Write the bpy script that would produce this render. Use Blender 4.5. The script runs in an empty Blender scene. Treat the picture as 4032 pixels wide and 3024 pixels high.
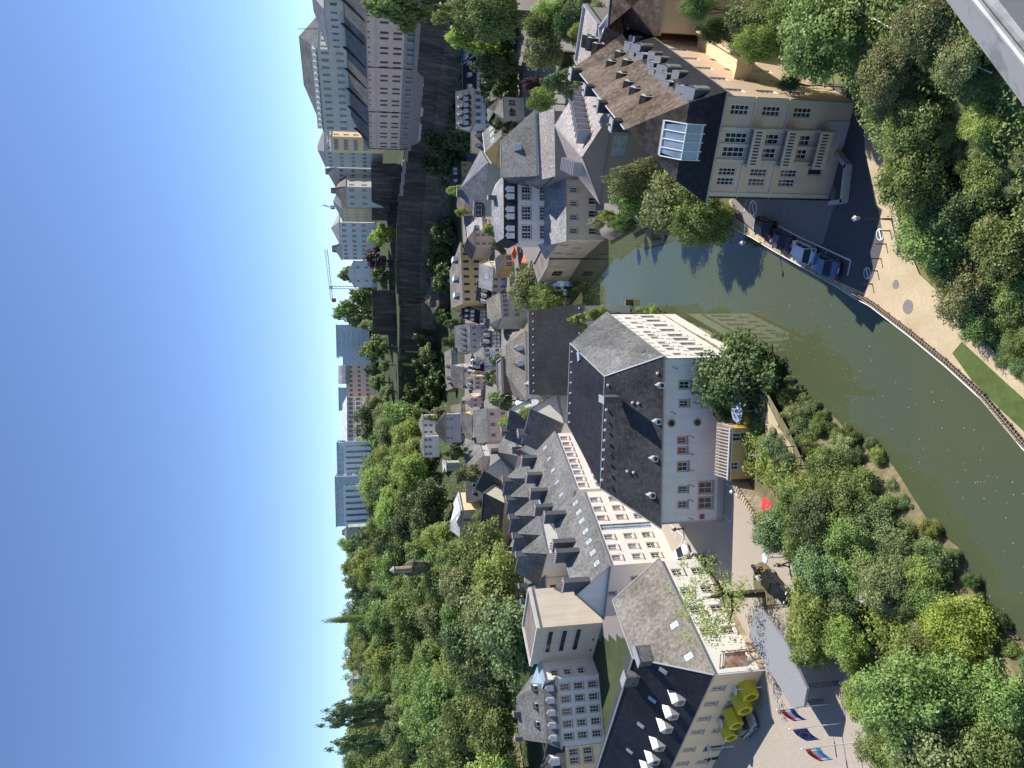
import bpy, math, random
import numpy as np
from mathutils import Vector, Matrix
R = math.radians
random.seed(7); rng = np.random.default_rng(7)
SC = bpy.context.scene
# ------------------------------------------------------------------ camera
FPX = 2912.0; H = 46.0
_d = np.array([380., -16000., -FPX]); _d /= np.linalg.norm(_d)
_up = -_d; _f = np.array([0, 0, -1.]); _Y = _f - _up * _f.dot(_up); _Y /= np.linalg.norm(_Y)
_X = np.cross(_Y, _up); CM = np.array([_X, _Y, _up])          # upright camera -> world
cam = bpy.data.cameras.new('camera'); camo = bpy.data.objects.new('camera', cam); SC.collection.objects.link(camo)
B = CM @ np.array([[0, 1, 0], [-1, 0, 0], [0, 0, 1.]])         # the phone was held on its side
camo.matrix_world = Matrix([[*B[0], 0], [*B[1], 0], [*B[2], H], [0, 0, 0, 1]])
cam.sensor_width = 36; cam.lens = 36 * FPX / 4032; cam.clip_start = 0.1; cam.clip_end = 20000
SC.camera = camo
SC.render.resolution_x = 1024; SC.render.resolution_y = 768
# ------------------------------------------------------------------ sky, sun, exposure
SUN_AZ, SUN_EL = R(76), R(49)
w = bpy.data.worlds.new('World'); SC.world = w; w.use_nodes = True
nt = w.node_tree; nt.nodes.clear()
sky = nt.nodes.new('ShaderNodeTexSky'); sky.sky_type = 'NISHITA'; sky.sun_disc = False
sky.sun_elevation = SUN_EL; sky.sun_rotation = SUN_AZ; sky.altitude = 300; sky.air_density = 0.7; sky.dust_density = 0.05; sky.ozone_density = 6.0
bg = nt.nodes.new('ShaderNodeBackground'); bg.inputs[1].default_value = 0.138
ow = nt.nodes.new('ShaderNodeOutputWorld'); hsv = nt.nodes.new('ShaderNodeHueSaturation'); hsv.inputs['Saturation'].default_value = 0.98; hsv.inputs['Hue'].default_value = 0.502; nt.links.new(sky.outputs[0], hsv.inputs['Color']); nt.links.new(hsv.outputs[0], bg.inputs[0]); nt.links.new(bg.outputs[0], ow.inputs[0])
sl = bpy.data.lights.new('sun', 'SUN'); sl.energy = 4.8; sl.angle = R(0.5); sl.color = (1, 0.94, 0.84)
so = bpy.data.objects.new('sun', sl); SC.collection.objects.link(so)
sv = Vector((math.sin(SUN_AZ) * math.cos(SUN_EL), math.cos(SUN_AZ) * math.cos(SUN_EL), math.sin(SUN_EL)))
so.rotation_euler = sv.to_track_quat('Z', 'Y').to_euler(); so.location = (60, 20, 120)
SC.view_settings.view_transform = 'Standard'; SC.view_settings.look = 'None'; SC.view_settings.gamma = 1; SC.view_settings.exposure = 0.5
# ------------------------------------------------------------------ surveying: photo pixel + known height -> real point
CR = {}
for _i, (_l, _x0) in enumerate(zip('ABCD', (1150, 1750, 2400, 3150))):
    for _j in range(5): CR[_l + str(_j + 1)] = (_x0, 600 * _j, 2.508 if _l == 'D' else 2.765 if _j < 4 else 2.659)
def N(c, x=None, y=None):
    if x is None: c, x, y = c
    if c == 'N': return x, y
    a, b, s = CR[c]; return a + x / s, b + y / s
def ray(x, y): return CM @ np.array([1512. - y, -(x - 2016.), -FPX])
def G(c, x, y, z=0.):
    r = ray(*N(c, x, y)); t = (z - H) / r[2]; return Vector((r[0] * t, r[1] * t, z))
def GY(c, x, y, Y):
    r = ray(*N(c, x, y)); return Vector((r[0] * Y / r[1], Y, H + r[2] * Y / r[1]))
def proj(P):
    c = CM.T @ (np.array(P, float) - [0, 0, H]); return 2016 + c[1] / c[2] * FPX, 1512 + c[0] / c[2] * FPX
def HZ(P, x):                                                  # height over P at which a vertical meets photo row x
    lo, hi = -30, 140
    for _ in range(40):
        m = (lo + hi) / 2
        if proj((P[0], P[1], m))[0] > x: lo = m
        else: hi = m
    return lo
# ------------------------------------------------------------------ materials
MATS = {}
def newmat(name):
    m = bpy.data.materials.new(name); m.use_nodes = True; MATS[name] = m
    return m, m.node_tree, m.node_tree.nodes['Principled BSDF']
def nd(t, kind, **kw):
    n = t.nodes.new(kind)
    for k, v in kw.items():
        if k in n.inputs.keys(): n.inputs[k].default_value = v
        else: setattr(n, k, v)
    return n
def rgb(c): return (*c, 1)
def mixc(t, fac, a, b, mode='MIX'):
    m = t.nodes.new('ShaderNodeMix'); m.data_type = 'RGBA'; m.blend_type = mode
    for s, v in ((0, fac), (6, a), (7, b)):
        if isinstance(v, bpy.types.NodeSocket): t.links.new(v, m.inputs[s])
        else: m.inputs[s].default_value = v if s == 0 else rgb(v)
    return m.outputs[2]
def ramp(t, src, p0, p1):
    r = t.nodes.new('ShaderNodeMapRange'); t.links.new(src, r.inputs[0]); r.inputs[1].default_value = p0; r.inputs[2].default_value = p1
    return r.outputs[0]
def noise(t, scale, detail=4, vec=None, dist=0):
    n = nd(t, 'ShaderNodeTexNoise', Scale=scale, Detail=detail, Distortion=dist)
    if vec: t.links.new(vec, n.inputs['Vector'])
    return n.outputs['Fac']
def pos(t, sc=(1, 1, 1)):
    g = t.nodes.new('ShaderNodeNewGeometry'); mp = t.nodes.new('ShaderNodeMapping'); mp.inputs['Scale'].default_value = sc
    t.links.new(g.outputs['Position'], mp.inputs[0]); return mp.outputs[0]
def uvm(t, sc=(1, 1, 1)):
    g = t.nodes.new('ShaderNodeUVMap'); mp = t.nodes.new('ShaderNodeMapping'); mp.inputs['Scale'].default_value = sc
    t.links.new(g.outputs[0], mp.inputs[0]); return mp.outputs[0]
def bump(t, bs, h, st, d=0.05):
    b = nd(t, 'ShaderNodeBump', Strength=st, Distance=d); t.links.new(h, b.inputs['Height']); t.links.new(b.outputs[0], bs.inputs['Normal'])
def plaster(name, c, rough=0.85, dirt=0.25):
    m, t, b = newmat(name)
    f = ramp(t, noise(t, 0.35, 6, pos(t)), 0.35, 0.75)
    s = ramp(t, noise(t, 1.0, 5, pos(t, (1.6, 1.6, 0.10))), 0.47, 0.72)
    a = mixc(t, f, c, tuple(x * (1 - dirt * 0.5) for x in c))
    m1 = nd(t, 'ShaderNodeMath', operation='MULTIPLY'); t.links.new(s, m1.inputs[0]); m1.inputs[1].default_value = dirt
    col = mixc(t, m1.outputs[0], a, tuple(x * 0.55 for x in c))
    t.links.new(col, b.inputs['Base Color']); b.inputs['Roughness'].default_value = rough
    bump(t, b, noise(t, 9, 3, pos(t)), 0.25, 0.02); return m
def plain(name, c, rough=0.6, metal=0.0, var=0.12):
    m, t, b = newmat(name)
    f = noise(t, 2.3, 4, pos(t)); t.links.new(mixc(t, f, tuple(x * (1 - var) for x in c), tuple(min(1, x * (1 + var)) for x in c)), b.inputs['Base Color'])
    b.inputs['Roughness'].default_value = rough; b.inputs['Metallic'].default_value = metal; return m
def slate(name, c, c2, rough=0.6, bw=0.32, rh=0.22, patch=None, mort=0.35, streak=0.0):
    m, t, b = newmat(name)
    br = nd(t, 'ShaderNodeTexBrick', Scale=1.0); br.inputs['Color1'].default_value = rgb(c); br.inputs['Color2'].default_value = rgb(c2)
    br.inputs['Mortar'].default_value = rgb(tuple(x * mort for x in c)); br.inputs['Mortar Size'].default_value = 0.018; br.inputs['Brick Width'].default_value = bw; br.inputs['Row Height'].default_value = rh
    br.inputs['Bias'].default_value = -0.1
    t.links.new(uvm(t), br.inputs['Vector'])
    f = ramp(t, noise(t, 0.25, 6, pos(t)), 0.3, 0.75)
    col = mixc(t, f, br.outputs['Color'], tuple(min(1, x * 1.35) for x in c2)); 
    fs = ramp(t, noise(t, 1.0, 5, uvm(t, (0.9, 0.10, 1)), 0.4), 0.45, 0.8)
    m2 = nd(t, 'ShaderNodeMath', operation='MULTIPLY'); t.links.new(fs, m2.inputs[0]); m2.inputs[1].default_value = 0.3 + streak
    col = mixc(t, m2.outputs[0], col, patch or tuple(x * 0.6 for x in c))
    fw_ = nd(t, 'ShaderNodeMapRange'); t.links.new(noise(t, 2.2, 4, pos(t)), fw_.inputs[0]); fw_.inputs[1].default_value = .3; fw_.inputs[2].default_value = .7; fw_.inputs[3].default_value = .62; fw_.inputs[4].default_value = 1.35
    cmb = t.nodes.new('ShaderNodeCombineColor'); [t.links.new(fw_.outputs[0], cmb.inputs[k]) for k in range(3)]; col = mixc(t, 1.0, col, cmb.outputs[0], 'MULTIPLY')
    t.links.new(col, b.inputs['Base Color']); b.inputs['Roughness'].default_value = rough + .15; b.inputs['Specular IOR Level'].default_value = 0.22
    bump(t, b, br.outputs['Fac'], -0.5, 0.03); return m
def speck(name, c, c2, scale, rough=0.9, c3=None, bs=0.4, big=0.08):
    m, t, b = newmat(name)
    v = nd(t, 'ShaderNodeTexVoronoi', Scale=scale); t.links.new(pos(t), v.inputs['Vector'])
    col = mixc(t, ramp(t, v.outputs['Color'], 0.1, 0.9), c, c2)
    f = ramp(t, noise(t, big, 7, pos(t)), 0.35, 0.7); col = mixc(t, f, col, c3 or tuple(x * 0.75 for x in c))
    t.links.new(col, b.inputs['Base Color']); b.inputs['Roughness'].default_value = rough
    bump(t, b, v.outputs['Distance'], bs, 0.03); return m
def stone(name, c, c2, bw=0.9, rh=0.45):
    m, t, b = newmat(name)
    br = nd(t, 'ShaderNodeTexBrick', Scale=1.0); br.inputs['Color1'].default_value = rgb(c); br.inputs['Color2'].default_value = rgb(c2)
    br.inputs['Mortar'].default_value = rgb(tuple(x * .5 for x in c)); br.inputs['Brick Width'].default_value = bw; br.inputs['Row Height'].default_value = rh; br.inputs['Mortar Size'].default_value = 0.02
    t.links.new(uvm(t), br.inputs['Vector'])
    f = ramp(t, noise(t, 0.06, 8, pos(t, (1, 1, 0.5)), 1.0), 0.38, 0.68); col = mixc(t, f, br.outputs['Color'], tuple(x * .45 for x in c))
    f2 = ramp(t, noise(t, 0.5, 6, pos(t, (1, 1, 0.15))), 0.5, 0.75); col = mixc(t, f2, col, tuple(min(1, x * 1.5) for x in c2))
    t.links.new(col, b.inputs['Base Color']); b.inputs['Roughness'].default_value = 0.95
    bump(t, b, noise(t, 0.8, 8, pos(t)), 0.8, 0.4); return m
def leafmat(name, c, c2, tr=0.35):
    m, t, b = newmat(name)
    g = t.nodes.new('ShaderNodeNewGeometry'); o = t.nodes.new('ShaderNodeObjectInfo')
    cc = mixc(t, g.outputs['Random Per Island'], c, c2)
    cc = mixc(t, ramp(t, noise(t, 0.6, 3, pos(t)), 0.4, 0.7), cc, tuple(x * 0.72 for x in c))
    hs = nd(t, 'ShaderNodeHueSaturation', Saturation=0.88); t.links.new(cc, hs.inputs['Color'])
    r1 = nd(t, 'ShaderNodeMapRange'); t.links.new(o.outputs['Random'], r1.inputs[0]); r1.inputs[3].default_value = 0.462; r1.inputs[4].default_value = 0.502; t.links.new(r1.outputs[0], hs.inputs['Hue'])
    r2 = nd(t, 'ShaderNodeMapRange'); t.links.new(o.outputs['Random'], r2.inputs[0]); r2.inputs[3].default_value = 1.1; r2.inputs[4].default_value = 1.65; t.links.new(r2.outputs[0], hs.inputs['Value'])
    t.links.new(hs.outputs[0], b.inputs['Base Color']); b.inputs['Roughness'].default_value = 0.5; b.inputs['Specular IOR Level'].default_value = 0.35
    tl = t.nodes.new('ShaderNodeBsdfTranslucent'); t.links.new(hs.outputs[0], tl.inputs[0])
    mx = t.nodes.new('ShaderNodeMixShader'); mx.inputs[0].default_value = tr
    t.links.new(b.outputs[0], mx.inputs[1]); t.links.new(tl.outputs[0], mx.inputs[2]); t.links.new(mx.outputs[0], t.nodes['Material Output'].inputs[0]); return m
def M(n): return MATS[n]
plaster('white_plaster', (0.76, 0.76, 0.75)); plaster('cold_white_plaster', (0.82, 0.79, 0.74)); plaster('pink_plaster', (0.84, 0.77, 0.68), dirt=0.12)
plaster('cream_plaster', (0.94, 0.70, 0.41), dirt=0.15); plaster('tan_plaster', (0.74, 0.56, 0.39)); plaster('peach_plaster', (0.80, 0.58, 0.36)); plaster('orange_plaster', (0.72, 0.43, 0.16))
plaster('yellow_plaster', (0.78, 0.55, 0.22)); plaster('beige_plaster', (0.66, 0.59, 0.46)); plaster('rose_plaster', (0.82, 0.60, 0.49)); plaster('grey_plaster', (0.52, 0.50, 0.48)); plaster('stained_plaster', (0.62, 0.55, 0.42), dirt=0.6)
plaster('dark_render', (0.34, 0.31, 0.28)); plaster('green_plaster', (0.42, 0.48, 0.40)); plaster('warm_white_plaster', (0.80, 0.77, 0.70), dirt=0.12); plaster('pale_stone', (0.62, 0.60, 0.54), dirt=0.3); plaster('grey_brown_metal', (0.30, 0.265, 0.255), 0.55, 0.1)
slate('slate_grey', (0.10, 0.10, 0.10), (0.15, 0.15, 0.148), 0.5, streak=0.1); slate('slate_dark', (0.026, 0.026, 0.028), (0.052, 0.052, 0.054), 0.42, 0.6, 0.42)
slate('slate_black', (0.014, 0.015, 0.018), (0.022, 0.022, 0.026), 0.45, 0.3, 0.2); slate('slate_blue', (0.11, 0.12, 0.14), (0.15, 0.16, 0.18), 0.45)
slate('slate_brown', (0.036, 0.028, 0.022), (0.15, 0.115, 0.09), 0.75, 0.6, 0.45, patch=(0.10, 0.045, 0.015), streak=0.4); slate('slate_light', (0.24, 0.24, 0.245), (0.29, 0.29, 0.295), 0.5, streak=0.1)
slate('slate_mossy', (0.13, 0.12, 0.105), (0.19, 0.175, 0.155), 0.7, 0.34, 0.22, patch=(0.22, 0.19, 0.13), streak=0.2)
slate('zinc', (0.42, 0.43, 0.46), (0.45, 0.46, 0.49), 0.4, 40, 0.6, mort=0.6); slate('metal_seam', (0.27, 0.24, 0.235), (0.30, 0.27, 0.26), 0.45, 60, 1.2, mort=0.8)
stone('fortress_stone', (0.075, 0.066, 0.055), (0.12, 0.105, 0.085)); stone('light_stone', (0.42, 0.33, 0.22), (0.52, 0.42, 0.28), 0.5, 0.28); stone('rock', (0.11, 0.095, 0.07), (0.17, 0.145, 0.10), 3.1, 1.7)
speck('cobble', (0.32, 0.275, 0.23), (0.42, 0.37, 0.32), 7, c3=(0.35, 0.295, 0.24)); speck('asphalt', (0.075, 0.072, 0.078), (0.10, 0.095, 0.10), 14, c3=(0.085, 0.08, 0.085))
speck('worn_asphalt', (0.17, 0.155, 0.15), (0.23, 0.21, 0.20), 6, c3=(0.20, 0.18, 0.17)); speck('gravel', (0.46, 0.365, 0.235), (0.55, 0.45, 0.31), 9, c3=(0.38, 0.30, 0.18), big=0.3)
speck('grass', (0.09, 0.15, 0.035), (0.14, 0.20, 0.05), 3, c3=(0.10, 0.13, 0.04), big=0.2, bs=0.8); speck('lawn', (0.065, 0.105, 0.02), (0.12, 0.155, 0.04), 2.2, bs=0.8); speck('dry_slope', (0.13, 0.15, 0.05), (0.24, 0.22, 0.10), 2, c3=(0.10, 0.13, 0.04), big=0.15, bs=0.9)
speck('bank_earth', (0.16, 0.13, 0.07), (0.26, 0.21, 0.12), 3, c3=(0.10, 0.10, 0.045), big=0.5, bs=0.8); speck('gravel_roof', (0.17, 0.14, 0.12), (0.27, 0.22, 0.19), 4, big=0.3); speck('hill', (0.035, 0.055, 0.018), (0.055, 0.075, 0.025), 1, bs=0.8)
plain('white_paint', (0.75, 0.75, 0.74)); plain('offwhite', (0.62, 0.60, 0.55)); plain('taupe_frame', (0.42, 0.37, 0.31)); plain('pink_surround', (0.62, 0.50, 0.45)); plain('redbrown', (0.16, 0.05, 0.035)); plain('brown_frame', (0.42, 0.26, 0.17))
plain('dark_metal', (0.03, 0.03, 0.034), 0.45, 0.3); plain('grey_metal', (0.45, 0.46, 0.48), 0.4, 0.6); plain('pale_metal', (0.66, 0.67, 0.70), 0.35, 0.1); plain('zinc_trim', (0.38, 0.39, 0.41), 0.5, 0.3); plain('copper', (0.28, 0.47, 0.40))
plain('chimney_slate', (0.10, 0.10, 0.105), 0.6); plain('terracotta', (0.40, 0.15, 0.08)); plain('timber', (0.16, 0.11, 0.07)); plain('grey_timber', (0.12, 0.115, 0.10)); plain('black_timber', (0.03, 0.025, 0.02)); plain('bark', (0.09, 0.07, 0.055), 0.9, var=0.4)
plain('rubber', (0.02, 0.02, 0.02), 0.7); plain('car_black', (0.012, 0.012, 0.014), 0.2); plain('car_silver', (0.66, 0.68, 0.72), 0.25, 0.0); plain('car_blue', (0.09, 0.14, 0.25), 0.25, 0.2); plain('car_maroon', (0.07, 0.05, 0.075), 0.3, 0.2); plain('car_white', (0.7, 0.7, 0.7), 0.25); plain('car_beige', (0.40, 0.36, 0.29), 0.3, 0.3)
plain('yellow_sheet', (0.62, 0.55, 0.03), 0.4); plain('red_cloth', (0.62, 0.03, 0.03), 0.8); plain('orange_cloth', (0.75, 0.16, 0.05), 0.8); plain('blue_cloth', (0.03, 0.05, 0.22), 0.8); plain('sky_cloth', (0.15, 0.42, 0.72), 0.8); plain('white_cloth', (0.78, 0.78, 0.78), 0.8); plain('pale_cloth', (0.36, 0.40, 0.48), 0.8)
plain('stage_grey', (0.25, 0.25, 0.26), 0.7); plain('skin', (0.55, 0.34, 0.25), 0.6); plain('dark_cloth', (0.025, 0.025, 0.03), 0.8); plain('maroon_cloth', (0.10, 0.02, 0.03), 0.8); plain('hair', (0.03, 0.02, 0.015), 0.7); plain('blue_sign', (0.03, 0.06, 0.45), 0.4); plain('red_sign', (0.6, 0.02, 0.02), 0.4); plain('teal_paint', (0.08, 0.42, 0.36), 0.5); plain('green_paint', (0.0, 0.25, 0.13), 0.5)
def glass(name, c, rough=0.06):
    m, t, b = newmat(name); f = noise(t, 0.7, 2, pos(t)); t.links.new(mixc(t, f, tuple(x * .5 for x in c), tuple(x * 1.6 for x in c)), b.inputs['Base Color']); b.inputs['Roughness'].default_value = rough; b.inputs['Specular IOR Level'].default_value = 0.6
glass('glass', (0.025, 0.028, 0.032)); glass('blue_glass', (0.32, 0.40, 0.48), 0.12); glass('skylight_glass', (0.30, 0.38, 0.45), 0.1); glass('brown_glass', (0.10, 0.035, 0.02)); glass('curtain_glass', (0.28, 0.27, 0.25), 0.2); glass('red_curtain', (0.30, 0.02, 0.02), 0.3)
leafmat('leaf_green', (0.125, 0.205, 0.038), (0.22, 0.33, 0.075)); leafmat('leaf_dark', (0.062, 0.115, 0.03), (0.11, 0.175, 0.045), 0.25); leafmat('leaf_lime', (0.21, 0.315, 0.05), (0.33, 0.44, 0.09), 0.45)
leafmat('leaf_purple', (0.054, 0.028, 0.028), (0.092, 0.046, 0.042), 0.2); leafmat('leaf_yellow', (0.22, 0.33, 0.03), (0.36, 0.46, 0.06), 0.45); leafmat('leaf_blue', (0.11, 0.19, 0.055), (0.17, 0.26, 0.09), 0.25); leafmat('leaf_olive', (0.17, 0.225, 0.07), (0.28, 0.33, 0.12)); leafmat('leaf_pale', (0.308, 0.339, 0.168), (0.493, 0.493, 0.280), .4)
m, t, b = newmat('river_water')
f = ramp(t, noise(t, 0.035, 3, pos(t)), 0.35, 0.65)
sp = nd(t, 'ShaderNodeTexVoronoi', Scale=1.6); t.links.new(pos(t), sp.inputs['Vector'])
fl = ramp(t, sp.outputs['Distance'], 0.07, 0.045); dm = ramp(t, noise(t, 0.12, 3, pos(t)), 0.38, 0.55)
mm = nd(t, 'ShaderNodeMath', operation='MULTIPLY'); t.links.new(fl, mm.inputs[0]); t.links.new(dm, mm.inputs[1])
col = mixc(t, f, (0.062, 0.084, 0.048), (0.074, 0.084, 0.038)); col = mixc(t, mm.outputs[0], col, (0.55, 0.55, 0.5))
t.links.new(col, b.inputs['Base Color']); b.inputs['Roughness'].default_value = 0.02; b.inputs['IOR'].default_value = 1.5; b.inputs['Specular IOR Level'].default_value = 0.5
bump(t, b, noise(t, 0.8, 3, pos(t)), 0.03, 0.02)
# ------------------------------------------------------------------ mesh building
class MB:
    def __init__(s): s.v = []; s.f = []; s.m = []; s.mats = []
    def mi(s, m):
        if m not in s.mats: s.mats.append(m)
        return s.mats.index(m)
    def face(s, pts, m):
        i = len(s.v); s.v += [tuple(p) for p in pts]; s.f.append(tuple(range(i, i + len(pts)))); s.m.append(s.mi(m)); return s
    def box(s, c, size, m, rz=0, rx=0, top=None):
        hx, hy, hz = [k / 2 for k in size]; tx, ty = (top or (1, 1))
        mt = Matrix.Translation(c) @ Matrix.Rotation(rz, 4, 'Z') @ Matrix.Rotation(rx, 4, 'X')
        P = [mt @ Vector(q) for q in ((-hx, -hy, -hz), (hx, -hy, -hz), (hx, hy, -hz), (-hx, hy, -hz), (-hx * tx, -hy * ty, hz), (hx * tx, -hy * ty, hz), (hx * tx, hy * ty, hz), (-hx * tx, hy * ty, hz))]
        for q in ((3, 2, 1, 0), (4, 5, 6, 7), (0, 1, 5, 4), (1, 2, 6, 5), (2, 3, 7, 6), (3, 0, 4, 7)): s.face([P[k] for k in q], m)
        return s
    def tube(s, a, b, r0, r1, m, n=8, caps=True):
        a, b = Vector(a), Vector(b); z = (b - a).normalized(); x = z.orthogonal().normalized(); y = z.cross(x)
        A = [a + (x * math.cos(k * 2 * math.pi / n) + y * math.sin(k * 2 * math.pi / n)) * r0 for k in range(n)]
        Bq = [b + (x * math.cos(k * 2 * math.pi / n) + y * math.sin(k * 2 * math.pi / n)) * r1 for k in range(n)]
        for k in range(n): s.face([A[k], A[(k + 1) % n], Bq[(k + 1) % n], Bq[k]], m)
        if caps: s.face(A[::-1], m); s.face(Bq, m)
        return s
    def ball(s, c, r, m, n=8, sc=(1, 1, 1)):
        c = Vector(c); P = lambda i, j: c + Vector((r * sc[0] * math.sin(math.pi * i / n) * math.cos(2 * math.pi * j / n), r * sc[1] * math.sin(math.pi * i / n) * math.sin(2 * math.pi * j / n), r * sc[2] * math.cos(math.pi * i / n)))
        for i in range(n):
            for j in range(n):
                q = [P(i, j), P(i + 1, j), P(i + 1, j + 1), P(i, j + 1)]
                if i == 0: q = [q[0], q[1], q[2]]
                elif i == n - 1: q = [q[0], q[1], q[3]]
                s.face(q, m)
        return s
    def prism(s, pts, dz, m, mt=None):                        # closed ring extruded down by dz
        pts = [Vector(p) for p in pts]; s.face(pts, mt or m); lo = [p - Vector((0, 0, dz)) for p in pts]; s.face(lo[::-1], m)
        for k in range(len(pts)): j = (k + 1) % len(pts); s.face([pts[k], lo[k], lo[j], pts[j]], m)
        return s
    def build(s, name, parent=None, loc=None, smooth=False, tagv=None):
        base = Vector(parent['_o']) if (parent is not None and '_o' in parent.keys()) else Vector(loc or (0, 0, 0))
        me = bpy.data.meshes.new(name); me.from_pydata([tuple(Vector(v) - base) for v in s.v], [], s.f)
        for m in s.mats: me.materials.append(M(m))
        me.polygons.foreach_set('material_index', s.m)
        uv = me.uv_layers.new(name='UVMap').data; k = 0
        for pl in me.polygons:
            nn = pl.normal; u = Vector((0, 0, 1)).cross(nn)
            u = Vector((1, 0, 0)) if u.length < 1e-3 else u.normalized(); v = nn.cross(u)
            for vi in pl.vertices:
                pv = Vector(s.v[vi]); uv[k].uv = (pv.dot(u), pv.dot(v)); k += 1
        if smooth: me.polygons.foreach_set('use_smooth', [True] * len(me.polygons))
        o = bpy.data.objects.new(name, me); SC.collection.objects.link(o)
        if parent is not None: o.parent = parent; o['_o'] = list(base)
        elif loc is not None: o.location = loc
        return o
def thing(name, label, cat, loc, group=None, rz=0):
    o = bpy.data.objects.new(name, None); SC.collection.objects.link(o); o.location = loc; o.rotation_euler[2] = rz; o.empty_display_size = 0.5
    o['label'] = label; o['category'] = cat; o['_o'] = list(loc)
    if group: o['group'] = group
    return o
def tag(o, label, cat, group=None):
    o['label'] = label; o['category'] = cat
    if group: o['group'] = group
    return o
def struct(o, kind='structure'): o['kind'] = kind; return o
def kids(o, pool=None): return [c for c in bpy.data.objects if c.parent == o]
def copy_thing(o, loc, rz=0, label=None, group=None, sc=None):
    c = o.copy(); SC.collection.objects.link(c); c.location = loc; c.rotation_euler[2] = rz
    if label: c['label'] = label
    if group: c['group'] = group
    if sc: c.scale = sc if hasattr(sc, '__len__') else (sc,) * 3
    for k in o.children:
        d = k.copy(); SC.collection.objects.link(d); d.parent = c
        for g2 in k.children: e = g2.copy(); SC.collection.objects.link(e); e.parent = d
    return c
# ------------------------------------------------------------------ houses
WC = {}
def win_mesh(w, h, style):
    key = (round(w, 2), round(h, 2), style)
    if key in WC: return WC[key]
    fr, sur, gl, mun, sill = {'white': ('white_paint', 'taupe_frame', 'glass', 2, 1), 'whitebare': ('white_paint', None, 'glass', 1, 0), 'pink': ('white_paint', 'pink_surround', 'glass', 1, 1), 'shut': ('white_paint', 'pink_surround', 'curtain_glass', 0, 1),
        'taupe': ('offwhite', 'taupe_frame', 'glass', 1, 1), 'red': ('offwhite', 'taupe_frame', 'red_curtain', 1, 1), 'brown': ('redbrown', 'pink_surround', 'brown_glass', 2, 0), 'grey': ('grey_metal', None, 'glass', 0, 0), 'glass': ('grey_metal', None, 'blue_glass', 3, 0),
        'tan': ('white_paint', None, 'glass', 3, 0), 'arch': ('white_paint', 'pale_stone', 'glass', 0, 0), 'dark': ('grey_plaster', None, 'glass', 0, 0), 'slot': ('taupe_frame', None, 'glass', 0, 0), 'french': ('white_paint', 'pale_stone', 'curtain_glass', 2, 0), 'door': ('redbrown', 'taupe_frame', 'redbrown', 1, 0)}[style]
    b = MB(); f = min(0.09, w * 0.09)
    for x in (-w / 2 + f / 2, w / 2 - f / 2): b.box((x, 0.14, 0), (f, 0.07, h), fr)
    for z in (-h / 2 + f / 2, h / 2 - f / 2): b.box((0, 0.14, z), (w - 2 * f, 0.07, f), fr)
    b.box((0, 0.13, 0), (f * 0.9, 0.06, h - 2 * f), fr)
    for k in range(mun): b.box((0, 0.145, -h / 2 + h * (k + 1) / (mun + 1)), (w - 2 * f, 0.04, f * 0.6), fr)
    g = MB().box((0, 0.19, 0), (w, 0.02, h), gl)
    s = None
    if sur:
        s = MB(); q = 0.14
        for x in (-w / 2 - q / 2, w / 2 + q / 2): s.box((x, -0.01, 0), (q, 0.07, h + 2 * q), sur)
        for z in (-h / 2 - q / 2, h / 2 + q / 2): s.box((0, -0.01, z), (w, 0.07, q), sur)
        if sill: s.box((0, -0.08, -h / 2 - q - 0.03), (w + 2 * q + 0.1, 0.22, 0.06), sur)
    objs = []
    for mb, nm in ((b, 'window'), (g, 'pane'), (s, 'window_surround')):
        if mb: o = mb.build(nm); objs.append(o.data); bpy.data.objects.remove(o)
        else: objs.append(None)
    WC[key] = objs; return objs
def put_window(root, P, ang, w, h, style):
    a, g, s = win_mesh(w, h, style); o = bpy.data.objects.new('window', a); SC.collection.objects.link(o); o.parent = root
    o.location = Vector(P) - Vector(root['_o']); o.rotation_euler[2] = ang
    for me, nm in ((g, 'pane'), (s, 'window_surround')):
        if me: c = bpy.data.objects.new(nm, me); SC.collection.objects.link(c); c.parent = o
    return o
def wall_panel(mb, A, Bp, z0, z1, ops, mat, base=None):
    """wall from A to B (outside on the right hand when walking A->B ... facing -n) with openings (u0,u1,za,zb) and reveals"""
    A = Vector((A[0], A[1], 0)); Bp = Vector((Bp[0], Bp[1], 0)); L = (Bp - A).length; d = (Bp - A) / L; n = Vector((d.y, -d.x, 0))
    P = lambda u, z, k=0: A + d * u + Vector((0, 0, z)) - n * k
    us = sorted({0, L, *[o[0] for o in ops], *[o[1] for o in ops]}); zs = sorted({z0, z1, *[o[2] for o in ops], *[o[3] for o in ops]})
    us = [u for u in us if 0 <= u <= L]; zs = [z for z in zs if z0 <= z <= z1]
    if not ops: us, zs = [0, L], [z0, z1]
    for i in range(len(us) - 1):
        for j in range(len(zs) - 1):
            cu, cz = (us[i] + us[i + 1]) / 2, (zs[j] + zs[j + 1]) / 2
            if any(o[0] < cu < o[1] and o[2] < cz < o[3] for o in ops): continue
            mb.face([P(us[i], zs[j]), P(us[i + 1], zs[j]), P(us[i + 1], zs[j + 1]), P(us[i], zs[j + 1])], mat)
    for (a, b2, c, e) in ops:
        for q in (((a, c), (b2, c)), ((b2, c), (b2, e)), ((b2, e), (a, e)), ((a, e), (a, c))):
            mb.face([P(*q[0]), P(*q[0], 0.2), P(*q[1], 0.2), P(*q[1])], mat)
        mb.face([P(a, c, 0.2), P(b2, c, 0.2), P(b2, e, 0.2), P(a, e, 0.2)], 'dark_metal')
def out2(A, Bq): d = (Bq - A); d.z = 0; d.normalize(); return Vector((d.y, -d.x, 0))
def off_ring(pts, o):
    n = len(pts); res = []
    for k in range(n):
        n1 = out2(pts[k - 1], pts[k]); n2 = out2(pts[k], pts[(k + 1) % n]); s = (n1 + n2); s = s / max(0.3, s.dot(n1))
        res.append(pts[k] + s * o)
    return res
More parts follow.
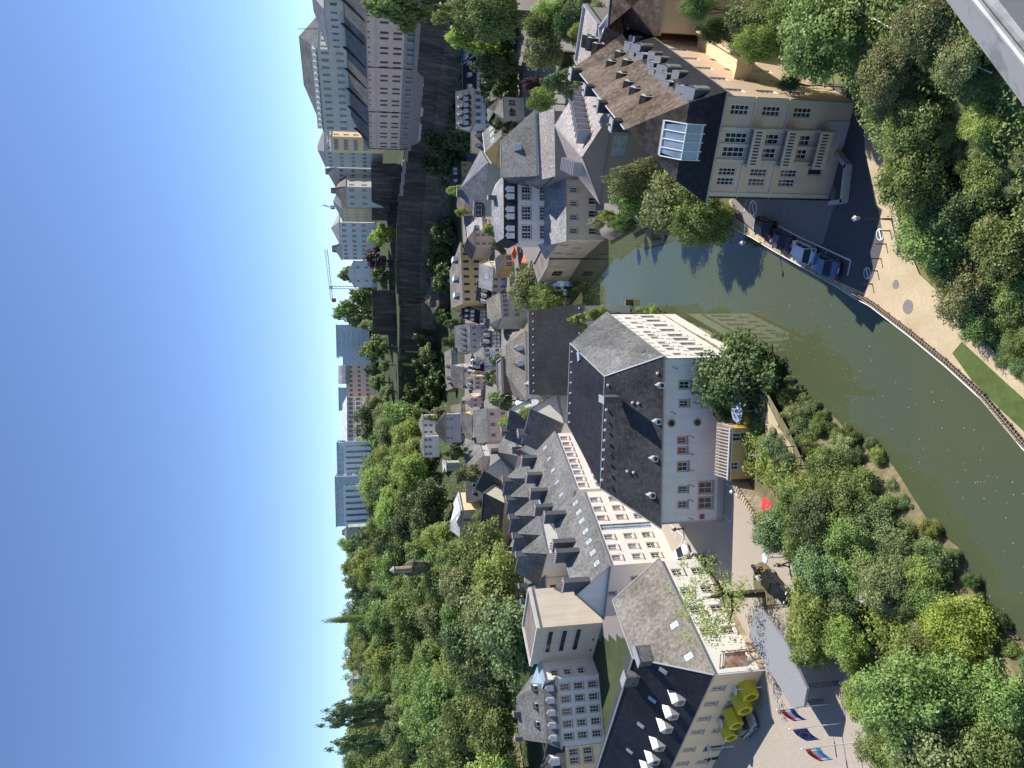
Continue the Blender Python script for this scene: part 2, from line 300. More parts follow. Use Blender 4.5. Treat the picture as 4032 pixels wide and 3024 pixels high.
def house(name, label, pts, z0, ze, zr, roof='gable', axis='x', wall='white_plaster', rmat='slate_grey', win=None, ov=0.35, hip=0.5, dorm=(), chim=(), sky_l=(), cat='house', group=None, ridge=None, trim='zinc_trim', gmat=None, mans=None, chim_mat='chimney_slate', guards=False):
    """pts: eave corners A front-left, B front-right, C back-right, D back-left (counter-clockwise from above)"""
    P = [Vector((p[0], p[1], ze)) for p in pts]; c = sum(P, Vector()) / 4
    root = thing(name, label, cat, (c.x, c.y, z0), group)
    mb = MB(); wins = []
    for e in range(4):
        A, Bq = P[e], P[(e + 1) % 4]; L = (Bq - A).length; d = (Bq - A).normalized(); ang = math.atan2(d.y, d.x); ops = []
        for spec in (win or {}).get(e, ()):
            u, zc, ww, hh, st = spec
            if isinstance(u, int): us = [L * (k + 0.5) / u for k in range(u)]
            else: us = [L * q for q in u]
            for uu in us:
                if uu - ww / 2 < 0.1 or uu + ww / 2 > L - 0.1: continue
                ops.append((uu - ww / 2, uu + ww / 2, zc - hh / 2, zc + hh / 2)); wins.append((A + d * uu + Vector((0, 0, zc - ze)), ang, ww, hh, st))
        wall_panel(mb, A, Bq, z0, ze, ops, wall)
    # roof
    rb = MB(); th = 0.16; E = off_ring(P, ov)
    if mans:                                                    # steep lower band
        ins, zm, mm = mans; I = [Vector((q.x, q.y, zm)) for q in off_ring(P, -ins)]
        for k in range(4): j = (k + 1) % 4; rb.face([E[k], E[j], I[j], I[k]], mm)
        for k in range(4): j = (k + 1) % 4; rb.face([E[k] - Vector((0, 0, th)), E[j] - Vector((0, 0, th)), E[j], E[k]], trim)
        rb.face([q - Vector((0, 0, th)) for q in E[::-1]], trim); Eb = I
    else: Eb = E
    if roof == 'flat':
        I = [q + Vector((0, 0, 0.02)) for q in off_ring(Eb, -0.35 - ov)]
        rb.prism([q + Vector((0, 0, 0.05)) for q in Eb], th + 0.1, trim, rmat); r0 = r1 = c
        for k in range(4):
            j = (k + 1) % 4; A, Bq = Eb[k], Eb[j]; mdl = (A + Bq) / 2; L = (Bq - A).length; dd = (Bq - A).normalized(); nn = out2(A, Bq)
            rb.box((mdl - nn * 0.15 + Vector((0, 0, 0.25))), (L - 0.3, 0.28, 0.42), trim, math.atan2(dd.y, dd.x))
    else:
        if axis == 'x': m0, m1 = (Eb[3] + Eb[0]) / 2, (Eb[1] + Eb[2]) / 2
        else: m0, m1 = (Eb[0] + Eb[1]) / 2, (Eb[2] + Eb[3]) / 2
        dd = (m1 - m0).normalized(); half = ((Eb[3] - Eb[0]).length if axis == 'x' else (Eb[1] - Eb[0]).length) / 2
        h0, h1 = hip if hasattr(hip, '__len__') else (hip, hip)
        if roof == 'gable': h0 = h1 = 0
        r0 = m0 + dd * (half * 2 * h0); r1 = m1 - dd * (half * 2 * h1); r0 = Vector((r0.x, r0.y, zr)); r1 = Vector((r1.x, r1.y, zr))
        if ridge: r0, r1 = [Vector(q) for q in ridge]
        if roof == 'shed': r0, r1 = (Eb[3] + Vector((0, 0, zr - ze)), Eb[2] + Vector((0, 0, zr - ze)))
        if roof == 'shed': F = [[Eb[0], Eb[1], r1, r0]]; tri = [(Eb[1], Eb[2], r1), (Eb[3], Eb[0], r0)]; back = [Eb[2], Eb[3], r0, r1]
        elif axis == 'x': F = [[Eb[0], Eb[1], r1, r0], [Eb[2], Eb[3], r0, r1]]; tri = [(Eb[1], Eb[2], r1), (Eb[3], Eb[0], r0)]
        else: F = [[Eb[1], Eb[2], r1, r0], [Eb[3], Eb[0], r0, r1]]; tri = [(Eb[0], Eb[1], r0), (Eb[2], Eb[3], r1)]
        dz = Vector((0, 0, th))
        for f in F: rb.face(f, rmat); 
        for q, hh in zip(tri, ((h1, h0) if axis == 'x' else (h0, h1))):
            gab = hh < 0.02 or roof == 'shed'
            if not gab: rb.face(q, rmat)
            else:                                               # gable wall triangle
                nn = out2(q[0], q[1]) * (ov if not mans else 0.3)
                mb.face([q[0] - nn - dz, q[1] - nn - dz, q[2] - nn - dz], gmat or wall)
                for s0, s1 in ((q[0], q[2]), (q[2], q[1])): rb.face([s0 - dz, s1 - dz, s1, s0], trim); rb.face([s0 - dz - nn, s1 - dz - nn, s1 - dz, s0 - dz], trim)
                if roof != 'shed': pass
        if roof == 'shed': mb.face([q - dz for q in back], wall)
        if not mans:
            for k in range(4):
                j = (k + 1) % 4; rb.face([Eb[k] - dz, Eb[j] - dz, Eb[j], Eb[k]], trim)
            rb.face([q - dz for q in Eb[::-1]], trim)
        if roof in ('gable', 'hip'): rb.tube(r0 + Vector((0, 0, .02)), r1 + Vector((0, 0, .02)), 0.09, 0.09, trim, 6)
    mb.build('wall', root); ro = rb.build('roof', root)
    for wv in wins: put_window(root, *wv)
    def slope_pt(e, u, s):                                      # point on slope over edge e
        if mans: A, Bq = E[e], E[(e + 1) % 4]; C2, D2 = Eb[(e + 1) % 4], Eb[e]
        else:
            A, Bq = Eb[e], Eb[(e + 1) % 4]
            C2, D2 = ((r1, r0), (r1, r1), (r0, r1), (r0, r0))[e] if axis == 'x' else ((r0, r0), (r1, r0), (r1, r1), (r0, r1))[e]
        return (A * (1 - u) + Bq * u) * (1 - s) + (D2 * (1 - u) + C2 * u) * s, A, Bq, C2, D2
    for (e, us, s, dw, dh, st, dm) in dorm:
        for u in us:
            q, A, Bq, C2, D2 = slope_pt(e, u, s); nn = out2(A, Bq); mid = (C2 + D2) / 2 - (A + Bq) / 2; hor = abs(mid.dot(nn)); tan = (mid.z) / max(0.2, hor)
            ang = math.atan2(-nn.x * -1, nn.y * -1) if False else math.atan2((Bq - A).y, (Bq - A).x); L = min(dh * 1.35 / max(tan, 0.35), 4.5)
            D = MB(); dx = (Bq - A).normalized(); up = Vector((0, 0, 1)); a0 = q - dx * dw / 2; b0 = q + dx * dw / 2; gh = dw * 0.42 if st != 'shed' else 0.25
            a1, b1 = a0 + up * dh, b0 + up * dh; k = -nn * L; wm = dm[0]; rm = dm[1]; ap = q + up * (dh + gh); o2 = nn * 0.15; sx = dx * 0.12
            D.face([a0, b0, b1, a1], wm); D.face([a0 + k, a0, a1, a1 + k], wm); D.face([b0, b0 + k, b1 + k, b1], wm)
            if st == 'shed':
                D.prism([a1 - sx + o2, b1 + sx + o2, b1 + sx + k + up * .3, a1 - sx + k + up * .3], 0.08, rm)
            elif st == 'box':
                D.prism([a1 - sx + o2 + up * .08, b1 + sx + o2 + up * .08, b1 + sx + k + up * .08, a1 - sx + k + up * .08], 0.12, rm)
            else:
                D.face([a1, b1, ap], wm); e1 = -up * 0.06
                kk = -nn * (dh + gh) / max(tan, .35)
                D.face([b1 + sx + o2 + e1, b1 + sx + k + e1, ap + kk, ap + o2], rm); D.face([a1 - sx + k + e1, a1 - sx + o2 + e1, ap + o2, ap + kk], rm)
                for s0, s1 in ((b1 + sx + o2 + e1, ap + o2), (ap + o2, a1 - sx + o2 + e1)): D.tube(s0, s1, 0.05, 0.05, 'white_paint' if wm == 'white_paint' else trim, 4)
            dob = D.build('dormer', root)
            a, g, _s = win_mesh(dw * 0.72, dh * 0.72, 'whitebare' if st != 'lou' else 'grey'); o = bpy.data.objects.new('dormer_window', a); SC.collection.objects.link(o); o.parent = root
            o.location = q + up * dh * 0.5 + nn * 0.17 - Vector(root['_o']); o.rotation_euler[2] = ang
            c2 = bpy.data.objects.new('pane', g); SC.collection.objects.link(c2); c2.parent = o
    for (u, off, cw, cd, chh, pots) in chim:                    # along the ridge
        q = r0 * (1 - u) + r1 * u; dd = (r1 - r0); dd.z = 0; dd = dd.normalized() if dd.length > .1 else Vector((1, 0, 0)); nn = Vector((-dd.y, dd.x, 0)); q = q + nn * off
        C = MB(); a = math.atan2(dd.y, dd.x); hb = min(2.6, 1.2 + abs(off) * .8); C.box(q + Vector((0, 0, (chh - hb) / 2)), (cw, cd, chh + hb), chim_mat, a); C.box(q + Vector((0, 0, chh + .06)), (cw + .16, cd + .16, .12), trim, a)
        co = C.build('chimney', root)
        for k in range(pots):
            x = (k + .5) / pots - .5; pq = MB(); tdir = nn if cd > cw else dd; t0 = q + tdir * x * max(cw, cd) * .85 + Vector((0, 0, chh + .1)); pq.tube(t0, t0 + Vector((0, 0, .35)), .13, .1, 'terracotta', 7); po = pq.build('chimney_pot', co)
    for (e, us, s, sw, sh) in sky_l:
        for u in us:
            q, A, Bq, C2, D2 = slope_pt(e, u, s); v = ((C2 + D2) / 2 - (A + Bq) / 2).normalized(); dx = (Bq - A).normalized(); n3 = dx.cross(v).normalized()
            sb = MB(); 
            for k2, (a2, b2, mt2) in enumerate(((sw, sh, 'zinc_trim'), (sw * .78, sh * .8, 'skylight_glass'))):
                o3 = n3 * (.08 + .03 * k2); sb.prism([q - dx * a2 / 2 - v * b2 / 2 + o3, q + dx * a2 / 2 - v * b2 / 2 + o3, q + dx * a2 / 2 + v * b2 / 2 + o3, q - dx * a2 / 2 + v * b2 / 2 + o3], .12, 'zinc_trim', mt2)
            sb.build('skylight', root)
    if guards:
        k = 0
        for e in guards:
            for s in (.07, .9):
                gm = MB()
                for i in range(11):
                    q = slope_pt(e, (i + .5) / 11, s)[0]; gm.box(q + Vector((0, 0, .12)), (.22, .22, .22), 'pale_metal', .6)
                gm.build('snow_guard', root)
    root['_r'] = [*r0, *r1]; return root
def rect(A, Bq, depth):                                        # rectangle behind the front edge
    A = Vector((A[0], A[1], 0)); Bq = Vector((Bq[0], Bq[1], 0)); n = out2(A, Bq); return [A, Bq, Bq - n * depth, A - n * depth]
def vh(name, label, c, L, Rr, xe, xr, z0, depth, gab=False, **kw):
    """house surveyed from its front: base pixels L, R (row, column), eave row xe at L, ridge row xr"""
    a = G(c, L[0], L[1], z0); b = G(c, Rr[0], Rr[1], z0); ze = HZ(a, N(c, xe, 0)[0]); n = out2(a, b); q = a if gab else a - n * depth / 2
    zr = max(ze + 1.0, HZ(q, N(c, xr, 0)[0])); zr = min(zr, ze + (depth if not gab else (b - a).length) * 0.95)
    Lw = (b - a).length
    if 'auto' in kw:
        cols, rows, ww, hh, st = kw.pop('auto'); kw['win'] = {0: [(cols, z0 + (ze - z0) * (k + .55) / rows, ww, min(hh, (ze - z0) / rows * .62), st) for k in range(rows)]}
        side = max(1, int(depth / 4)); kw['win'][1] = [(side, z0 + (ze - z0) * (k + .55) / rows, ww, min(hh, (ze - z0) / rows * .62), st) for k in range(rows)]

    return house(name, label, rect(a, b, depth), z0 - 2, ze, zr, axis='y' if gab else 'x', **kw)
# ------------------------------------------------------------------ river and terrain
RB_PX = [(4150, 1880), (4032, 1766), (3868, 1571), (3728, 1443), (3588, 1327), (3429, 1205), (3369, 1174), (3301, 1130), (3196, 1070), (3051, 989), (2964, 936), (2881, 893), (2801, 880), (2700, 880), (2595, 895), (2520, 930), (2412, 962), (2365, 958), (2292, 1034), (2235, 1119), (2180, 1150), (2110, 1180), (2060, 1215)]
LB_PX = [(2060, 1275), (2120, 1262), (2250, 1240), (2310, 1232), (2480, 1222), (2602, 1232), (2720, 1270), (2830, 1320), (2979, 1375), (3060, 1430), (3120, 1510), (3182, 1579), (3270, 1623), (3330, 1686), (3389, 1726), (3489, 1798), (3521, 1832), (3588, 1951), (3652, 2039), (3708, 2103), (3772, 2159), (3848, 2298), (3947, 2450), (4032, 2531), (4180, 2700)]
RBW = [G('N', x, y, 2 if i < 13 else 0) for i, (x, y) in enumerate(RB_PX)]; LBW = [G('N', x, y, 0) for x, y in LB_PX]
RIV = np.array([(p.x, p.y) for p in RBW + LBW] + [(-62, 30), (-40, -60), (30, -60), (-4, 30)])
def sdist(X, Y, poly):                                         # signed distance to a closed polygon, negative inside
    d = np.full(X.shape, 1e9); ins = np.zeros(X.shape, bool); n = len(poly)
    for i in range(n):
        ax, ay = poly[i]; bx, by = poly[(i + 1) % n]; ex, ey = bx - ax, by - ay
        t = np.clip(((X - ax) * ex + (Y - ay) * ey) / (ex * ex + ey * ey + 1e-9), 0, 1)
        d = np.minimum(d, np.hypot(X - ax - t * ex, Y - ay - t * ey))
        c = ((ay > Y) != (by > Y)) & (X < (bx - ax) * (Y - ay) / (by - ay + 1e-12) + ax); ins ^= c
    return np.where(ins, -d, d)
PROF = [(-0.75, [(130, 3.5), (175, 8), (240, 20), (300, 34), (350, 46), (420, 52)]), (-0.42, [(150, 4), (190, 8), (240, 18), (300, 30), (360, 42), (430, 50)]), (-0.275, [(175, 5), (205, 9), (250, 16), (320, 31), (400, 43), (450, 50)]),
        (-0.135, [(220, 6), (250, 9), (300, 14), (380, 28), (460, 40), (560, 44)]), (-0.02, [(300, 7), (400, 9), (428, 15), (431, 34), (460, 35), (520, 44)]), (0.125, [(280, 5), (375, 8), (399, 14), (402, 33), (440, 35), (500, 44)]),
        (0.32, [(240, 4), (315, 6), (335, 12), (338, 29), (380, 31), (430, 42)]), (0.53, [(200, 4), (222, 5), (236, 12), (239, 28), (300, 30), (360, 42)]), (0.9, [(150, 4), (170, 6), (180, 12), (183, 26), (240, 30), (330, 42)])]
PXE = [(-10, -60), (4, 30), (6, 43), (9.5, 51), (14, 54), (20, 57), (26, 60), (33, 66), (44, 78), (62, 105), (85, 150), (105, 195)]
def TZ(X, Y):
    X = np.atleast_1d(np.asarray(X, float)); Y = np.atleast_1d(np.asarray(Y, float)); th = X / np.maximum(Y, 1)
    ths = [p[0] for p in PROF]; z = np.full(X.shape, 3.5)
    bp = [[np.interp(th, ths, [p[1][k][q] for p in PROF]) for q in (0, 1)] for k in range(6)]
    lastY, lastz = np.full(X.shape, 120.), np.full(X.shape, 3.5)
    for by, bz in bp:
        t = np.clip((Y - lastY) / np.maximum(by - lastY, 1e-3), 0, 1); z = np.where(Y > lastY, lastz + (bz - lastz) * t, z); lastY, lastz = by, bz
    far = np.clip((Y - 520) / 300, 0, 1); z = z * (1 - far) + 45 * far
    far2 = np.clip((Y - 900) / 800, 0, 1); z = z * (1 - far2) + 74 * far2
    xe = np.interp(Y, [p[1] for p in PXE], [p[0] for p in PXE]); dr = X - xe
    right = (Y < 200) & (X > np.interp(Y, [-60, 43, 60, 75, 150, 200], [-20, -5, 5, 14, 30, 40]))
    z = np.where(right, np.where(dr > 0, 1.85 + np.minimum(dr * 0.52, 20), 1.85), z)
    d = sdist(X, Y, RIV); z = np.where(d < 0, -2.5, np.where(d < 5.5, np.minimum(z - 0.25, -2.2 + d * 1.05), z))
    z = np.where(right & (d > 1.2) & (d < 5.5), 1.85, z)
    return z
def tz(x, y): return float(TZ(x, y)[0])
gx = np.unique(np.concatenate([np.arange(-90, 90, 1.5), np.arange(-400, 400, 6), np.linspace(-7000, 7000, 41)])); gy = np.unique(np.concatenate([np.arange(-40, 180, 1.5), np.arange(180, 560, 3.5), np.array([600, 650, 700, 800, 900, 1100, 1400, 1800, 2500, 4000, 7000, 11000])]))
GX, GYm = np.meshgrid(gx, gy); ZZ = TZ(GX.ravel(), GYm.ravel()) + 0.0
nx, ny = len(gx), len(gy); verts = np.stack([GX.ravel(), GYm.ravel(), ZZ], 1)
idx = np.arange(nx * ny).reshape(ny, nx); fc = np.stack([idx[:-1, :-1], idx[:-1, 1:], idx[1:, 1:], idx[1:, :-1]], -1).reshape(-1, 4)
me = bpy.data.meshes.new('ground'); me.from_pydata(verts.tolist(), [], fc.tolist()); me.materials.append(M('hill')); me.materials.append(M('dry_slope')); me.materials.append(M('worn_asphalt'))
cx = verts[fc].mean(1); me.polygons.foreach_set('material_index', np.where((cx[:, 1] < 110) & (cx[:, 0] > -8), 1, np.where((cx[:, 1] > 95) & (cx[:, 1] < 330) & (cx[:, 2] < 9) & (cx[:, 0] / cx[:, 1] > -.36), 2, 0)).tolist()); me.polygons.foreach_set('use_smooth', [True] * len(fc))
o = bpy.data.objects.new('ground', me); SC.collection.objects.link(o); struct(o)
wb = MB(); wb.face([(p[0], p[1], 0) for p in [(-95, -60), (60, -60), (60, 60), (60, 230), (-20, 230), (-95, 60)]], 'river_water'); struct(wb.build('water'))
def offset_line(pts, d):
    r = []
    for k in range(len(pts)):
        a = pts[max(0, k - 1)]; b = pts[min(len(pts) - 1, k + 1)]; t = Vector((b.x - a.x, b.y - a.y, 0)).normalized(); r.append(pts[k] + Vector((t.y, -t.x, 0)) * d)
    return r
def subdiv(pts, step):
    r = []
    for a, b in zip(pts[:-1], pts[1:]):
        n = max(1, int((b - a).length / step)); r += [a + (b - a) * (k / n) for k in range(n)]
    return r + [pts[-1]]
# left bank: sloping earth and ground cover from the waterline up
lb = subdiv(LBW, 1.2); lbm = MB(); sgn = 1
rows = []
for s, (d, z) in enumerate(((-1.2, -0.8), (0, -0.05), (1.0, 0.5), (2.5, 1.6), (4.5, 2.9), (6.5, 3.47))):
    ln = offset_line(lb, d); rows.append([Vector((p.x + (random.uniform(-.25, .25) if s > 1 else random.uniform(-.12, .12)), p.y + random.uniform(-.2, .2), z + (random.uniform(-.2, .2) if 1 < s < 5 else 0))) for p in ln])
for a, b in zip(rows[:-1], rows[1:]):
    for k in range(len(a) - 1): lbm.face([a[k], a[k + 1], b[k + 1], b[k]], 'bank_earth')
struct(lbm.build('river_bank'))
# ------------------------------------------------------------------ right bank surfaces
def sheet(name, px, z, mat, lift=0.0):
    m = MB(); m.face([G('N', x, y, z) + Vector((0, 0, lift)) for x, y in px], mat); o = m.build(name); return struct(o)
RW = [RBW[k] for k in range(12)]
gr = MB(); inner = [(4200, 1600), (4000, 1470), (3860, 1330), (3748, 1200), (3620, 1080), (3560, 940), (3520, 800), (3500, 700), (3477, 560), (3470, 380)]
ring = [Vector((p.x, p.y, 2.0)) for p in RBW[:12] + [G('N', x, y, 2) for x, y in [(2870, 790), (3290, 390)]]] + [G('N', x, y, 2) for x, y in inner[::-1]]
gr.face(ring, 'gravel'); struct(gr.build('path'))
sheet('road', [(2900, 860), (2985, 925), (3051, 970), (3196, 1050), (3301, 1108), (3395, 1150), (3405, 1150), (3437, 1090), (3465, 1003), (3481, 943), (3453, 799), (3429, 692), (3405, 600), (3400, 330), (3200, 330), (2880, 790)], 2, 'asphalt', .006)  # asphalt; upper outer edge is partly a shadow line drawn into the shape
sheet('pavement', [(2905, 855), (2985, 915), (3051, 960), (3140, 1010), (3240, 960), (3285, 805), (3290, 760), (3270, 640), (2880, 780)], 2, 'worn_asphalt', .012)
struct(sheet('lawn', [(3788, 1345), (3750, 1391), (3828, 1499), (3947, 1619), (4060, 1725), (4150, 1700), (4032, 1570), (3900, 1450)], 2, 'lawn', .02), 'stuff')
# markings
mk = MB()
def pline(pts, w, z, mat='white_paint', mb=None, rise=.02):
    mb = mb or mk; P = [G('N', x, y, z) + Vector((0, 0, rise)) for x, y in pts]
    for a, b in zip(P[:-1], P[1:]):
        t = (b - a).normalized(); n = Vector((-t.y, t.x, 0)) * w / 2; mb.face([a - n, b - n, b + n, a + n], mat)
pline([(3060, 886), (3160, 940), (3240, 975), (3350, 1026), (3338, 1084)], .14, 2); pline([(3078, 917), (3085, 900)], .1, 2); pline([(3160, 945), (3166, 930)], .1, 2); pline([(3250, 1000), (3256, 982)], .1, 2); pline([(2930, 832), (2942, 780)], .1, 2)
def ringmark(cx, cy, rx, ry, z=2, w=.13, bar=True):
    c = G('N', cx, cy, z); a = G('N', cx + rx, cy, z) - c; b = G('N', cx, cy + ry, z) - c; n = 24; up = Vector((0, 0, .022))
    for k in range(n):
        t0, t1 = 2 * math.pi * k / n, 2 * math.pi * (k + 1) / n; f = lambda t, s: c + (a * math.cos(t) + b * math.sin(t)) * s + up
        mk.face([f(t0, .84), f(t1, .84), f(t1, 1), f(t0, 1)], 'white_paint')
    if bar: pline([(cx - rx * .3, cy - ry * .8), (cx + rx * .3, cy + ry * .8)], w, z)
ringmark(2965, 820, 15, 32); ringmark(3465, 923, 15, 24); ringmark(3415, 1076, 14, 24)
struct(mk.build('road_markings'))
mh = MB()
for cx, cy, r in ((3575, 1208, .62), (3527, 1120, .4)):
    c = G('N', cx, cy, 2) + Vector((0, 0, .015)); mh.face([c + Vector((r * math.cos(k * .4), r * math.sin(k * .4), 0)) for k in range(16)], 'worn_asphalt')
struct(mh.build('manhole_covers'))
# quay wall, deck and railing along the water
q = MB(); pts = [Vector((p.x, p.y, 2.02)) for p in RBW[:12]]; w_in = offset_line(pts, 0.45)
for k in range(len(pts) - 1):
    a, b = pts[k], pts[k + 1]; q.face([a, b, b - Vector((0, 0, 3)), a - Vector((0, 0, 3))], 'fortress_stone')
    a2, b2 = w_in[k], w_in[k + 1]; q.face([a, b, b2, a2], 'light_stone') if k > 5 else None
    t = (b - a).normalized()
    q.tube(a + Vector((0, 0, .12)), b + Vector((0, 0, .12)), .045, .045, 'white_paint', 6)
tag(q.build('quay_wall', loc=(0, 0, 0)), 'stone quay wall with a white edge pipe along the right river bank', 'wall')
root = thing('boardwalk', 'strip of weathered cross boards edging the gravel path above the river', 'boardwalk', tuple(pts[3])); dk = MB(); dl = subdiv(pts[:7], .30); d2 = offset_line(dl, 0.75 if (offset_line(dl, .75)[3] - Vector((0, 40, 0))).x > dl[3].x - 0 else -.75)
sg = 1 if (offset_line(dl, 1)[3].x > dl[3].x) else -1; d1 = offset_line(dl, .12 * sg); d2 = offset_line(dl, .5 * sg); up = Vector((0, 0, .12))
for k in range(len(dl) - 1):
    a, b, c, d = d1[k], d1[k] + (d1[k + 1] - d1[k]) * .6, d2[k] + (d2[k + 1] - d2[k]) * .6, d2[k]; dk.prism([a + up, b + up, c + up, d + up], .1, 'grey_timber')
dk.build('boards', root); und = MB()
for k in range(0, len(dl) - 1): und.face([d1[k] + Vector((0, 0, .015)), d1[k + 1] + Vector((0, 0, .015)), d2[k + 1] + Vector((0, 0, .015)), d2[k] + Vector((0, 0, .015))], 'black_timber')
und.build('joist_bed', root)
root = thing('guard_rail', 'thin wire guard rail on posts between the boardwalk and the gravel path', 'railing', tuple(d2[5])); d3 = offset_line(dl, .58 * sg); rl = MB()
for k in range(0, len(d3), 5): p = MB(); p.tube(d3[k], d3[k] + Vector((0, 0, .9)), .035, .035, 'brown_frame', 5); p.build('post', root)
for k in range(0, len(d3) - 5, 5):
    for hh in (.45, .88): rl.tube(d3[k] + Vector((0, 0, hh)), d3[k + 5] + Vector((0, 0, hh)), .02, .02, 'brown_frame', 4)
rl.build('rail', root)
# left bank: cobbled courtyard and terrace
crt = [(2865, 1420), (2900, 1750), (2905, 1960), (2975, 2010), (3100, 2140), (3230, 2290), (3300, 2450), (3450, 2560), (3560, 2700), (3700, 3000), (3800, 3200), (2500, 3600), (2200, 3000), (2560, 2400), (2380, 2240), (2420, 1960)]
ms = MB(); ms.face([G('N', x, y, 3.5) + Vector((0, 0, .01)) for x, y in crt], 'cobble'); struct(ms.build('courtyard'))
sheet('garden_ground', [(2870, 1420), (2905, 1750), (2905, 1960), (2975, 2010), (3100, 2140), (3230, 2250), (3200, 1900), (3110, 1700), (3030, 1560), (2980, 1440), (2920, 1400)], 3.5, 'bank_earth', .02)
sheet('garden_path', [(2985, 1560), (3010, 1640), (3020, 1720), (3050, 1790), (3060, 1880), (3100, 1930), (3150, 1900), (3120, 1760), (3080, 1700), (3030, 1600), (3010, 1560)], 3.5, 'gravel', .04)
cm = MB()
def cl(pts, w=.1, z=3.5, mat='white_paint'): pline(pts, w, z, mat, cm, .03)
cl([(2858, 1902), (2892, 1932), (2881, 2058), (2845, 2027)]); cl([(2896, 1945), (2905, 1950)], .1); cl([(2640, 2065), (2690, 2110), (2700, 2140), (2720, 2180)], .12); cl([(2640, 2080), (2650, 2100)]); cl([(2667, 2072), (2656, 2118)]); cl([(2690, 2110), (2675, 2155)])
struct(cm.build('courtyard_markings'))
# ------------------------------------------------------------------ buildings near the river
W = 'white_plaster'
# long white hall
fl, fr, br = (-17.9, 87.3), (2.7, 85.0), (10.1, 106.7); bl = (fl[0] + br[0] - fr[0], fl[1] + br[1] - fr[1]); 
hall = thing('long_hall', 'long white hall by the river with steep dark slate roof and iron wall anchors', 'hall', (-4, 95, 3.5))
P = [Vector((*p, 11.9)) for p in (fl, fr, br, bl)]; mb = MB(); wins = []
def wall_e(e, specs, mat, z0=1.0, z1=11.9, r=hall, mb=mb, wins=wins, P=P):
    A, Bq = P[e], P[(e + 1) % 4]; L = (Bq - A).length; d = (Bq - A).normalized(); ops = []
    for u, zc, ww, hh, st in specs: uu = L * u; ops.append((uu - ww / 2, uu + ww / 2, zc - hh / 2, zc + hh / 2)); wins.append((A + d * uu + Vector((0, 0, zc - z1)), math.atan2(d.y, d.x), ww, hh, st))
    wall_panel(mb, A, Bq, z0, z1, ops, mat)
fw = lambda y: (2055 - y) / 645.0
wall_e(0, [(fw(1514), 9.0, .9, 1.3, 'taupe'), (fw(1585), 9.0, .75, 1.1, 'taupe'), (fw(1728), 9.15, .75, 1.1, 'red'), (fw(1768), 9.1, .75, 1.1, 'red'), (fw(1831), 9.0, 1.1, 1.3, 'taupe'), (fw(1921), 8.9, .7, 1.1, 'taupe'), (fw(1982), 8.9, .7, 1.1, 'taupe'), (fw(1919), 5.9, 1.45, 1.75, 'taupe'), (fw(1980), 5.9, 1.45, 1.75, 'taupe')], 'cold_white_plaster')
us = [.07, .17, .235, .30, .41, .47, .54, .66, .77, .89]
wall_e(1, [(u, 9.3, .7, 1.1, 'pink') for u in us] + [(u, 5.9, .95, 2.3, 'pink') for u in (.06, .16, .27, .37, .46, .58, .70, .82, .93)][:9], 'warm_white_plaster', 1)
wall_e(2, [], W); wall_e(3, [], W); mb.build('wall', hall); [put_window(hall, *q) for q in wins]
rb = MB(); E = off_ring(P, .35); P1, P2 = Vector((0.7, 90.6, 17.5)), Vector((-14.0, 93.6, 17.5)); P3 = G('N', 2245, 1352, 19.2); P4 = G('N', 2233, 1670, 19.2)
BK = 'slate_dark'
rb.face([E[0], E[1], P1, P2], BK); rb.face([P2, P1, P3, P4], 'slate_black'); rb.face([E[1], E[2], P3, P1], 'slate_grey'); rb.face([E[2], E[3], P4, P3], BK); rb.face([E[3], E[0], P2, P4], BK)  # roof shading put into the slate colours: dark front, black top, paler sunny side
for k in range(4): j = (k + 1) % 4; rb.face([E[k] - Vector((0, 0, .2)), E[j] - Vector((0, 0, .2)), E[j], E[k]], 'zinc_trim')
rb.face([e - Vector((0, 0, .2)) for e in E[::-1]], 'zinc_trim'); rb.tube(P1, P2, .1, .1, 'zinc_trim', 6); rb.tube(P1, P3, .1, .1, 'zinc_trim', 6); rb.tube(E[1], P1, .1, .1, 'zinc_trim', 6); rb.tube(P4, P3, .1, .1, 'zinc_trim', 6); rb.tube(E[0], P2, .1, .1, 'zinc_trim', 6)
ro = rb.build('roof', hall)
def on_plane(c, x, y, tri):
    n = (tri[1] - tri[0]).cross(tri[2] - tri[0]); r = Vector(ray(*N(c, x, y))); t = (tri[0] - Vector((0, 0, H))).dot(n) / r.dot(n); return Vector((0, 0, H)) + r * t
def dorm_px(root, c, x, y, tri, dirn, w, h, dep=1.3, wm='zinc_trim', rm='zinc_trim', nm='dormer'):
    q = on_plane(c, x, y, tri); dn = Vector(dirn).normalized(); dx = Vector((-dn.y, dn.x, 0)); up = Vector((0, 0, 1)); D = MB(); a0, b0 = q - dx * w / 2 - up * .15, q + dx * w / 2 - up * .15; a1, b1 = a0 + up * h, b0 + up * h; k = -dn * dep; ap = q + up * (h + w * .35)
    D.face([a0, b0, b1, ap, a1], wm); D.face([a0 + k, a0, a1, a1 + k], rm); D.face([b0, b0 + k, b1 + k, b1], rm); D.face([b1, b1 + k, ap + k, ap], rm); D.face([a1 + k, a1, ap, ap + k], rm); D.box(q + dn * .02 + up * (h * .45), (w * .6, .04, h * .6), 'glass', math.atan2(dx.y, dx.x)); D.build(nm, root)
tf = (E[0], E[1], P1); tr = (E[1], E[2], P1); tt = (P1, P2, P4)
for c, x, y in (('C3', 600, 880), ('C3', 565, 1275), ('C4', 530, 20), ('C4', 500, 420)): dorm_px(hall, c, x, y, tf, (-.11, -1, 0), .75, .7, 1.0, 'white_paint')
for c, x, y in (('B3', 1815, 215), ('B3', 1940, 305), ('B3', 2070, 400), ('C3', 425, 510)): dorm_px(hall, c, x, y, tr, (.95, -.3, 0), .55, .75, .9, 'chimney_slate', 'chimney_slate')
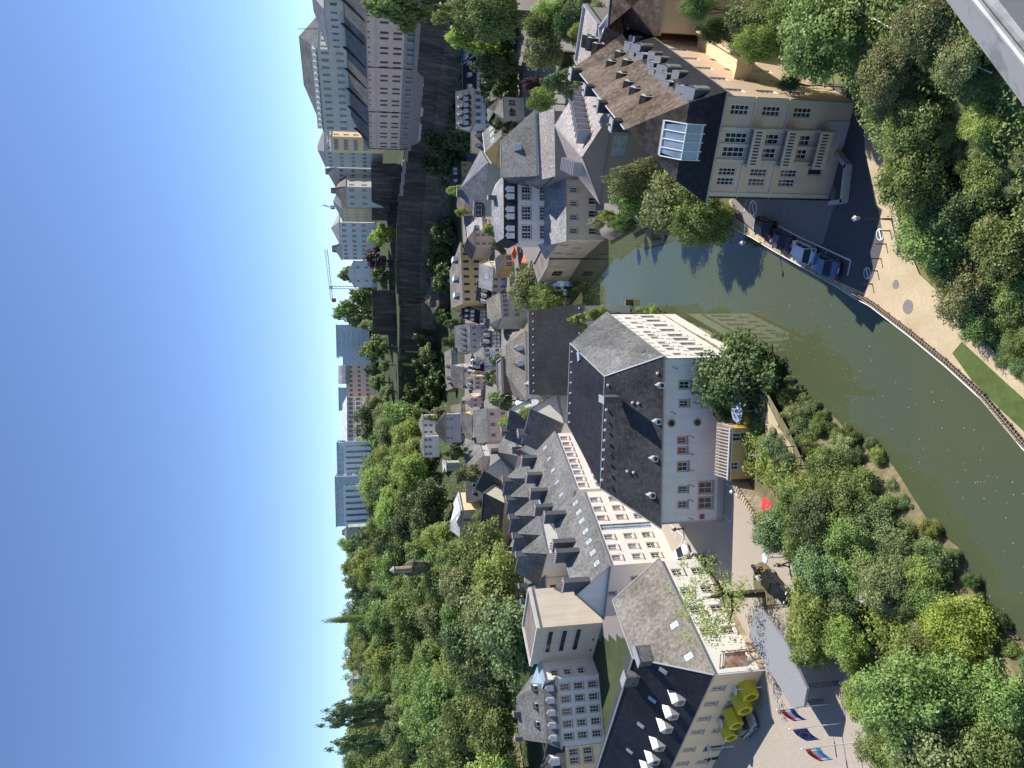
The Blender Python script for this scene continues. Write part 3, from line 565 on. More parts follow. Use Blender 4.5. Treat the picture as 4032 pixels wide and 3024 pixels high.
for c, xs in (('B3', [(1398, 510), (1392, 625), (1388, 738), (1384, 850), (1380, 962), (1376, 1072), (1370, 1182), (1367, 1278)]),): 
    for x, y in xs: q = on_plane(c, x, y, tt); MB().box(q + Vector((0, 0, .12)), (.22, .22, .2), 'pale_metal', .7).build('snow_guard', hall)
for c, x, y in (('B3', 1787, 875), ('B3', 1770, 1143), ('B3', 1760, 1258), ('B3', 1755, 1363), ('B3', 1748, 1476), ('B3', 1742, 1580), ('B4', 1737, 26), ('B4', 1730, 130), ('B4', 1720, 248), ('B3', 2055, 1065), ('B3', 2115, 1073), ('B4', 1995, 152), ('B4', 2065, 165), ('C3', 530, 745)): q = on_plane(c, x, y, tf); MB().box(q + Vector((0, -.05, .12)), (.26, .26, .24), 'pale_metal', .7).build('snow_guard', hall)
q = on_plane('B3', 1470, 560, tt); MB().box(q + Vector((0, 0, .1)), (1.3, .9, .25), 'skylight_glass', .2).build('skylight', hall)
q = G('B3', 1740, 1030, 18.6); C = MB(); C.box((q.x, q.y + .9, 17.6), (.8, 2.0, 2.0), 'chimney_slate', -.12); C.box((q.x, q.y + .9, 18.65), (.95, 2.15, .12), 'zinc_trim', -.12); C.build('chimney', hall)
# round windows, anchors, down pipes, sign on the hall front
dfr = (P[1] - P[0]).normalized(); nfr = out2(P[0], P[1]); af = math.atan2(dfr.y, dfr.x)
def onwall(u, z, k=.03): return Vector((P[0].x, P[0].y, 0)) + dfr * (u * (P[1] - P[0]).length) + Vector((0, 0, z)) + nfr * k
for x, z in ((1660, 10.6), (1660, 7.2)):
    c = onwall(fw(x), z, .02); o = MB(); o.tube(c, c + nfr * .06, .55, .55, 'taupe_frame', 20); wo = o.build('round_window', hall); MB().tube(c + nfr * .06, c + nfr * .08, .38, .38, 'glass', 18).build('pane', wo)
def anchor(root, c, d, h=.75):
    A = MB(); pr = None
    for k in range(9):
        t = k / 8; a = -math.pi * .9 + t * math.pi * 1.8; x = .13 * math.sin(a) ; z = (t - .5) * h; q = c + d * x + Vector((0, 0, z))
        if pr is not None: A.tube(pr, q, .035, .035, 'dark_metal', 4)
        pr = q
    A.build('wall_anchor', root)
for y, z in ((1447, 10.3), (1447, 7.1), (1620, 10.4), (1585, 7.5), (1715, 7.9), (1782, 8.0), (1845, 7.9), (1907, 7.8), (1967, 7.8), (2039, 7.8)): anchor(hall, onwall(fw(y), z, .08), dfr)
dr_ = (P[2] - P[1]).normalized(); nr_ = out2(P[1], P[2]); Lr = (P[2] - P[1]).length
for i in range(12): 
    for z in (10.9, 7.7): anchor(hall, P[1] + dr_ * (Lr * (.04 + i * .083)) + nr_ * .08 + Vector((0, 0, z - 11.9)), dr_, .7)
for u in (.003, .997): MB().tube(onwall(u, 3.6, .12), onwall(u, 11.6, .12), .07, .07, 'grey_metal', 6).build('downpipe', hall)
pl = MB(); c0, c1 = onwall(0, 3.5, .04), onwall(1, 3.5, .04); pl.box((c0 + c1) / 2 + Vector((0, 0, .35)), ((c1 - c0).length, .08, .9), 'grey_plaster', af); pl.build('plinth', hall)
sgn_ = thing('parking_sign', 'round no stopping sign in blue and red with a white plate on the hall front', 'sign', tuple(onwall(fw(2033), 6.0, .05)))
c = onwall(fw(2033), 6.3, .06); s1 = MB(); s1.tube(c, c + nfr * .03, .36, .36, 'red_sign', 20); s1.tube(c + nfr * .03, c + nfr * .035, .27, .27, 'blue_sign', 20); s1.box(c + nfr * .045, (.07, .01, .6), 'red_sign', af).v; s1.build('disc', sgn_)
s2 = MB().box(onwall(fw(2033), 5.55, .06), (.5, .03, .75), 'white_paint', af)
for k in range(5): s2.box(onwall(fw(2033), 5.8 - k * .12, .08), (.34, .01, .035), 'grey_metal', af)
s2.build('plate', sgn_)
# big tan house on the right
HM = ('white_paint', 'slate_brown')
A, Bq = Vector((17.4, 65.8, 0)), Vector((25.3, 61.4, 0)); dv = Vector((.6, .8, 0)) * 27; pts = [A, Bq, Bq + dv, A + dv]
fw2 = lambda y: (790 - y) / 397.
tan = house('corner_mansion', 'tall tan riverside house with mossy brown roof, black mansard band and slotted balconies', pts, 0, 15.0, 22.9, 'hip', 'y', wall='tan_plaster', rmat='slate_brown', mans=(1.0, 17.7, 'slate_black'), hip=(.42, 0), ov=.45, ridge=(G('N', 2461, 510, 22.3), G('N', 2262, 262, 22.3)),
    win={0: [((.16, .26), 13.2, .68, 1.7, 'tan'), ((.16, .26), 10.0, .68, 1.7, 'tan'), ((.16, .26), 6.9, .68, 1.7, 'tan'), ((.46, .60), 13.0, .95, 2.2, 'tan'), ((.46, .60), 9.8, .95, 2.2, 'tan'), ((.46, .60), 6.6, .95, 2.2, 'tan'), ((.87,), 13.2, .9, 1.8, 'tan'), ((.87,), 10.1, .9, 1.8, 'tan'), ((.87,), 7.0, .9, 1.8, 'tan'), ((.31,), 4.2, 1.1, 1.5, 'dark')],
         1: [(7, 13.2, 1.0, 1.9, 'tan'), (7, 10.0, 1.0, 1.9, 'tan'), (7, 6.8, 1.0, 1.9, 'tan')]},
    dorm=[(1, (.14, .32, .48, .62, .80), .62, 1.1, .9, 'gable', ('slate_dark', 'zinc_trim')), (1, (.24, .42, .7), .82, .9, .7, 'gable', ('slate_dark', 'zinc_trim'))], chim=[(.10, .3, .9, 1.1, .7, 1), (.36, .3, .9, 1.1, .7, 1), (.62, .3, .9, 1.1, .7, 1), (.9, .3, 1.0, 1.2, .9, 1)], chim_mat='slate_dark')
dF = (Bq - A).normalized(); nF = out2(A, Bq); LF = (Bq - A).length; aF = math.atan2(dF.y, dF.x); FP = lambda u, z, k=0: A + dF * (LF * u) + nF * k + Vector((0, 0, z))
for z in (10.9, 7.6, 4.3):
    b = MB(); b.box(FP(.53, z - .05, .65), (LF * .37, 1.3, .18), 'tan_plaster', aF); b.box(FP(.53, z + .55, 1.22), (LF * .37, .16, 1.1), 'beige_plaster', aF)
    for i in range(11): b.box(FP(.53 - .155 + i * .31 / 10, z + .6, 1.31), (.12, .04, .55), 'dark_metal', aF)
    for u in (.35, .71): b.box(FP(u, z + .5, .62), (.14, 1.2, 1.1), 'beige_plaster', aF)
    b.build('balcony', tan)
b = MB(); 
for u in (.375, .53, .69): b.box(FP(u, 9.0, .12), (.3, .28, 11.4), 'beige_plaster', aF)
for z in (14.75, 11.8, 8.5): b.box(FP(.5, z, .08), (LF, .16, .18), 'beige_plaster', aF)
for u in (.03, .97): b.box(FP(u, 8.5, .06), (.35, .14, 12.6), 'beige_plaster', aF)
b.build('stone_trim', tan)
g = MB(); g.box(FP(.68, 3.0, .05), (2.3, .1, 2.0), 'grey_plaster', aF); g.tube(FP(.68, 4.0, .02), FP(.68, 4.0, .11), 1.15, 1.15, 'grey_plaster', 20); g.build('garage_door', tan)
MB().tube(FP(-.005, 2, .12), FP(-.005, 14.7, .12), .07, .07, 'dark_metal', 6).build('downpipe', tan)
# glazed dormer on its front roof
gd = MB(); z0_, z1_ = 15.3, 17.9; uu = (.36, .71); k0 = .25
a_, b_ = FP(uu[0], 0, k0 - .45), FP(uu[1], 0, k0 - .45); bk = -nF * 3.0
V = lambda p, z: Vector((p.x, p.y, z))
gd.face([V(a_, z0_), V(b_, z0_), V(b_, z1_), V(a_, z1_)], 'skylight_glass'); gd.face([V(a_, z1_), V(b_, z1_), V(b_ + bk * .55 - dF * .3, 19.4), V(a_ + bk * .55 + dF * .3, 19.4)], 'skylight_glass'); gd.face([V(a_ + bk * .55, 19.4), V(b_ + bk * .55, 19.4), V(b_ + bk, 19.6), V(a_ + bk, 19.6)], 'zinc_trim')
gd.face([V(a_ + bk, z0_), V(a_, z0_), V(a_, z1_), V(a_ + bk * .55, 19.4), V(a_ + bk, 19.6)], 'skylight_glass'); gd.face([V(b_, z0_), V(b_ + bk, z0_), V(b_ + bk, 19.6), V(b_ + bk * .55, 19.4), V(b_, z1_)], 'skylight_glass')
go = gd.build('glazed_dormer', tan); fm = MB()
for t in (0, .25, .5, .75, 1):
    p0 = a_ * (1 - t) + b_ * t + nF * .03; fm.tube(V(p0, z0_), V(p0, z1_), .06, .06, 'white_paint', 4); fm.tube(V(p0, z1_), V(p0 + bk * .55, 19.42), .06, .06, 'white_paint', 4)
for z in (z0_, 16.4, z1_): fm.tube(V(a_ + nF * .03, z), V(b_ + nF * .03, z), .06, .06, 'white_paint', 4)
fm.tube(V(a_ + bk * .55, 19.42), V(b_ + bk * .55, 19.42), .06, .06, 'white_paint', 4); fm.build('glazing_bars', go)
# big dormers on the steep band to the right, long peach balcony
dS = dv.normalized(); nS = out2(Bq, Bq + dv); aS = math.atan2(dS.y, dS.x); SP = lambda s, z, k=0: Bq + dS * s + nS * k + Vector((0, 0, z))
for s in (2.0, 7.6, 9.7, 13.2, 15.2, 18.6, 22.5):
    big = s in (2.0, 9.7, 18.6); w_, h_ = (1.6, 2.3) if big else (1.0, 1.7); D = MB(); c = SP(s, 15.1 + h_ / 2, -.75); D.box(c, (w_, 1.6, h_), 'chimney_slate', aS)
    ap0, ap1 = SP(s, 15.1 + h_ + w_ * .45, .15), SP(s, 15.1 + h_ + w_ * .45, -2.6); 
    for sg2 in (-1, 1): e0, e1 = SP(s + sg2 * (w_ / 2 + .15), 15.1 + h_ - .05, .15), SP(s + sg2 * (w_ / 2 + .15), 15.1 + h_ - .05, -2.0); D.face([e0, e1, ap1, ap0], 'zinc_trim')
    D.face([SP(s - w_ / 2, 15.1 + h_, .06), SP(s + w_ / 2, 15.1 + h_, .06), SP(s, 15.1 + h_ + w_ * .42, .06)], 'chimney_slate'); do = D.build('dormer', tan); MB().box(SP(s, 16.3, .08), (w_ * .6, .06, 1.3), 'curtain_glass', aS).build('dormer_window', do)
ti_ = off_ring([Vector((q_.x, q_.y, 17.7)) for q_ in pts], -1.0) if len(pts) == 4 else None
tri_ = (ti_[1], ti_[2], G('N', 2461, 510, 22.3)) if ti_ else None
for c_, x_, y_ in (('C1', 90, 660), ('C1', 205, 790), ('C1', 285, 880), ('C1', 352, 950), ('C1', 470, 1040), ('B1', 1610, 380), ('B1', 1660, 410), ('B1', 1725, 470), ('B1', 2060, 650), ('B1', 1980, 560)): dorm_px(tan, c_, x_, y_, tri_, (nS.x, nS.y, 0), .95, .95, 1.5, 'offwhite', 'slate_dark')
bb = MB(); bb.box(SP(12.5, 10.3, 1.0), (13, 2.0, .25), 'peach_plaster', aS); bb.box(SP(12.5, 11.0, 1.95), (13, .22, 1.2), 'peach_plaster', aS); bb.box(SP(6, 11.0, 1.0), (.2, 2, 1.2), 'peach_plaster', aS); bb.box(SP(12.5, 10.2, 1.2), (13, 1.5, .5), 'peach_plaster', aS); bb.build('long_balcony', tan)
pk = MB(); wallp = [G('N', x, y, 2) for x, y in ((3290, 800), (3336, 792), (3352, 655), (3318, 608))]
pl_ = thing('planter', 'pale kerbed planter with creeper at the foot of the tan house', 'planter', tuple(wallp[1]))
for a, b in zip(wallp[:-1], wallp[1:]): d = b - a; pk.box((a + b) / 2 + Vector((0, 0, .35)), (d.length + .3, .35, .7), 'grey_plaster', math.atan2(d.y, d.x))
pk.build('kerb_wall', pl_)
# peach wing behind the tan house, terrace block and far roofs
A, Bq = G('C1', 535, 350, 15), G('C1', 600, -200, 15)
house('peach_house', 'peach house with a brown hipped roof at the right edge, half hidden by trees', rect(A, Bq, 9), 0, 15, 19.5, 'hip', 'x', wall='peach_plaster', rmat='slate_brown', hip=.5, win={0: [((.03,), 8, .9, 1.6, 'tan'), ((.08,), 11.6, .9, 1.6, 'tan')]})
A, Bq = G('C1', 540, 400, 14), G('C1', 495, 385, 14)
for nm, lb, cc, (xa, ya), (xb_, yb), z, dep, wl, rm in (('roof_terrace_block', 'grey flat roofed block with terrace beyond the mossy brown roof', 'B1', (1690, 280), (1540, 70), 13, 8, 'grey_brown_metal', 'metal_seam'), ('terrace_annex', 'small grey metal roofed annex beside a glass terrace behind the brown roof', 'B1', (1900, 190), (1900, 65), 15, 7, 'grey_plaster', 'zinc'), ('orange_gable_house', 'small orange gabled wall between dark roofs near the right edge', 'C1', (230, 200), (210, 60), 16, 5, 'orange_plaster', 'slate_brown')):
    a = G(cc, xa, ya, z); b = G(cc, xb_, yb, z)
    if (b - a).length > 16: b = a + (b - a).normalized() * 12
    house(nm, lb, rect(a, b, dep), 3, z, z + 2.2, 'flat' if 'orange' not in nm else 'gable', 'y', wall=wl, rmat=rm)
# white and grey riverside house (two blocks)
a, b = G('B2', 1590, 955, 3), G('B2', 1590, 130, 3); Y0 = a.y; b = Vector((b.x, b.y, 3)); ze = HZ(a, N('B2', 1322, 0)[0]); bk8 = rect(a, b, 8.5); z2 = HZ(bk8[3], N('B2', 1085, 0)[0])

low = house('riverside_house', 'grey and white riverside house with low slate lean-to roof and white framed windows', rect(a, b, 8.5), -1, ze, z2, 'shed', 'x', wall='beige_plaster', rmat='slate_light', win={0: [((.12, .30, .48, .66, .83), ze - 1.6, 1.0, 1.4, 'white'), ((.12, .35, .52, .70), ze - 6.0, 1.3, 2.6, 'whitebare')]})
A2, B2 = bk8[3], bk8[2]; zu = HZ(A2, N('B2', 797, 0)[0]); zmn = HZ(A2, N('B2', 655, 0)[0]); zt = HZ(A2 - out2(A2, B2) * 6, N('B2', 520, 0)[0])
up_ = house('upper_block', 'tall white house with black slate band of six small gabled dormers', rect(A2 + Vector((.5, .1, 0)), B2, 12), 3, zu, min(zt, zu + 7), 'hip', 'x', wall='cold_white_plaster', rmat='slate_light', mans=(.8, zmn, 'slate_black'), hip=(.5, .3),
    win={0: [((.09, .19, .36, .46, .64, .74), zu - 1.9, 1.25, 1.9, 'white'), ((.09, .19, .36, .46, .64, .74), zu - 5.8, 1.25, 1.9, 'white')]}, dorm=[(0, (.09, .19, .36, .46, .64, .74), .22, 1.15, 1.5, 'gable', ('white_paint', 'slate_black'))], chim=[(.8, -1.5, .8, 1.4, 1.0, 0)])
a, b = G('B2', 1500, 1150, .3), G('B2', 1700, 965, .3); z = HZ(b, N('B2', 1250, 0)[0])
house('river_wing', 'stained cream wing of the riverside house standing in the water', [a, b, b + Vector((3, 9, 0)), a + Vector((6, 6, 0))], -2, z - .3, z + 1.8, 'hip', 'x', wall='stained_plaster', rmat='slate_light', win={0: [((.3, .75), z - 1.8, 1.1, 1.3, 'white'), ((.25, .6), z - 5, .9, 1.5, 'white')]})
a, b = G('B2', 1330, 1400, .3), G('B2', 1480, 1170, .3); z = HZ(b, N('B2', 1170, 0)[0])
house('river_annex', 'pale windowless annex with one dark hatch beside the shaded river bend', [a, b, b + Vector((5, 5, 0)), a + Vector((5, 5, 0))], -2, z, z + .8, 'flat', 'x', wall='stained_plaster', rmat='gravel_roof', win={0: [((.35,), z - 3.2, 3.2, 2.6, 'dark')]})
# brown metal-roofed building with stepped fins
a, b = G('N', 2362, 800, 9.5), G('N', 2415, 430, 9.5); ap = HZ((a + b) / 2, 2290)
fin = house('finned_roof_house', 'modern grey brown building with metal roof, stepped fins and an arched window', rect(a, b, 20), 2, 9.5, min(ap, 19), 'gable', 'y', wall='grey_brown_metal', rmat='metal_seam', trim='grey_brown_metal', ov=.2, win={0: [((.62,), 7.6, 3.4, 2.4, 'glass'), ((.85,), 7.6, 1.0, 1.2, 'whitebare')]})
r0 = Vector(fin['_r'][:3]); r1 = Vector(fin['_r'][3:]); dd = (r1 - r0).normalized(); nn = Vector((dd.y, -dd.x, 0))
Lh = (b - a).length / 2
for i in range(9):
    for sg2 in (-1, 1):
        s = .12 + i * .095; base = r0 + (r1 - r0) * s; t = .35 + .06 * i; c = base + nn * sg2 * Lh * t + Vector((0, 0, (9.5 - r0.z) * t)); MB().box(c + Vector((0, 0, .9)), (2.2, .18, 2.2), 'zinc_trim', math.atan2(nn.y, nn.x)).build('roof_fin', fin)
c = (a + b) / 2; an = math.atan2((b - a).y, (b - a).x)
q = GY('B2', 1850, 60, a.y - .0); nn = out2(a, b); wq = MB()
house('metal_roof_house', 'dark brown metal roofed wing squeezed behind the finned roof', rect(G('B2', 1200, 245, 11), G('B1', 1190, 1205, 11), 12), 2, 11, 15.5, 'gable', 'x', wall='grey_brown_metal', rmat='metal_seam', trim='zinc_trim')
house('grey_slate_house', 'grey slate hipped roof house with one white dormer behind the metal roofs', rect(G('B2', 1000, 245, 14), G('B1', 985, 1215, 14), 12), 2, 14, 20, 'hip', 'x', hip=(.1, .35), wall='cold_white_plaster', rmat='slate_grey', dorm=[(0, (.55,), .4, 1.1, 1.3, 'gable', ('white_paint', 'zinc_trim'))])
# ------------------------------------------------------------------ left bank blocks
def V3(x, y, z=0): return Vector((x, y, z))
PKW = lambda us, zs, w, h, st: [(tuple(us), z, w, h, st) for z in zs]
us6 = (.09, .22, .355, .615, .745, .88)
A, Bq, C = V3(-35.0, 106.2), V3(-26.5, 102.5), V3(-17.8, 116.0); D = A + (C - Bq)
pb = house('apartment_block', 'near pink apartment block with slate roof, big slate chimneys and a glass block stair strip', [A, Bq, C, D], 2, 13.7, 18.4, 'gable', 'y', wall='pink_plaster', rmat='slate_light' and 'slate_grey', ov=.3,
    win={1: PKW(us6, (12.2, 9.1), .95, 1.35, 'shut') + PKW(us6, (6.2,), .95, 1.35, 'pink') + [((.485,), 8.8, 1.3, 8.2, 'glass')], 0: [((.45,), 13.0 - .2, .7, 1.0, 'pink'), ((.5, .72), 9.6, .7, 1.1, 'pink')]}, gmat='cold_white_plaster',
    chim=[(.06, -1.2, .9, 2.0, 1.8, 4), (.42, -1.0, .9, 2.2, 1.6, 4), (.55, -1.0, .9, 2.0, 1.6, 3), (.93, -1.0, .9, 2.0, 1.6, 4)], sky_l=[(1, (.12, .25, .39, .52, .66, .78, .91), .28, .7, .9)])
A, Bq, C = V3(-28.5, 128.5), V3(-18.0, 120.5), V3(-9.4, 134.5); D = A + (C - Bq)
house('far_apartment_block', 'far pink apartment block with slate roof and balconies behind the white hall', [A, Bq, C, D], 2, 13.7, 18.0, 'gable', 'y', wall='pink_plaster', rmat='slate_grey', ov=.3,
    win={1: PKW((.07, .17, .28, .38, .48, .59, .69, .79, .9), (12.2, 9.1, 6.2), .95, 1.35, 'shut')}, chim=[(.08, -1, .9, 2, 1.8, 4), (.33, -1, .9, 2, 1.8, 4), (.6, -1, .9, 2, 1.6, 4), (.9, -1, .9, 2, 1.6, 4)], sky_l=[(1, (.1, .3, .5, .7, .9), .4, .7, .9)])
nms = ('nearest the garden pavilion', 'second from the garden', 'in the middle of its row', 'second from the village side', 'nearest the village side')
for i in range(5):
    y0 = 1050 - i * 205; x0 = 1070 - i * 42
    Bq = G('B4', x0, y0 - 205, 13.5); A = G('B4', x0 + 42, y0, 13.5)
    house('hipped_row_house', 'hipped slate house in the row behind the pink blocks, ' + nms[i], rect(A, Bq, 12), 4, 13.5, 18.5, 'hip', 'y', hip=(0.55, 0.5), wall='warm_white_plaster', rmat='slate_grey', ov=.2, chim=[(.0, .5, .6, 1.3, .7, 3)], group='hipped row houses')
for nm, lb, y1, y0, xe1, xe0, xr in (('pink_cottage', 'small pink house with red brown windows and two box dormers on a slate roof', 1295, 1060, 1095, 1062, 880), ('pink_end_house', 'small pink end house with two red brown windows beside the modern block', 1530, 1315, 1110, 1092, 900)):
    A = G('B4', xe1, y1, 12.6); Bq = G('B4', xe0, y0, 12.6); zr = min(17.5, HZ(A - out2(A, Bq) * 4.5, N('B4', xr, 0)[0]))
    house(nm, lb, rect(A, Bq, 9), 3, 12.6, zr, 'gable', 'x', wall='pink_plaster', rmat='slate_grey', win={0: PKW((.27, .68) if 'cott' in nm else (.5,), (11.0, 7.9), .9, 1.15, 'brown')}, dorm=[(0, (.3, .72), .25, 1.3, 1.4, 'box', ('slate_dark', 'slate_dark'))] if 'cott' in nm else [], chim=[(.0, 0, .9, .9, 1.4, 2)])
# modern beige block, glass link, white town house
A, Bq = G('B5', 1500, 520, 5), G('B5', 1600, 140, 5); ze = HZ(Bq, N('B5', 985, 0)[0])
md = house('modern_block', 'modern beige block with a planted roof terrace and three tall dark window slots', rect(A, Bq, 9), 2, ze, ze, 'flat', 'x', wall='beige_plaster', rmat='gravel_roof', trim='pale_stone', win={0: [((.72,), ze - 5.2, 2.0, .3, 'dark')] + [((u,), 4.9 + 0, .9, .6, 'dark') for u in (.25, .55)]})
d_ = (Bq - A).normalized(); n_ = out2(A, Bq); a_ = math.atan2(d_.y, d_.x); L_ = (Bq - A).length
for k, zc in enumerate((ze - 2.6, ze - 5.4, ze - 8.2)):
    q = MB(); c = V3(A.x, A.y, zc) + d_ * L_ * .62; q.box(c + n_ * .1, (L_ * .62, .25, 1.25), 'pale_stone', a_); q.box(c + n_ * .24, (L_ * .55, .06, .85), 'glass', a_); q.build('window_slot', md)
A2 = G('B5', 1560, 690, 5); B2 = G('B5', 1500, 500, 5); z = HZ(B2, N('B5', 1000, 0)[0])
house('white_annex', 'plain white annex with three stacked windows beside the modern block', rect(A2, B2, 7), 2, z, z + 1.4, 'shed', 'x', wall='warm_white_plaster', rmat='skylight_glass', win={0: PKW((.35,), (z - 2.3, z - 5.0, z - 7.8), 1.3, 1.2, 'pink')})
A, Bq = V3(-70.6, 139.6), V3(-58.4, 142.6)
house('white_town_house', 'white town house with five window columns and a slate mansard roof with small dormers', rect(A, Bq, 13), 2, 12.6, 19.6, 'hip', 'x', wall='white_plaster', rmat='slate_grey', mans=(.8, 15.2, 'slate_grey'), hip=(0, .25),
    win={0: PKW((.14, .32, .5, .68, .86), (11.0, 8.2, 5.3), 1.15, 1.75, 'white')}, dorm=[(0, (.14, .32, .5, .68, .86), .25, 1.1, 1.3, 'gable', ('white_paint', 'slate_grey'))], chim=[(.02, 0, .8, 1.4, .9, 3), (.6, 0, .8, 1.4, .9, 3)])
for t in (.25, .52, .78):
    q = A + (Bq - A) * t + V3(.3, 3.0, 16.4); MB().box(q, (.9, 1.6, 1.1), 'white_paint', .24).box(q + V3(0, 0, .6), (1.15, 1.9, .12), 'slate_dark', .24).box(q + V3(.2, -.83, 0), (.6, .05, .7), 'glass', .24).build('roof_dormer', bpy.data.objects['white_town_house'])
A3 = A + V3(-10, -2.6); house('ochre_town_house', 'pale ochre town house with dark hipped roof at the lower left edge', rect(A3, A - V3(.1, 0), 11), 2, 12.0, 16.5, 'hip', 'x', wall='cream_plaster', rmat='slate_dark', win={0: PKW((.75, .9, .45), (10.2, 7.4), 1.1, 1.7, 'white')}, dorm=[(0, (.8,), .2, 1.4, 1.7, 'gable', ('white_paint', 'slate_dark'))])
# large cream corner house with two wings
ch = thing('corner_hall', 'large cream and white corner house with black roof, white dormers and grey side roof', 'house', (-38, 88, 3.5)); ze = 9.9
A, Bq, C = V3(-62.5, 100.6, ze), V3(-33, 77.6, ze), V3(-23.9, 92.8, ze); D = V3(-34, 101.5, ze); R0, R1, R2 = V3(-33.9, 86.6, 16), V3(-29.0, 94.2, 16), V3(-64, 109.5, 16); F_ = V3(-66, 113, ze)
mb = MB(); wins = []; fu = lambda px, py: None
L = (Bq - A).length; dA = (Bq - A).normalized()
def onfront(c, x, y, A=A, Bq=Bq):                             # distance along the front of a photo point on that wall
    r = Vector(ray(*N(c, x, y))); n = out2(A, Bq); t = (A - V3(0, 0, H)).dot(n) / r.dot(n) ; q = V3(0, 0, H) + r * t; return (q - V3(A.x, A.y, q.z)).dot((Bq - A).normalized()), q.z
ops = []
for k, (x, y) in enumerate([(1150, 825), (1070, 985), (1005, 1140), (935, 1280), (850, 1465), (780, 1610)]):
    s, z = onfront('C5', x, y); ops.append((s, 8.3, .85, 1.35, 'pink'))
for x, y in [(1380, 810), (1265, 975), (1190, 1125), (1110, 1270), (980, 1595)]:
    s, z = onfront('C5', x, y); ops.append((s, 5.5, .85, 1.35, 'pink'))
s, z = onfront('C5', 1090, 1450); ops.append((s, 4.9, 1.1, 2.3, 'door'))
o2 = []; a_ = math.atan2(dA.y, dA.x)
for s, z, w_, h_, st in ops: o2.append((s - w_ / 2, s + w_ / 2, z - h_ / 2, z + h_ / 2)); wins.append((V3(A.x, A.y, z) + dA * s, a_, w_, h_, st))
wall_panel(mb, A, Bq, 2, ze, o2, 'cream_plaster')
L2 = (C - Bq).length; d2_ = (C - Bq).normalized(); a2_ = math.atan2(d2_.y, d2_.x); o3 = []
for u in (.12, .33, .52, .70, .88):
    for z, h_ in ((8.2, 1.35), (5.4, 1.5)):
        if u == .12 and z > 7: continue
        s = L2 * u; o3.append((s - .5, s + .5, z - h_ / 2, z + h_ / 2)); wins.append((V3(Bq.x, Bq.y, z) + d2_ * s, a2_, 1.0, h_, 'pink'))
wall_panel(mb, Bq, C, 2, ze, o3, 'warm_white_plaster'); wall_panel(mb, C, D, 2, ze, [], 'warm_white_plaster'); wall_panel(mb, D, F_, 2, ze, [], 'cream_plaster'); wall_panel(mb, F_, A, 2, ze, [], 'cream_plaster')
pm = (Bq + C) / 2; mb.box(V3(pm.x, pm.y, 3.7) + out2(Bq, C) * .06, (L2 * .99, .1, 1.0), 'light_stone', a2_); mb.build('wall', ch); [put_window(ch, *q) for q in wins]
rb = MB(); E = off_ring([A, Bq, C, D, F_], .3)
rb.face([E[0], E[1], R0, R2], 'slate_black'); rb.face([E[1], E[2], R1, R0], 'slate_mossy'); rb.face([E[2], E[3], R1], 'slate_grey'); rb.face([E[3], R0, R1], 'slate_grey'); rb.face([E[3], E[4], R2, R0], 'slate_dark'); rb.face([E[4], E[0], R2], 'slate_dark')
for k in range(5): j = (k + 1) % 5; rb.face([E[k] - V3(0, 0, .2), E[j] - V3(0, 0, .2), E[j], E[k]], 'zinc_trim')
for p_, q_ in ((R0, R2), (R0, R1), (E[1], R0), (E[2], R1)): rb.tube(p_, q_, .11, .11, 'zinc_trim', 6)
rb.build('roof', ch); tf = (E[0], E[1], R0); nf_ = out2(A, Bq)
for x, y in [(790, 975), (720, 1125), (660, 1265), (580, 1455), (525, 1600), (470, 1700)]: dorm_px(ch, 'C5', x, y, tf, (nf_.x, nf_.y, 0), 1.35, 1.15, 2.3, 'offwhite', 'zinc_trim')
def skyl(root, c, x, y, tri, w=.7, h=1.0):
    q = on_plane(c, x, y, tri); v = (tri[2] - tri[0]); dx = (tri[1] - tri[0]).normalized(); n3 = dx.cross(v).normalized(); v = n3.cross(dx); b = MB()
    for k, (a, hh, m_) in enumerate(((w, h, 'zinc_trim'), (w * .75, h * .8, 'skylight_glass'))): o_ = n3 * (.07 + k * .03); b.prism([q - dx * a / 2 - v * hh / 2 + o_, q + dx * a / 2 - v * hh / 2 + o_, q + dx * a / 2 + v * hh / 2 + o_, q - dx * a / 2 + v * hh / 2 + o_], .1, 'zinc_trim', m_)
    b.build('skylight', root)
for x, y in [(445, 940), (325, 1210), (210, 1480), (560, 640)]: skyl(ch, 'C5', x, y, tf)
tg = (E[1], E[2], R0)
for x, y in [(400, 105), (680, 165), (830, 495)]: skyl(ch, 'C5', x, y, tg)
for (x, y, rx) in ((400, 480, 0), (260, 720, 0)):
    q = on_plane('C5', x, y, tg if x > 300 else tf); c_ = MB(); c_.box(q + V3(0, 0, .4), (1.0, 2.2, 2.0), 'slate_grey', a_ + (0 if x > 300 else 1.57)); c_.box(q + V3(0, 0, 1.45), (1.2, 2.4, .12), 'zinc_trim', a_ + (0 if x > 300 else 1.57)); c_.build('chimney', ch)
MB().tube(V3(Bq.x - .1, Bq.y - .15, 3.5), V3(Bq.x - .1, Bq.y - .15, 9.8), .07, .07, 'white_paint', 6).build('downpipe', ch)
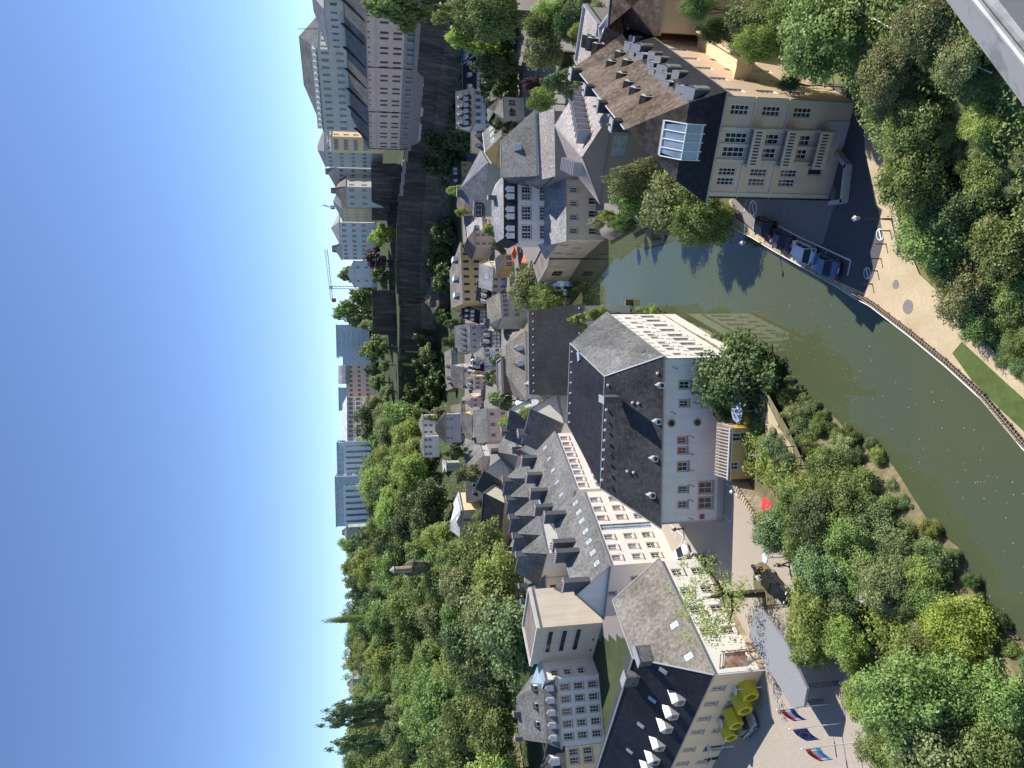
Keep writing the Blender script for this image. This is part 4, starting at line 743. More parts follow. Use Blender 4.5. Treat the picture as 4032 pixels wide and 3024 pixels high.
# halls beyond the long hall
house('slate_hall', 'long black slate roofed hall right behind the white hall', [V3(-2, 125), V3(13.3, 124), V3(13.6, 150), V3(-1.5, 151)], 2, 10.5, 17.6, 'gable', 'x', wall='cold_white_plaster', rmat='slate_black', guards=(0,))
A, Bq = G('B3', 1345, 1070, 8.5), G('B3', 1335, 640, 8.5)
house('light_roof_wing', 'wing with a pale grey hipped roof between the halls and the pink blocks', rect(A, Bq, 17), 2, 8.5, 15, 'hip', 'y', wall='cold_white_plaster', rmat='slate_light', hip=(.3, .6))
A, Bq = G('B3', 890, 1025, 12), G('B3', 878, 290, 12); zr = HZ(A + V3(0, 9, 0), N('B3', 672, 0)[0])
h2 = house('curved_roof_hall', 'white hall with shallow grey roof and gravel terrace beyond the black roofed hall', rect(A, Bq, 16), 3, 12, min(zr, 19), 'hip', 'x', wall='warm_white_plaster', rmat='slate_mossy', hip=(.35, .2), dorm=[(0, (.52, .76), .12, 1.2, 1.2, 'gable', ('white_paint', 'slate_grey'))])
A, Bq = G('B3', 640, 960, 13), G('B3', 625, 590, 13); house('gravel_roof_block', 'low block with a brown gravel flat roof beyond the curved hall', rect(A, Bq, 7), 4, 13, 13, 'flat', 'x', wall='timber', rmat='gravel_roof')
q0 = G('B3', 1090, 1190, 8); sc_ = thing('slatted_pavilion', 'curved grey pavilion with orange wooden slats and open front', 'pavilion', tuple(q0)); s = MB()
a0, a1 = G('B3', 1060, 1040, 10), G('B3', 820, 1050, 10)
for k in range(12):
    p0 = a0 + (a1 - a0) * (k / 11); s.box(p0 + V3(0, 0, -1.5), (.5, .15, 3.4), 'orange_plaster', .2)
s.build('slats', sc_); s = MB(); prv = None
for k in range(9):
    t = k / 8; p0 = a0 + (a1 - a0) * t + V3(-2.8 * math.sin(t * 3.1) - .2, 0, .6 + .8 * t); p1 = a0 + (a1 - a0) * t + V3(.3, 0, .9)
    if prv: s.face([prv[0], p0, p1, prv[1]], 'zinc'); s.face([prv[0] - V3(0, 0, .3), p0 - V3(0, 0, .3), p0, prv[0]], 'zinc_trim')
    prv = (p0, p1)
s.build('roof', sc_); house('grey_render_block', 'grey rendered block with flat roof beside the slatted pavilion', rect(G('B3', 1260, 1200, 8), G('B3', 1230, 1070, 8), 8), 3, 11, 11, 'flat', 'x', wall='grey_plaster', rmat='slate_grey', win={0: [((.5,), 9.2, 1.2, 1.6, 'dark')]})
# parallel dark roofs left of the pavilion
DK = dict(wall='warm_white_plaster')
for nm, lb, c, A_, B_, z, dep, zr, roof, ax, rm in (
    ('steep_roof_house', 'steep dark slate house whose cream gable looks onto the pavilion court', 'B3', (950, 1560), (1010, 1265), 10, 7, 16, 'gable', 'x', 'slate_grey'),
    ('twin_roof_house', 'steep dark slate house with tall paired chimneys above the pink block', 'B3', (1180, 1640), (1290, 1290), 11, 7, 17, 'gable', 'x', 'slate_grey'),
    ('low_slate_house', 'low slate house with a hipped end in front of the lime bush', 'B3', (790, 1640), (740, 1330), 9, 9, 14, 'hip', 'x', 'slate_grey'),
    ('terrace_house', 'narrow slate house with a roof terrace at the top of the pink block', 'B3', (1000, 1659), (990, 1480), 10, 9, 14, 'gable', 'y', 'slate_grey')):
    house(nm, lb, rect(G(c, *A_, z), G(c, *B_, z), dep), 3, z, zr, roof, ax, rmat=rm, chim=[(.3, 0, 1, 1.6, 1.2, 2)], **DK)
for i, (yl, yr, xa, xb_) in enumerate(((260, 20, 640, 620), (500, 270, 650, 600))):
    house('long_slate_house', ('long dark slate house with rows of skylights on the old town side', 'long dark slate house with small vents, nearer the hipped row')[i], rect(G('B4', xa, yl, 11), G('B4', xb_, yr, 11), 22), 4, 11, 16.5, 'gable', 'y', wall='beige_plaster', rmat='slate_dark', sky_l=[(1, (.2, .4, .6, .8), .5, .8, 1.0)], win={0: [((.4, .6), 8.5, .8, 1.4, 'tan')]})
house('cross_slate_house', 'dark slate cross roof with white bargeboard and box dormers under the church house', rect(G('B4', 420, 440, 12), G('B4', 400, 150, 12), 12), 5, 12, 17, 'gable', 'x', wall='beige_plaster', rmat='slate_dark', dorm=[(0, (.3, .6), .3, 1.2, 1.4, 'box', ('slate_grey', 'slate_grey'))])
vh('ridge_house', 'long beige house with a pale metal hipped roof standing against the wooded slope', 'B4', (330, 850), (340, 575), 165, 60, 14, 9, wall='beige_plaster', rmat='zinc', roof='hip', hip=(0, .8), auto=(4, 1, 1.0, 2.6, 'pink'))
vh('sunlit_house', 'sunlit beige house side below the pale metal roof', 'B4', (340, 570), (300, 380), 190, 130, 14, 9, wall='cream_plaster', rmat='zinc', roof='gable')
# ------------------------------------------------------------------ old town houses
T = lambda *a, **k: vh(*a, **k)
DW = lambda us, st='gable', s=.3: [(0, us, s, 1.1, 1.3, st, ('offwhite', 'slate_grey'))]
T('town_house', 'white house with white dormers behind the street trees near the right edge', 'B1', (610, 620), (600, 470), 300, 190, 4, 9, wall='white_plaster', rmat='slate_dark', auto=(4, 3, 1.1, 1.6, 'pink'), dorm=DW((.2, .5, .8)))
T('town_house', 'white house with brown framed windows at the end of the parked car street', 'B1', (615, 975), (610, 640), 350, 200, 4, 10, wall='white_plaster', rmat='slate_black', auto=(6, 2, 1.2, 1.7, 'tan'), dorm=DW((.15, .5, .85)))
T('town_house', 'tall white house with many white dormers beside the grey hipped house', 'B1', (640, 1370), (640, 985), 320, 130, 5, 11, wall='white_plaster', rmat='slate_dark', auto=(5, 3, 1.1, 1.6, 'pink'), dorm=DW((.1, .26, .42, .58, .74, .9)) + [(0, (.15, .4, .6, .85), .65, 1.0, 1.1, 'gable', ('white_paint', 'white_paint'))])
T('town_house', 'grey rendered house with two white windows facing the garden by the right street', 'B1', (870, 1290), (860, 1065), 640, 480, 4, 10, wall='beige_plaster', rmat='slate_grey', auto=(2, 1, 1.9, 2.1, 'tan'), roof='hip', hip=.5)
T('town_house', 'small ochre house with one dark window between white and grey houses', 'B1', (800, 1060), (800, 970), 590, 500, 4, 9, wall='cream_plaster', rmat='slate_grey', auto=(1, 2, 1.3, 1.3, 'tan'))
T('town_house', 'yellow house with red framed windows and slate roof with skylights', 'B1', (860, 1490), (830, 1295), 620, 440, 4, 12, wall='yellow_plaster', rmat='slate_grey', auto=(2, 2, 1.3, 1.6, 'brown'), sky_l=[(0, (.2, .5, .8), .5, 1.2, 1.4)])
T('town_house', 'cream house with small dormers under the fortress wall', 'B1', (560, 1640), (560, 1400), 440, 290, 6, 9, wall='cream_plaster', rmat='slate_mossy', auto=(4, 2, 1, 1.4, 'pink'), dorm=DW((.3, .7)))
T('town_house', 'low blue slate house with small white dormers below the cliff trees', 'B2', (280, 380), (270, 100), 190, 40, 7, 9, wall='yellow_plaster', rmat='slate_dark', roof='hip', auto=(4, 1, 1, 1.4, 'pink'), dorm=DW((.25, .6, .8)), chim=[(.5, 0, 1, 1, 1.2, 1)])
house('blue_slate_mansion', 'large blue grey slate mansion roof with dark louvred gable beyond the riverside house', rect(G('B2', 440, 700, 12), G('B2', 470, 120, 12), 16), 4, 12, 19, 'hip', 'x', wall='green_plaster', rmat='slate_blue', hip=(.25, .6), dorm=[(0, (.12,), .1, 4.5, 2.6, 'box', ('slate_dark', 'slate_blue'))], chim=[(.3, 0, 1, 1.5, 1, 0), (.7, 0, 1, 1.5, 1, 0)])
T('town_house', 'grey roofed house with a white chimney stack tucked behind the blue slate mansion', 'B2', (300, 690), (330, 500), 200, 130, 6, 10, wall='rose_plaster', rmat='slate_mossy', auto=(2, 1, 1, 1.3, 'pink'))
T('town_house', 'pale roofed house with dark dormer above the lime green tree', 'B2', (520, 860), (500, 700), 420, 260, 5, 12, wall='beige_plaster', rmat='slate_light', auto=(2, 1, 1, 1.3, 'pink'), dorm=[(0, (.4,), .2, 1.8, 1.6, 'shed', ('slate_dark', 'slate_dark'))])
T('town_house', 'tan gabled house with small paired windows beside the yellow range', 'B2', (530, 1040), (520, 850), 340, 250, 5, 11, gab=True, wall='tan_plaster', rmat='slate_dark', auto=(2, 3, .9, 1.3, 'pink'))
a, b = G('A2', 2105, 1130, 6), G('A3', 1980, 60, 6)
T('yellow_range', 'long yellow range with arched windows and a grey roof below the rock', 'B2', (430, 1640), (400, 985), 200, 75, 7, 12, wall='yellow_plaster', rmat='slate_mossy', auto=(8, 2, 1.0, 2.1, 'brown'), roof='hip', hip=(.0, .7), dorm=[(0, (.2, .5, .85), .3, 1.4, 1.6, 'shed', ('white_paint', 'white_paint'))])
T('town_house', 'olive house with a pale roof and blue skylight near the orange parasols', 'B2', (680, 1500), (690, 1260), 520, 370, 4, 11, wall='beige_plaster', rmat='slate_light', auto=(3, 2, 1, 1.5, 'pink'), sky_l=[(0, (.55,), .4, 1.8, 2.2)])
T('inn', 'ochre inn facade with white windows behind the orange parasols', 'B2', (790, 1250), (780, 1110), 640, 560, 3.5, 8, wall='orange_plaster', rmat='slate_dark', auto=(2, 1, 1.6, 1.9, 'tan'))
T('town_house', 'house with black roof and white boxed dormers between the olive house and the bridge', 'B2', (640, 1690), (660, 1500), 500, 340, 4, 11, wall='beige_plaster', rmat='slate_black', auto=(3, 2, 1, 1.5, 'pink'), dorm=DW((.2, .5, .8)))
V = (('beige house with a dark roof and white dormers left of the yellow range', (470, 200), (480, 70), 380, 180, 'beige_plaster', 'slate_black', DW((.2, .5, .8)) + [(0, (.3, .7), .62, 1, 1.1, 'gable', ('offwhite', 'slate_grey'))], 'x', 3),
     ('long olive quay house with brown windows above the shaded river', (860, 130), (840, -120), 620, 480, 'beige_plaster', 'slate_mossy', [], 'x', 5),
     ('pale grey house with a mansard and white dormers above the half timbered row', (480, 490), (470, 215), 285, 120, 'grey_plaster', 'slate_grey', DW((.1, .3, .5, .7, .9)), 'x', 4),
     ('half timbered house with two white dormers on a black roof', (620, 460), (620, 290), 520, 430, 'white_plaster', 'slate_black', DW((.35, .7)), 'x', 0),
     ('white house with four grey windows between the half timbered pair', (640, 575), (630, 465), 430, 340, 'white_plaster', 'slate_mossy', DW((.2,)), 'x', 2),
     ('half timbered house with four white dormers on a black roof', (620, 710), (620, 580), 430, 290, 'white_plaster', 'slate_black', DW((.3, .7)) + [(0, (.3, .7), .6, 1, 1.1, 'gable', ('white_paint', 'white_paint'))], 'x', 0),
     ('yellowish house with a sunlit folded gable', (460, 775), (460, 712), 350, 250, 'yellow_plaster', 'slate_light', [], 'y', 1),
     ('rose house with six white windows and ivy by the dark trees', (480, 920), (480, 775), 330, 225, 'rose_plaster', 'slate_mossy', DW((.3, .7)), 'x', 3),
     ('peach gable with one dark window above the ivy house', (470, 1110), (470, 1010), 300, 225, 'rose_plaster', 'slate_mossy', [], 'y', 2),
     ('long grey roofed house with a pale gable edge under the cliff', (260, 1490), (240, 1080), 195, 85, 'beige_plaster', 'slate_mossy', DW((.7,)), 'x', 3),
     ('grey house row with long plain roof at the foot of the rock', (170, 900), (150, 490), 90, 20, 'grey_plaster', 'slate_mossy', DW((.3, .6)), 'x', 4),
     ('grey house with a tilted slate roof and chimney near the glass roof', (300, 900), (300, 680), 200, 70, 'grey_plaster', 'slate_grey', [], 'x', 3),
     ('white house with green roof lights on the upper lane', (330, 1659), (320, 1500), 250, 180, 'white_plaster', 'zinc', [], 'x', 3),
     ('pink gabled house with three dark windows above the pavilion court', (720, 1470), (700, 1125), 480, 330, 'rose_plaster', 'slate_grey', [], 'x', 3),
     ('grey slate house with skylights next to the pink gabled house', (560, 1640), (480, 1420), 420, 250, 'grey_plaster', 'slate_grey', [], 'x', 2),
     ('tan house with olive shed beside the long grey roof', (380, 1460), (380, 1200), 300, 200, 'yellow_plaster', 'slate_grey', [], 'x', 2))
for i, (lb, l, r, xe, xr, wl, rm, dm, ax, cols) in enumerate(V):
    kw = dict(auto=(cols, 2, 1.0, 1.4, 'pink')) if cols else {}
    h = T('town_house' if 'timber' not in lb else 'half_timbered_house', lb, 'B3', l, r, xe, xr, 5 if l[0] > 300 else 7, 10, gab=(ax == 'y'), wall=wl, rmat=rm, dorm=dm, group='old town houses', chim=[(.15, 0, .8, 1.2, 1.0, 2)], **kw)
    if not cols:
        a = G('B3', l[0], l[1], 5); b = G('B3', r[0], r[1], 5); ze = HZ(a, N('B3', xe, 0)[0]); d = (b - a).normalized(); n = out2(a, b); Lw = (b - a).length; tm = MB(); an = math.atan2(d.y, d.x); nb = int(Lw / 1.3)
        for k in range(nb + 1): tm.box(V3(a.x, a.y, (5 + ze) / 2) + d * Lw * k / nb + n * .04, (.16, .1, ze - 5), 'black_timber', an)
        for z in (5.3, (5 + ze) / 2, ze - .2): tm.box(V3(a.x, a.y, z) + d * Lw / 2 + n * .05, (Lw, .1, .18), 'black_timber', an)
        for k in range(0, nb, 2): s0 = V3(a.x, a.y, (5 + ze) / 2) + d * Lw * k / nb + n * .06; tm.tube(s0, s0 + d * Lw / nb + V3(0, 0, (ze - 5) / 2 - .2), .08, .08, 'black_timber', 4)
        tm.build('timber_frame', h)
# ------------------------------------------------------------------ fortress walls and the upper town
def fh(name, label, c, L, Rr, YL, YR, xe, xr, depth, z0d=3, **kw):
    a = GY(c, L[0], L[1], YL); b = GY(c, Rr[0], Rr[1], YR); ze = HZ(a, N(c, xe, 0)[0]); n = out2(a, b); dh = depth / 2 if kw.get('axis', 'x') == 'x' else 0; zr = max(ze + .5, HZ(a - n * dh, N(c, xr, 0)[0])); z0 = min(a.z, b.z)
    if 'auto' in kw:
        cols, rows, ww, hh, st = kw.pop('auto'); kw['win'] = {e: [(cols if e == 0 else max(1, int(depth / 4)), z0 + (ze - z0) * (k + .5) / rows, ww, min(hh, (ze - z0) / rows * .7), st) for k in range(rows)] for e in (0, 1)}
    return house(name, label, rect(a, b, depth), z0 - z0d, ze, zr, **kw)
cpx = [('A1', 1420, -900, 215), ('A1', 1400, 60, 236), ('A1', 1345, 800, 279), ('A1', 1300, 1500, 326), ('A2', 1235, 90, 340), ('A2', 1165, 700, 362), ('A2', 1150, 1400, 392), ('A3', 1190, 0, 402), ('A3', 1190, 300, 412), ('A3', 1180, 700, 424), ('A3', 1180, 1060, 431)]
CL = [GY(*q) for q in cpx]; cw = MB(); cs = subdiv(CL, 6)
rows = []
for k, (dn, fz) in enumerate(((0, 0), (1.5, .45), (3.5, .75), (8, 1.05))):
    r = []
    for i, p_ in enumerate(cs):
        a = cs[max(0, i - 1)]; b = cs[min(len(cs) - 1, i + 1)]; t = (b - a).normalized(); n = Vector((t.y, -t.x, 0)); n = n if n.y < 0 else -n; zb = 9; j = 0 if k < 1 else random.uniform(-.8, .8)
        r.append(Vector((p_.x, p_.y, 0)) + n * (dn + j) + Vector((0, 0, p_.z + (zb - p_.z) * fz)))
    rows.append(r)
for k, (a, b) in enumerate(zip(rows[:-1], rows[1:])):
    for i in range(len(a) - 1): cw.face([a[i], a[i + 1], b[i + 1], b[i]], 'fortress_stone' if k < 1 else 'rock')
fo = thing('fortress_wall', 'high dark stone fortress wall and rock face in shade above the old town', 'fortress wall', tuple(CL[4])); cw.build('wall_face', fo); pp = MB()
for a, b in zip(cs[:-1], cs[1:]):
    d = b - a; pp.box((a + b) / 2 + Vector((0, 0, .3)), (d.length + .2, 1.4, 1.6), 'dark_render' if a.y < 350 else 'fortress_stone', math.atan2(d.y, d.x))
pp.build('parapet', fo); tw = MB()
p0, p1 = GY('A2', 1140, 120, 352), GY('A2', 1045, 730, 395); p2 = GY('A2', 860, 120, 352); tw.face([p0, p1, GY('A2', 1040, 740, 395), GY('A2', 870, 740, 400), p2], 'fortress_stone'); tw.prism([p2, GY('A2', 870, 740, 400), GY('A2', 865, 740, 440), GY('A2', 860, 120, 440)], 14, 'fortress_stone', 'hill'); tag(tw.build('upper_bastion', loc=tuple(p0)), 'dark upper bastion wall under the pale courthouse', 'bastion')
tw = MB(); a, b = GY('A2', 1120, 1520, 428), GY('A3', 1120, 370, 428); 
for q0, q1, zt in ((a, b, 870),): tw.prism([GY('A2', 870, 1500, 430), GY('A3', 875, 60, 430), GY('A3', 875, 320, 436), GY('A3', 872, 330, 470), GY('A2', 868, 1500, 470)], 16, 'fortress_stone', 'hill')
tag(tw.build('inner_bastion', loc=tuple(a)), 'long dark inner bastion wall with a grassy top between the big trees', 'bastion')
lp = MB()
for c, x, y, Y in (('A1', 0, 0, 0),)[:0]: pass
def facade_windows(root, A, Bq, groups, z, w_, h_, st):
    d = (Bq - A).normalized(); an = math.atan2(d.y, d.x)
    for u in groups: put_window(root, V3(A.x, A.y, z) + d * ((Bq - A).length * u) - out2(A, Bq) * -.12, an, w_, h_, st)
# barracks
A = GY('A1', 1290, 1640, 335); Bq = GY('A1', 1420, -700, 214); A = V3(A.x, A.y); Bq = V3(Bq.x, Bq.y); LB = (Bq - A).length; z0 = 30; zeB = HZ(A, N('A1', 842, 0)[0]); zrB = HZ(A - out2(A, Bq) * 8, N('A1', 655, 0)[0])
gu = [ (k + .5) / 15 + s for k in range(15) for s in (-.012, .012)]
bar = house('barracks', 'very long rose fortress barracks with grey roof, paired arched windows and slate fire walls', rect(A, Bq, 16), 25, zeB, min(zrB, zeB + 9), 'hip', 'x', wall='rose_plaster', rmat='slate_mossy', hip=(.8, 0), ov=.6,
    win={0: [(tuple(gu), zeB - .9, .9, .9, 'dark'), (tuple(gu), zeB - 6.2, 1.35, 3.0, 'slot'), (tuple(gu), zeB - 10.8, 1.35, 3.0, 'slot'), ]})
d = (Bq - A).normalized(); n = out2(A, Bq); an = math.atan2(d.y, d.x); q = MB(); q.box(V3(A.x, A.y, (zeB - 13 + 26) / 2) + d * LB / 2 + n * .06, (LB, .1, zeB - 13 - 26), 'dark_render', an); q.box(V3(A.x, A.y, zeB - 13) + d * LB / 2 + n * .2, (LB, .3, .35), 'pale_stone', an); q.box(V3(A.x, A.y, zeB - 3.2) + d * LB / 2 + n * .2, (LB, .25, .5), 'pale_stone', an); q.build('string_course', bar)
for u_ in gu: put_window(bar, V3(A.x, A.y, zeB - 15.4) + d * (LB * u_) + n * .3, an, 1.5, 3.0, 'arch')
for k in range(9):
    s = LB * (.06 + k * .105); f = MB(); e0 = V3(A.x, A.y, zeB + .2) + d * s; r_ = e0 - n * 8 + V3(0, 0, min(zrB, zeB + 9) - zeB + .5); f.face([e0, e0 + V3(0, 0, .7), r_ + V3(0, 0, .6), r_ - V3(0, 0, 1)], 'slate_dark'); f.face([e0 + d * .7, e0 + d * .7 + V3(0, 0, .7), r_ + d * .7 + V3(0, 0, .6), r_ + d * .7 - V3(0, 0, 1)], 'slate_dark'); f.face([e0 + V3(0, 0, .7), e0 + d * .7 + V3(0, 0, .7), r_ + d * .7 + V3(0, 0, .6), r_ + V3(0, 0, .6)], 'slate_dark'); f.build('fire_wall', bar)
for k in range(4): s = LB * (.0 + .24 * k) + 1; MB().box(V3(A.x, A.y, zeB - 8) + d * s + n * .2, (.25, .2, 16), 'dark_metal', an).build('downpipe', bar)
# courthouse buildings on the plateau
fh('courthouse', 'tall pale courthouse with a huge dark hipped roof and rows of dormers', 'A1', (760, 1440), (760, 560), 330, 300, 345, 160, 26, wall='pale_stone', rmat='slate_grey', roof='hip', hip=(.5, .1), auto=(12, 3, 1.2, 3.2, 'arch'), dorm=[(0, tuple((k + .5) / 14 for k in range(14)), .05, 1.6, 2.0, 'box', ('white_paint', 'zinc_trim'))], z0d=6)
fh('court_wing', 'pale stone court wing with a dark hipped roof and flagpole near the right edge', 'A1', (760, 560), (760, 120), 285, 262, 395, 265, 16, wall='pale_stone', rmat='slate_blue', roof='hip', hip=(.6, .3), auto=(6, 2, 1.3, 2.6, 'arch'), z0d=6)
fh('court_wing', 'pale stone court wing cut by the right edge of the picture', 'A1', (760, 110), (760, -400), 275, 250, 380, 265, 16, wall='pale_stone', rmat='slate_grey', roof='hip', auto=(6, 2, 1.3, 2.6, 'arch'), z0d=6)
fh('court_house_annex', 'cream annex with regular white windows and pale roof between the two courts', 'A2', (850, 10), (850, -160), 350, 345, 430 - 0, 380, 14, wall='cream_plaster', rmat='slate_light', roof='hip', auto=(6, 4, 1.2, 1.8, 'pink'), z0d=6)
fh('palace_wing', 'cream palace wing with pointed roof, big arch and shaded end', 'A2', (850, 170), (850, 5), 372, 362, 365, 285, 14, axis='y', wall='pale_stone', rmat='slate_blue', roof='hip', auto=(4, 4, 1.3, 1.9, 'arch'), z0d=6)
fh('palace_block', 'pale stone palace block with pediment arch and dark mansard roof', 'A2', (855, 600), (855, 380), 385, 378, 590, 430, 14, wall='pale_stone', rmat='slate_mossy', roof='hip', mans=None, auto=(3, 2, 1.3, 2.6, 'arch'), z0d=6)
fh('palace_block', 'grey mansard block with blind arch between the palace wing and pediment block', 'A2', (855, 390), (855, 180), 392, 385, 480, 370, 14, wall='grey_plaster', rmat='slate_grey', roof='hip', auto=(4, 3, 1.3, 2.0, 'arch'), z0d=6)
fh('sunlit_mansion', 'sunlit cream mansion with balconies and dark hipped roof above the bastion', 'A2', (860, 760), (850, 620), 420, 400, 560, 465, 14, wall='cream_plaster', rmat='slate_blue', roof='hip', auto=(4, 3, 1.2, 1.9, 'arch'), z0d=4)
fh('plateau_mansion', 'white mansion with a curved sunlit roof left of the sunlit mansion', 'A2', (830, 1000), (830, 765), 430, 422, 520, 430, 13, wall='white_plaster', rmat='slate_light', roof='hip', auto=(4, 3, 1.4, 2.2, 'pink'), z0d=4)
fh('plateau_mansion', 'pale blue grey mansion with black hipped roof behind the willow', 'A2', (830, 1170), (830, 1000), 440, 436, 540, 440, 13, wall='cold_white_plaster', rmat='slate_blue', roof='hip', auto=(4, 3, 1.2, 1.9, 'pink'), z0d=4)
fh('gabled_white_house', 'plain white gabled house with dark roof by the purple beech', 'A2', (850, 1470), (850, 1180), 446, 444, 680, 600, 12, axis='y', wall='cold_white_plaster', rmat='slate_dark', roof='gable', auto=(2, 2, 1.2, 1.6, 'arch'), z0d=4)
# glass office blocks on the horizon
fh('glass_tower', 'stepped blue glass office tower on the skyline between the trees', 'A3', (800, 560), (800, 215), 640, 640, 490, 470, 30, wall='blue_glass', rmat='gravel_roof', roof='flat', auto=(8, 6, 4.5, 2.4, 'glass'))
fh('glass_link', 'lower blue glass office wing left of the skyline tower', 'A3', (820, 650), (820, 560), 640, 640, 560, 555, 24, wall='blue_glass', rmat='gravel_roof', roof='flat', auto=(3, 4, 4, 2.6, 'glass'))
fh('drum_roof_block', 'white and brown office block with a dark barrel roof end', 'A3', (870, 1000), (860, 650), 600, 600, 600, 560, 20, wall='rose_plaster', rmat='zinc', roof='flat', auto=(7, 3, 2.2, 2.4, 'dark'))
o_ = bpy.data.objects['drum_roof_block']; q = MB(); a, b = GY('A3', 620, 860, 600), GY('A3', 620, 660, 600); r_ = 9
for k in range(10): t0, t1 = math.pi * k / 10, math.pi * (k + 1) / 10; f = lambda t, p_: p_ + V3(0, r_ * math.cos(t) + 4, r_ * math.sin(t) * .95); q.face([f(t0, a), f(t0, b), f(t1, b), f(t1, a)], 'slate_light')
q.face([a + V3(0, r_ * math.cos(math.pi * k / 10) + 4, r_ * math.sin(math.pi * k / 10) * .95) for k in range(11)], 'slate_blue'); q.build('barrel_roof', o_)
fh('long_office', 'long beige office building with grouped windows and pale curved roof', 'A3', (760, 1600), (760, 1000), 560, 580, 600, 550, 20, wall='rose_plaster', rmat='zinc', roof='hip', hip=.1, auto=(12, 2, 2.4, 3.4, 'pink'), ov=.8)
fh('office_penthouse', 'dark glass penthouse above the drum roofed office', 'A3', (620, 1150), (620, 900), 640, 640, 515, 500, 16, wall='blue_glass', rmat='slate_blue', roof='flat')
fh('white_frame_office', 'glass office with white upright fins, right half of the skyline pair', 'A4', (860, 200), (860, -170), 500, 500, 500, 480, 25, wall='blue_glass', rmat='zinc', roof='flat', auto=(6, 4, 5, 3.4, 'glass'))
fh('white_frame_office', 'glass office with white upright fins, left half of the skyline pair', 'A4', (860, 735), (860, 200), 480, 480, 485, 470, 25, wall='blue_glass', rmat='zinc', roof='flat', auto=(9, 4, 5, 3.4, 'glass'))
for nm, (yl, yr, Y, n_) in (('white_frame_office', (205, -160, 499, 6)), ('white_frame_office.001', (715, 320, 479, 6))):
    o_ = bpy.data.objects[nm]; q = MB()
    for k in range(n_ + 1):
        y = yl + (yr - yl) * k / n_; a = GY('A4', 860, y, Y); zt = HZ(a, N('A4', 575, 0)[0]); q.box(V3(a.x, a.y - .5, (a.z + zt) / 2), (2.3, 1.2, zt - a.z), 'white_paint')
    a, b = GY('A4', 575, yl, Y), GY('A4', 575, yr, Y); q.box((a + b) / 2 + V3(0, -.5, 0), ((b - a).length + 2, 1.3, 1.6), 'white_paint'); q.build('white_fins', o_)
fh('turreted_house', 'old beige house with brown turret roofs beside the glass office', 'A4', (850, 890), (850, 750), 440, 440, 600, 545, 10, wall='green_plaster', rmat='slate_grey', roof='hip', auto=(3, 3, 1.1, 1.6, 'pink'))
fh('hill_house', 'grey roofed house peeking over the trees beside the poplars', 'A5', (700, 900), (690, 720), 430, 430, 640, 580, 12, wall='grey_plaster', rmat='slate_mossy', roof='hip', auto=(3, 1, 1.1, 1.5, 'pink'))
for lb, c, L, Rr, YY, xe, xr, wl, rm in (('cream house with mansard roof at the edge of the valley trees', 'A3', (1400, 1200), (1400, 1130), 425, 1330, 1290, 'cream_plaster', 'slate_grey'), ('yellowish house behind the round tree on the cliff foot', 'A3', (1540, 1420), (1530, 1200), 330, 1430, 1380, 'warm_white_plaster', 'slate_mossy'), ('rose house with white dormers on the upper lane', 'A3', (1530, 1659), (1520, 1430), 325, 1440, 1390, 'pink_plaster', 'slate_grey'), ('green house with white windows on the upper lane', 'B4', (90, 150), (90, 60), 300, 20, -20, 'green_plaster', 'zinc'), ('dark roofed hall with two vents above the long grey roof', 'A3', (1760, 1500), (1740, 1190), 290, 1680, 1560, 'grey_plaster', 'slate_dark')):
    fh('lane_house', lb, c, L, Rr, YY, YY, xe, xr, 9, wall=wl, rmat=rm, roof='hip', auto=(3, 2, 1, 1.4, 'pink'), group='lane houses')
# bridge road in the trees at the left
b = MB(); a0, a1 = GY('A5', 930, -200, 400), GY('A5', 935, 620, 385); b.face([a0, a1, GY('A5', 1070, 600, 340), GY('A5', 1110, -200, 350)], 'worn_asphalt'); struct(b.build('upper_road'))
b = MB(); a0, a1 = GY('A5', 925, 30, 400), GY('A5', 928, 740, 388)
b.box((a0 + a1) / 2, ((a1 - a0).length, .4, 1.2), 'pale_stone', math.atan2((a1 - a0).y, (a1 - a0).x)); tag(b.build('road_parapet', loc=tuple(a0)), 'pale parapet along the upper road in the trees', 'parapet')
p_ = thing('lookout_turret', 'small stone watch turret with pointed roof on the rock outcrop', 'turret', tuple(GY('A4', 1240, 1220, 250))); q = MB(); c = V3(*p_.location); q.tube(c - V3(0, 0, 2), c + V3(0, 0, 4.0), 1.1, 1.1, 'light_stone', 10); q.build('wall', p_); MB().tube(c + V3(0, 0, 4.0), c + V3(0, 0, 5.6), 1.4, .05, 'slate_light', 10).build('roof', p_)
rk = MB(); base = GY('A4', 1450, 1180, 245)
def rockblob(mb, c, r, m='rock', n=9, sc=(1, 1, 1)):
    P = [[Vector(c) + Vector((sc[0] * math.sin(math.pi * i / n) * math.cos(2 * math.pi * j / n), sc[1] * math.sin(math.pi * i / n) * math.sin(2 * math.pi * j / n), sc[2] * math.cos(math.pi * i / n))) * r * random.uniform(.8, 1.15) for j in range(n)] for i in range(n + 1)]
    for i in range(n):
        for j in range(n): mb.face([P[i][j], P[i + 1][j], P[i + 1][(j + 1) % n], P[i][(j + 1) % n]], m)
rockblob(rk, GY('A4', 1350, 1200, 252), 2.6, sc=(1.1, .8, 1.9)); tag(rk.build('rock_outcrop', loc=tuple(base)), 'bare rock outcrop carrying the stone turret on the wooded slope', 'rock')
rk = MB(); [rockblob(rk, GY('A2', x, y, 385), r, sc=(1.3, .7, 1)) for x, y, r in ((1600, 1200, 9), (1640, 1400, 8), (1620, 1560, 8), (1560, 1050, 7))]; tag(rk.build('rock_outcrop', loc=(40, 385, 12)), 'pale jagged rocks at the cliff foot above the yellow range', 'rock')
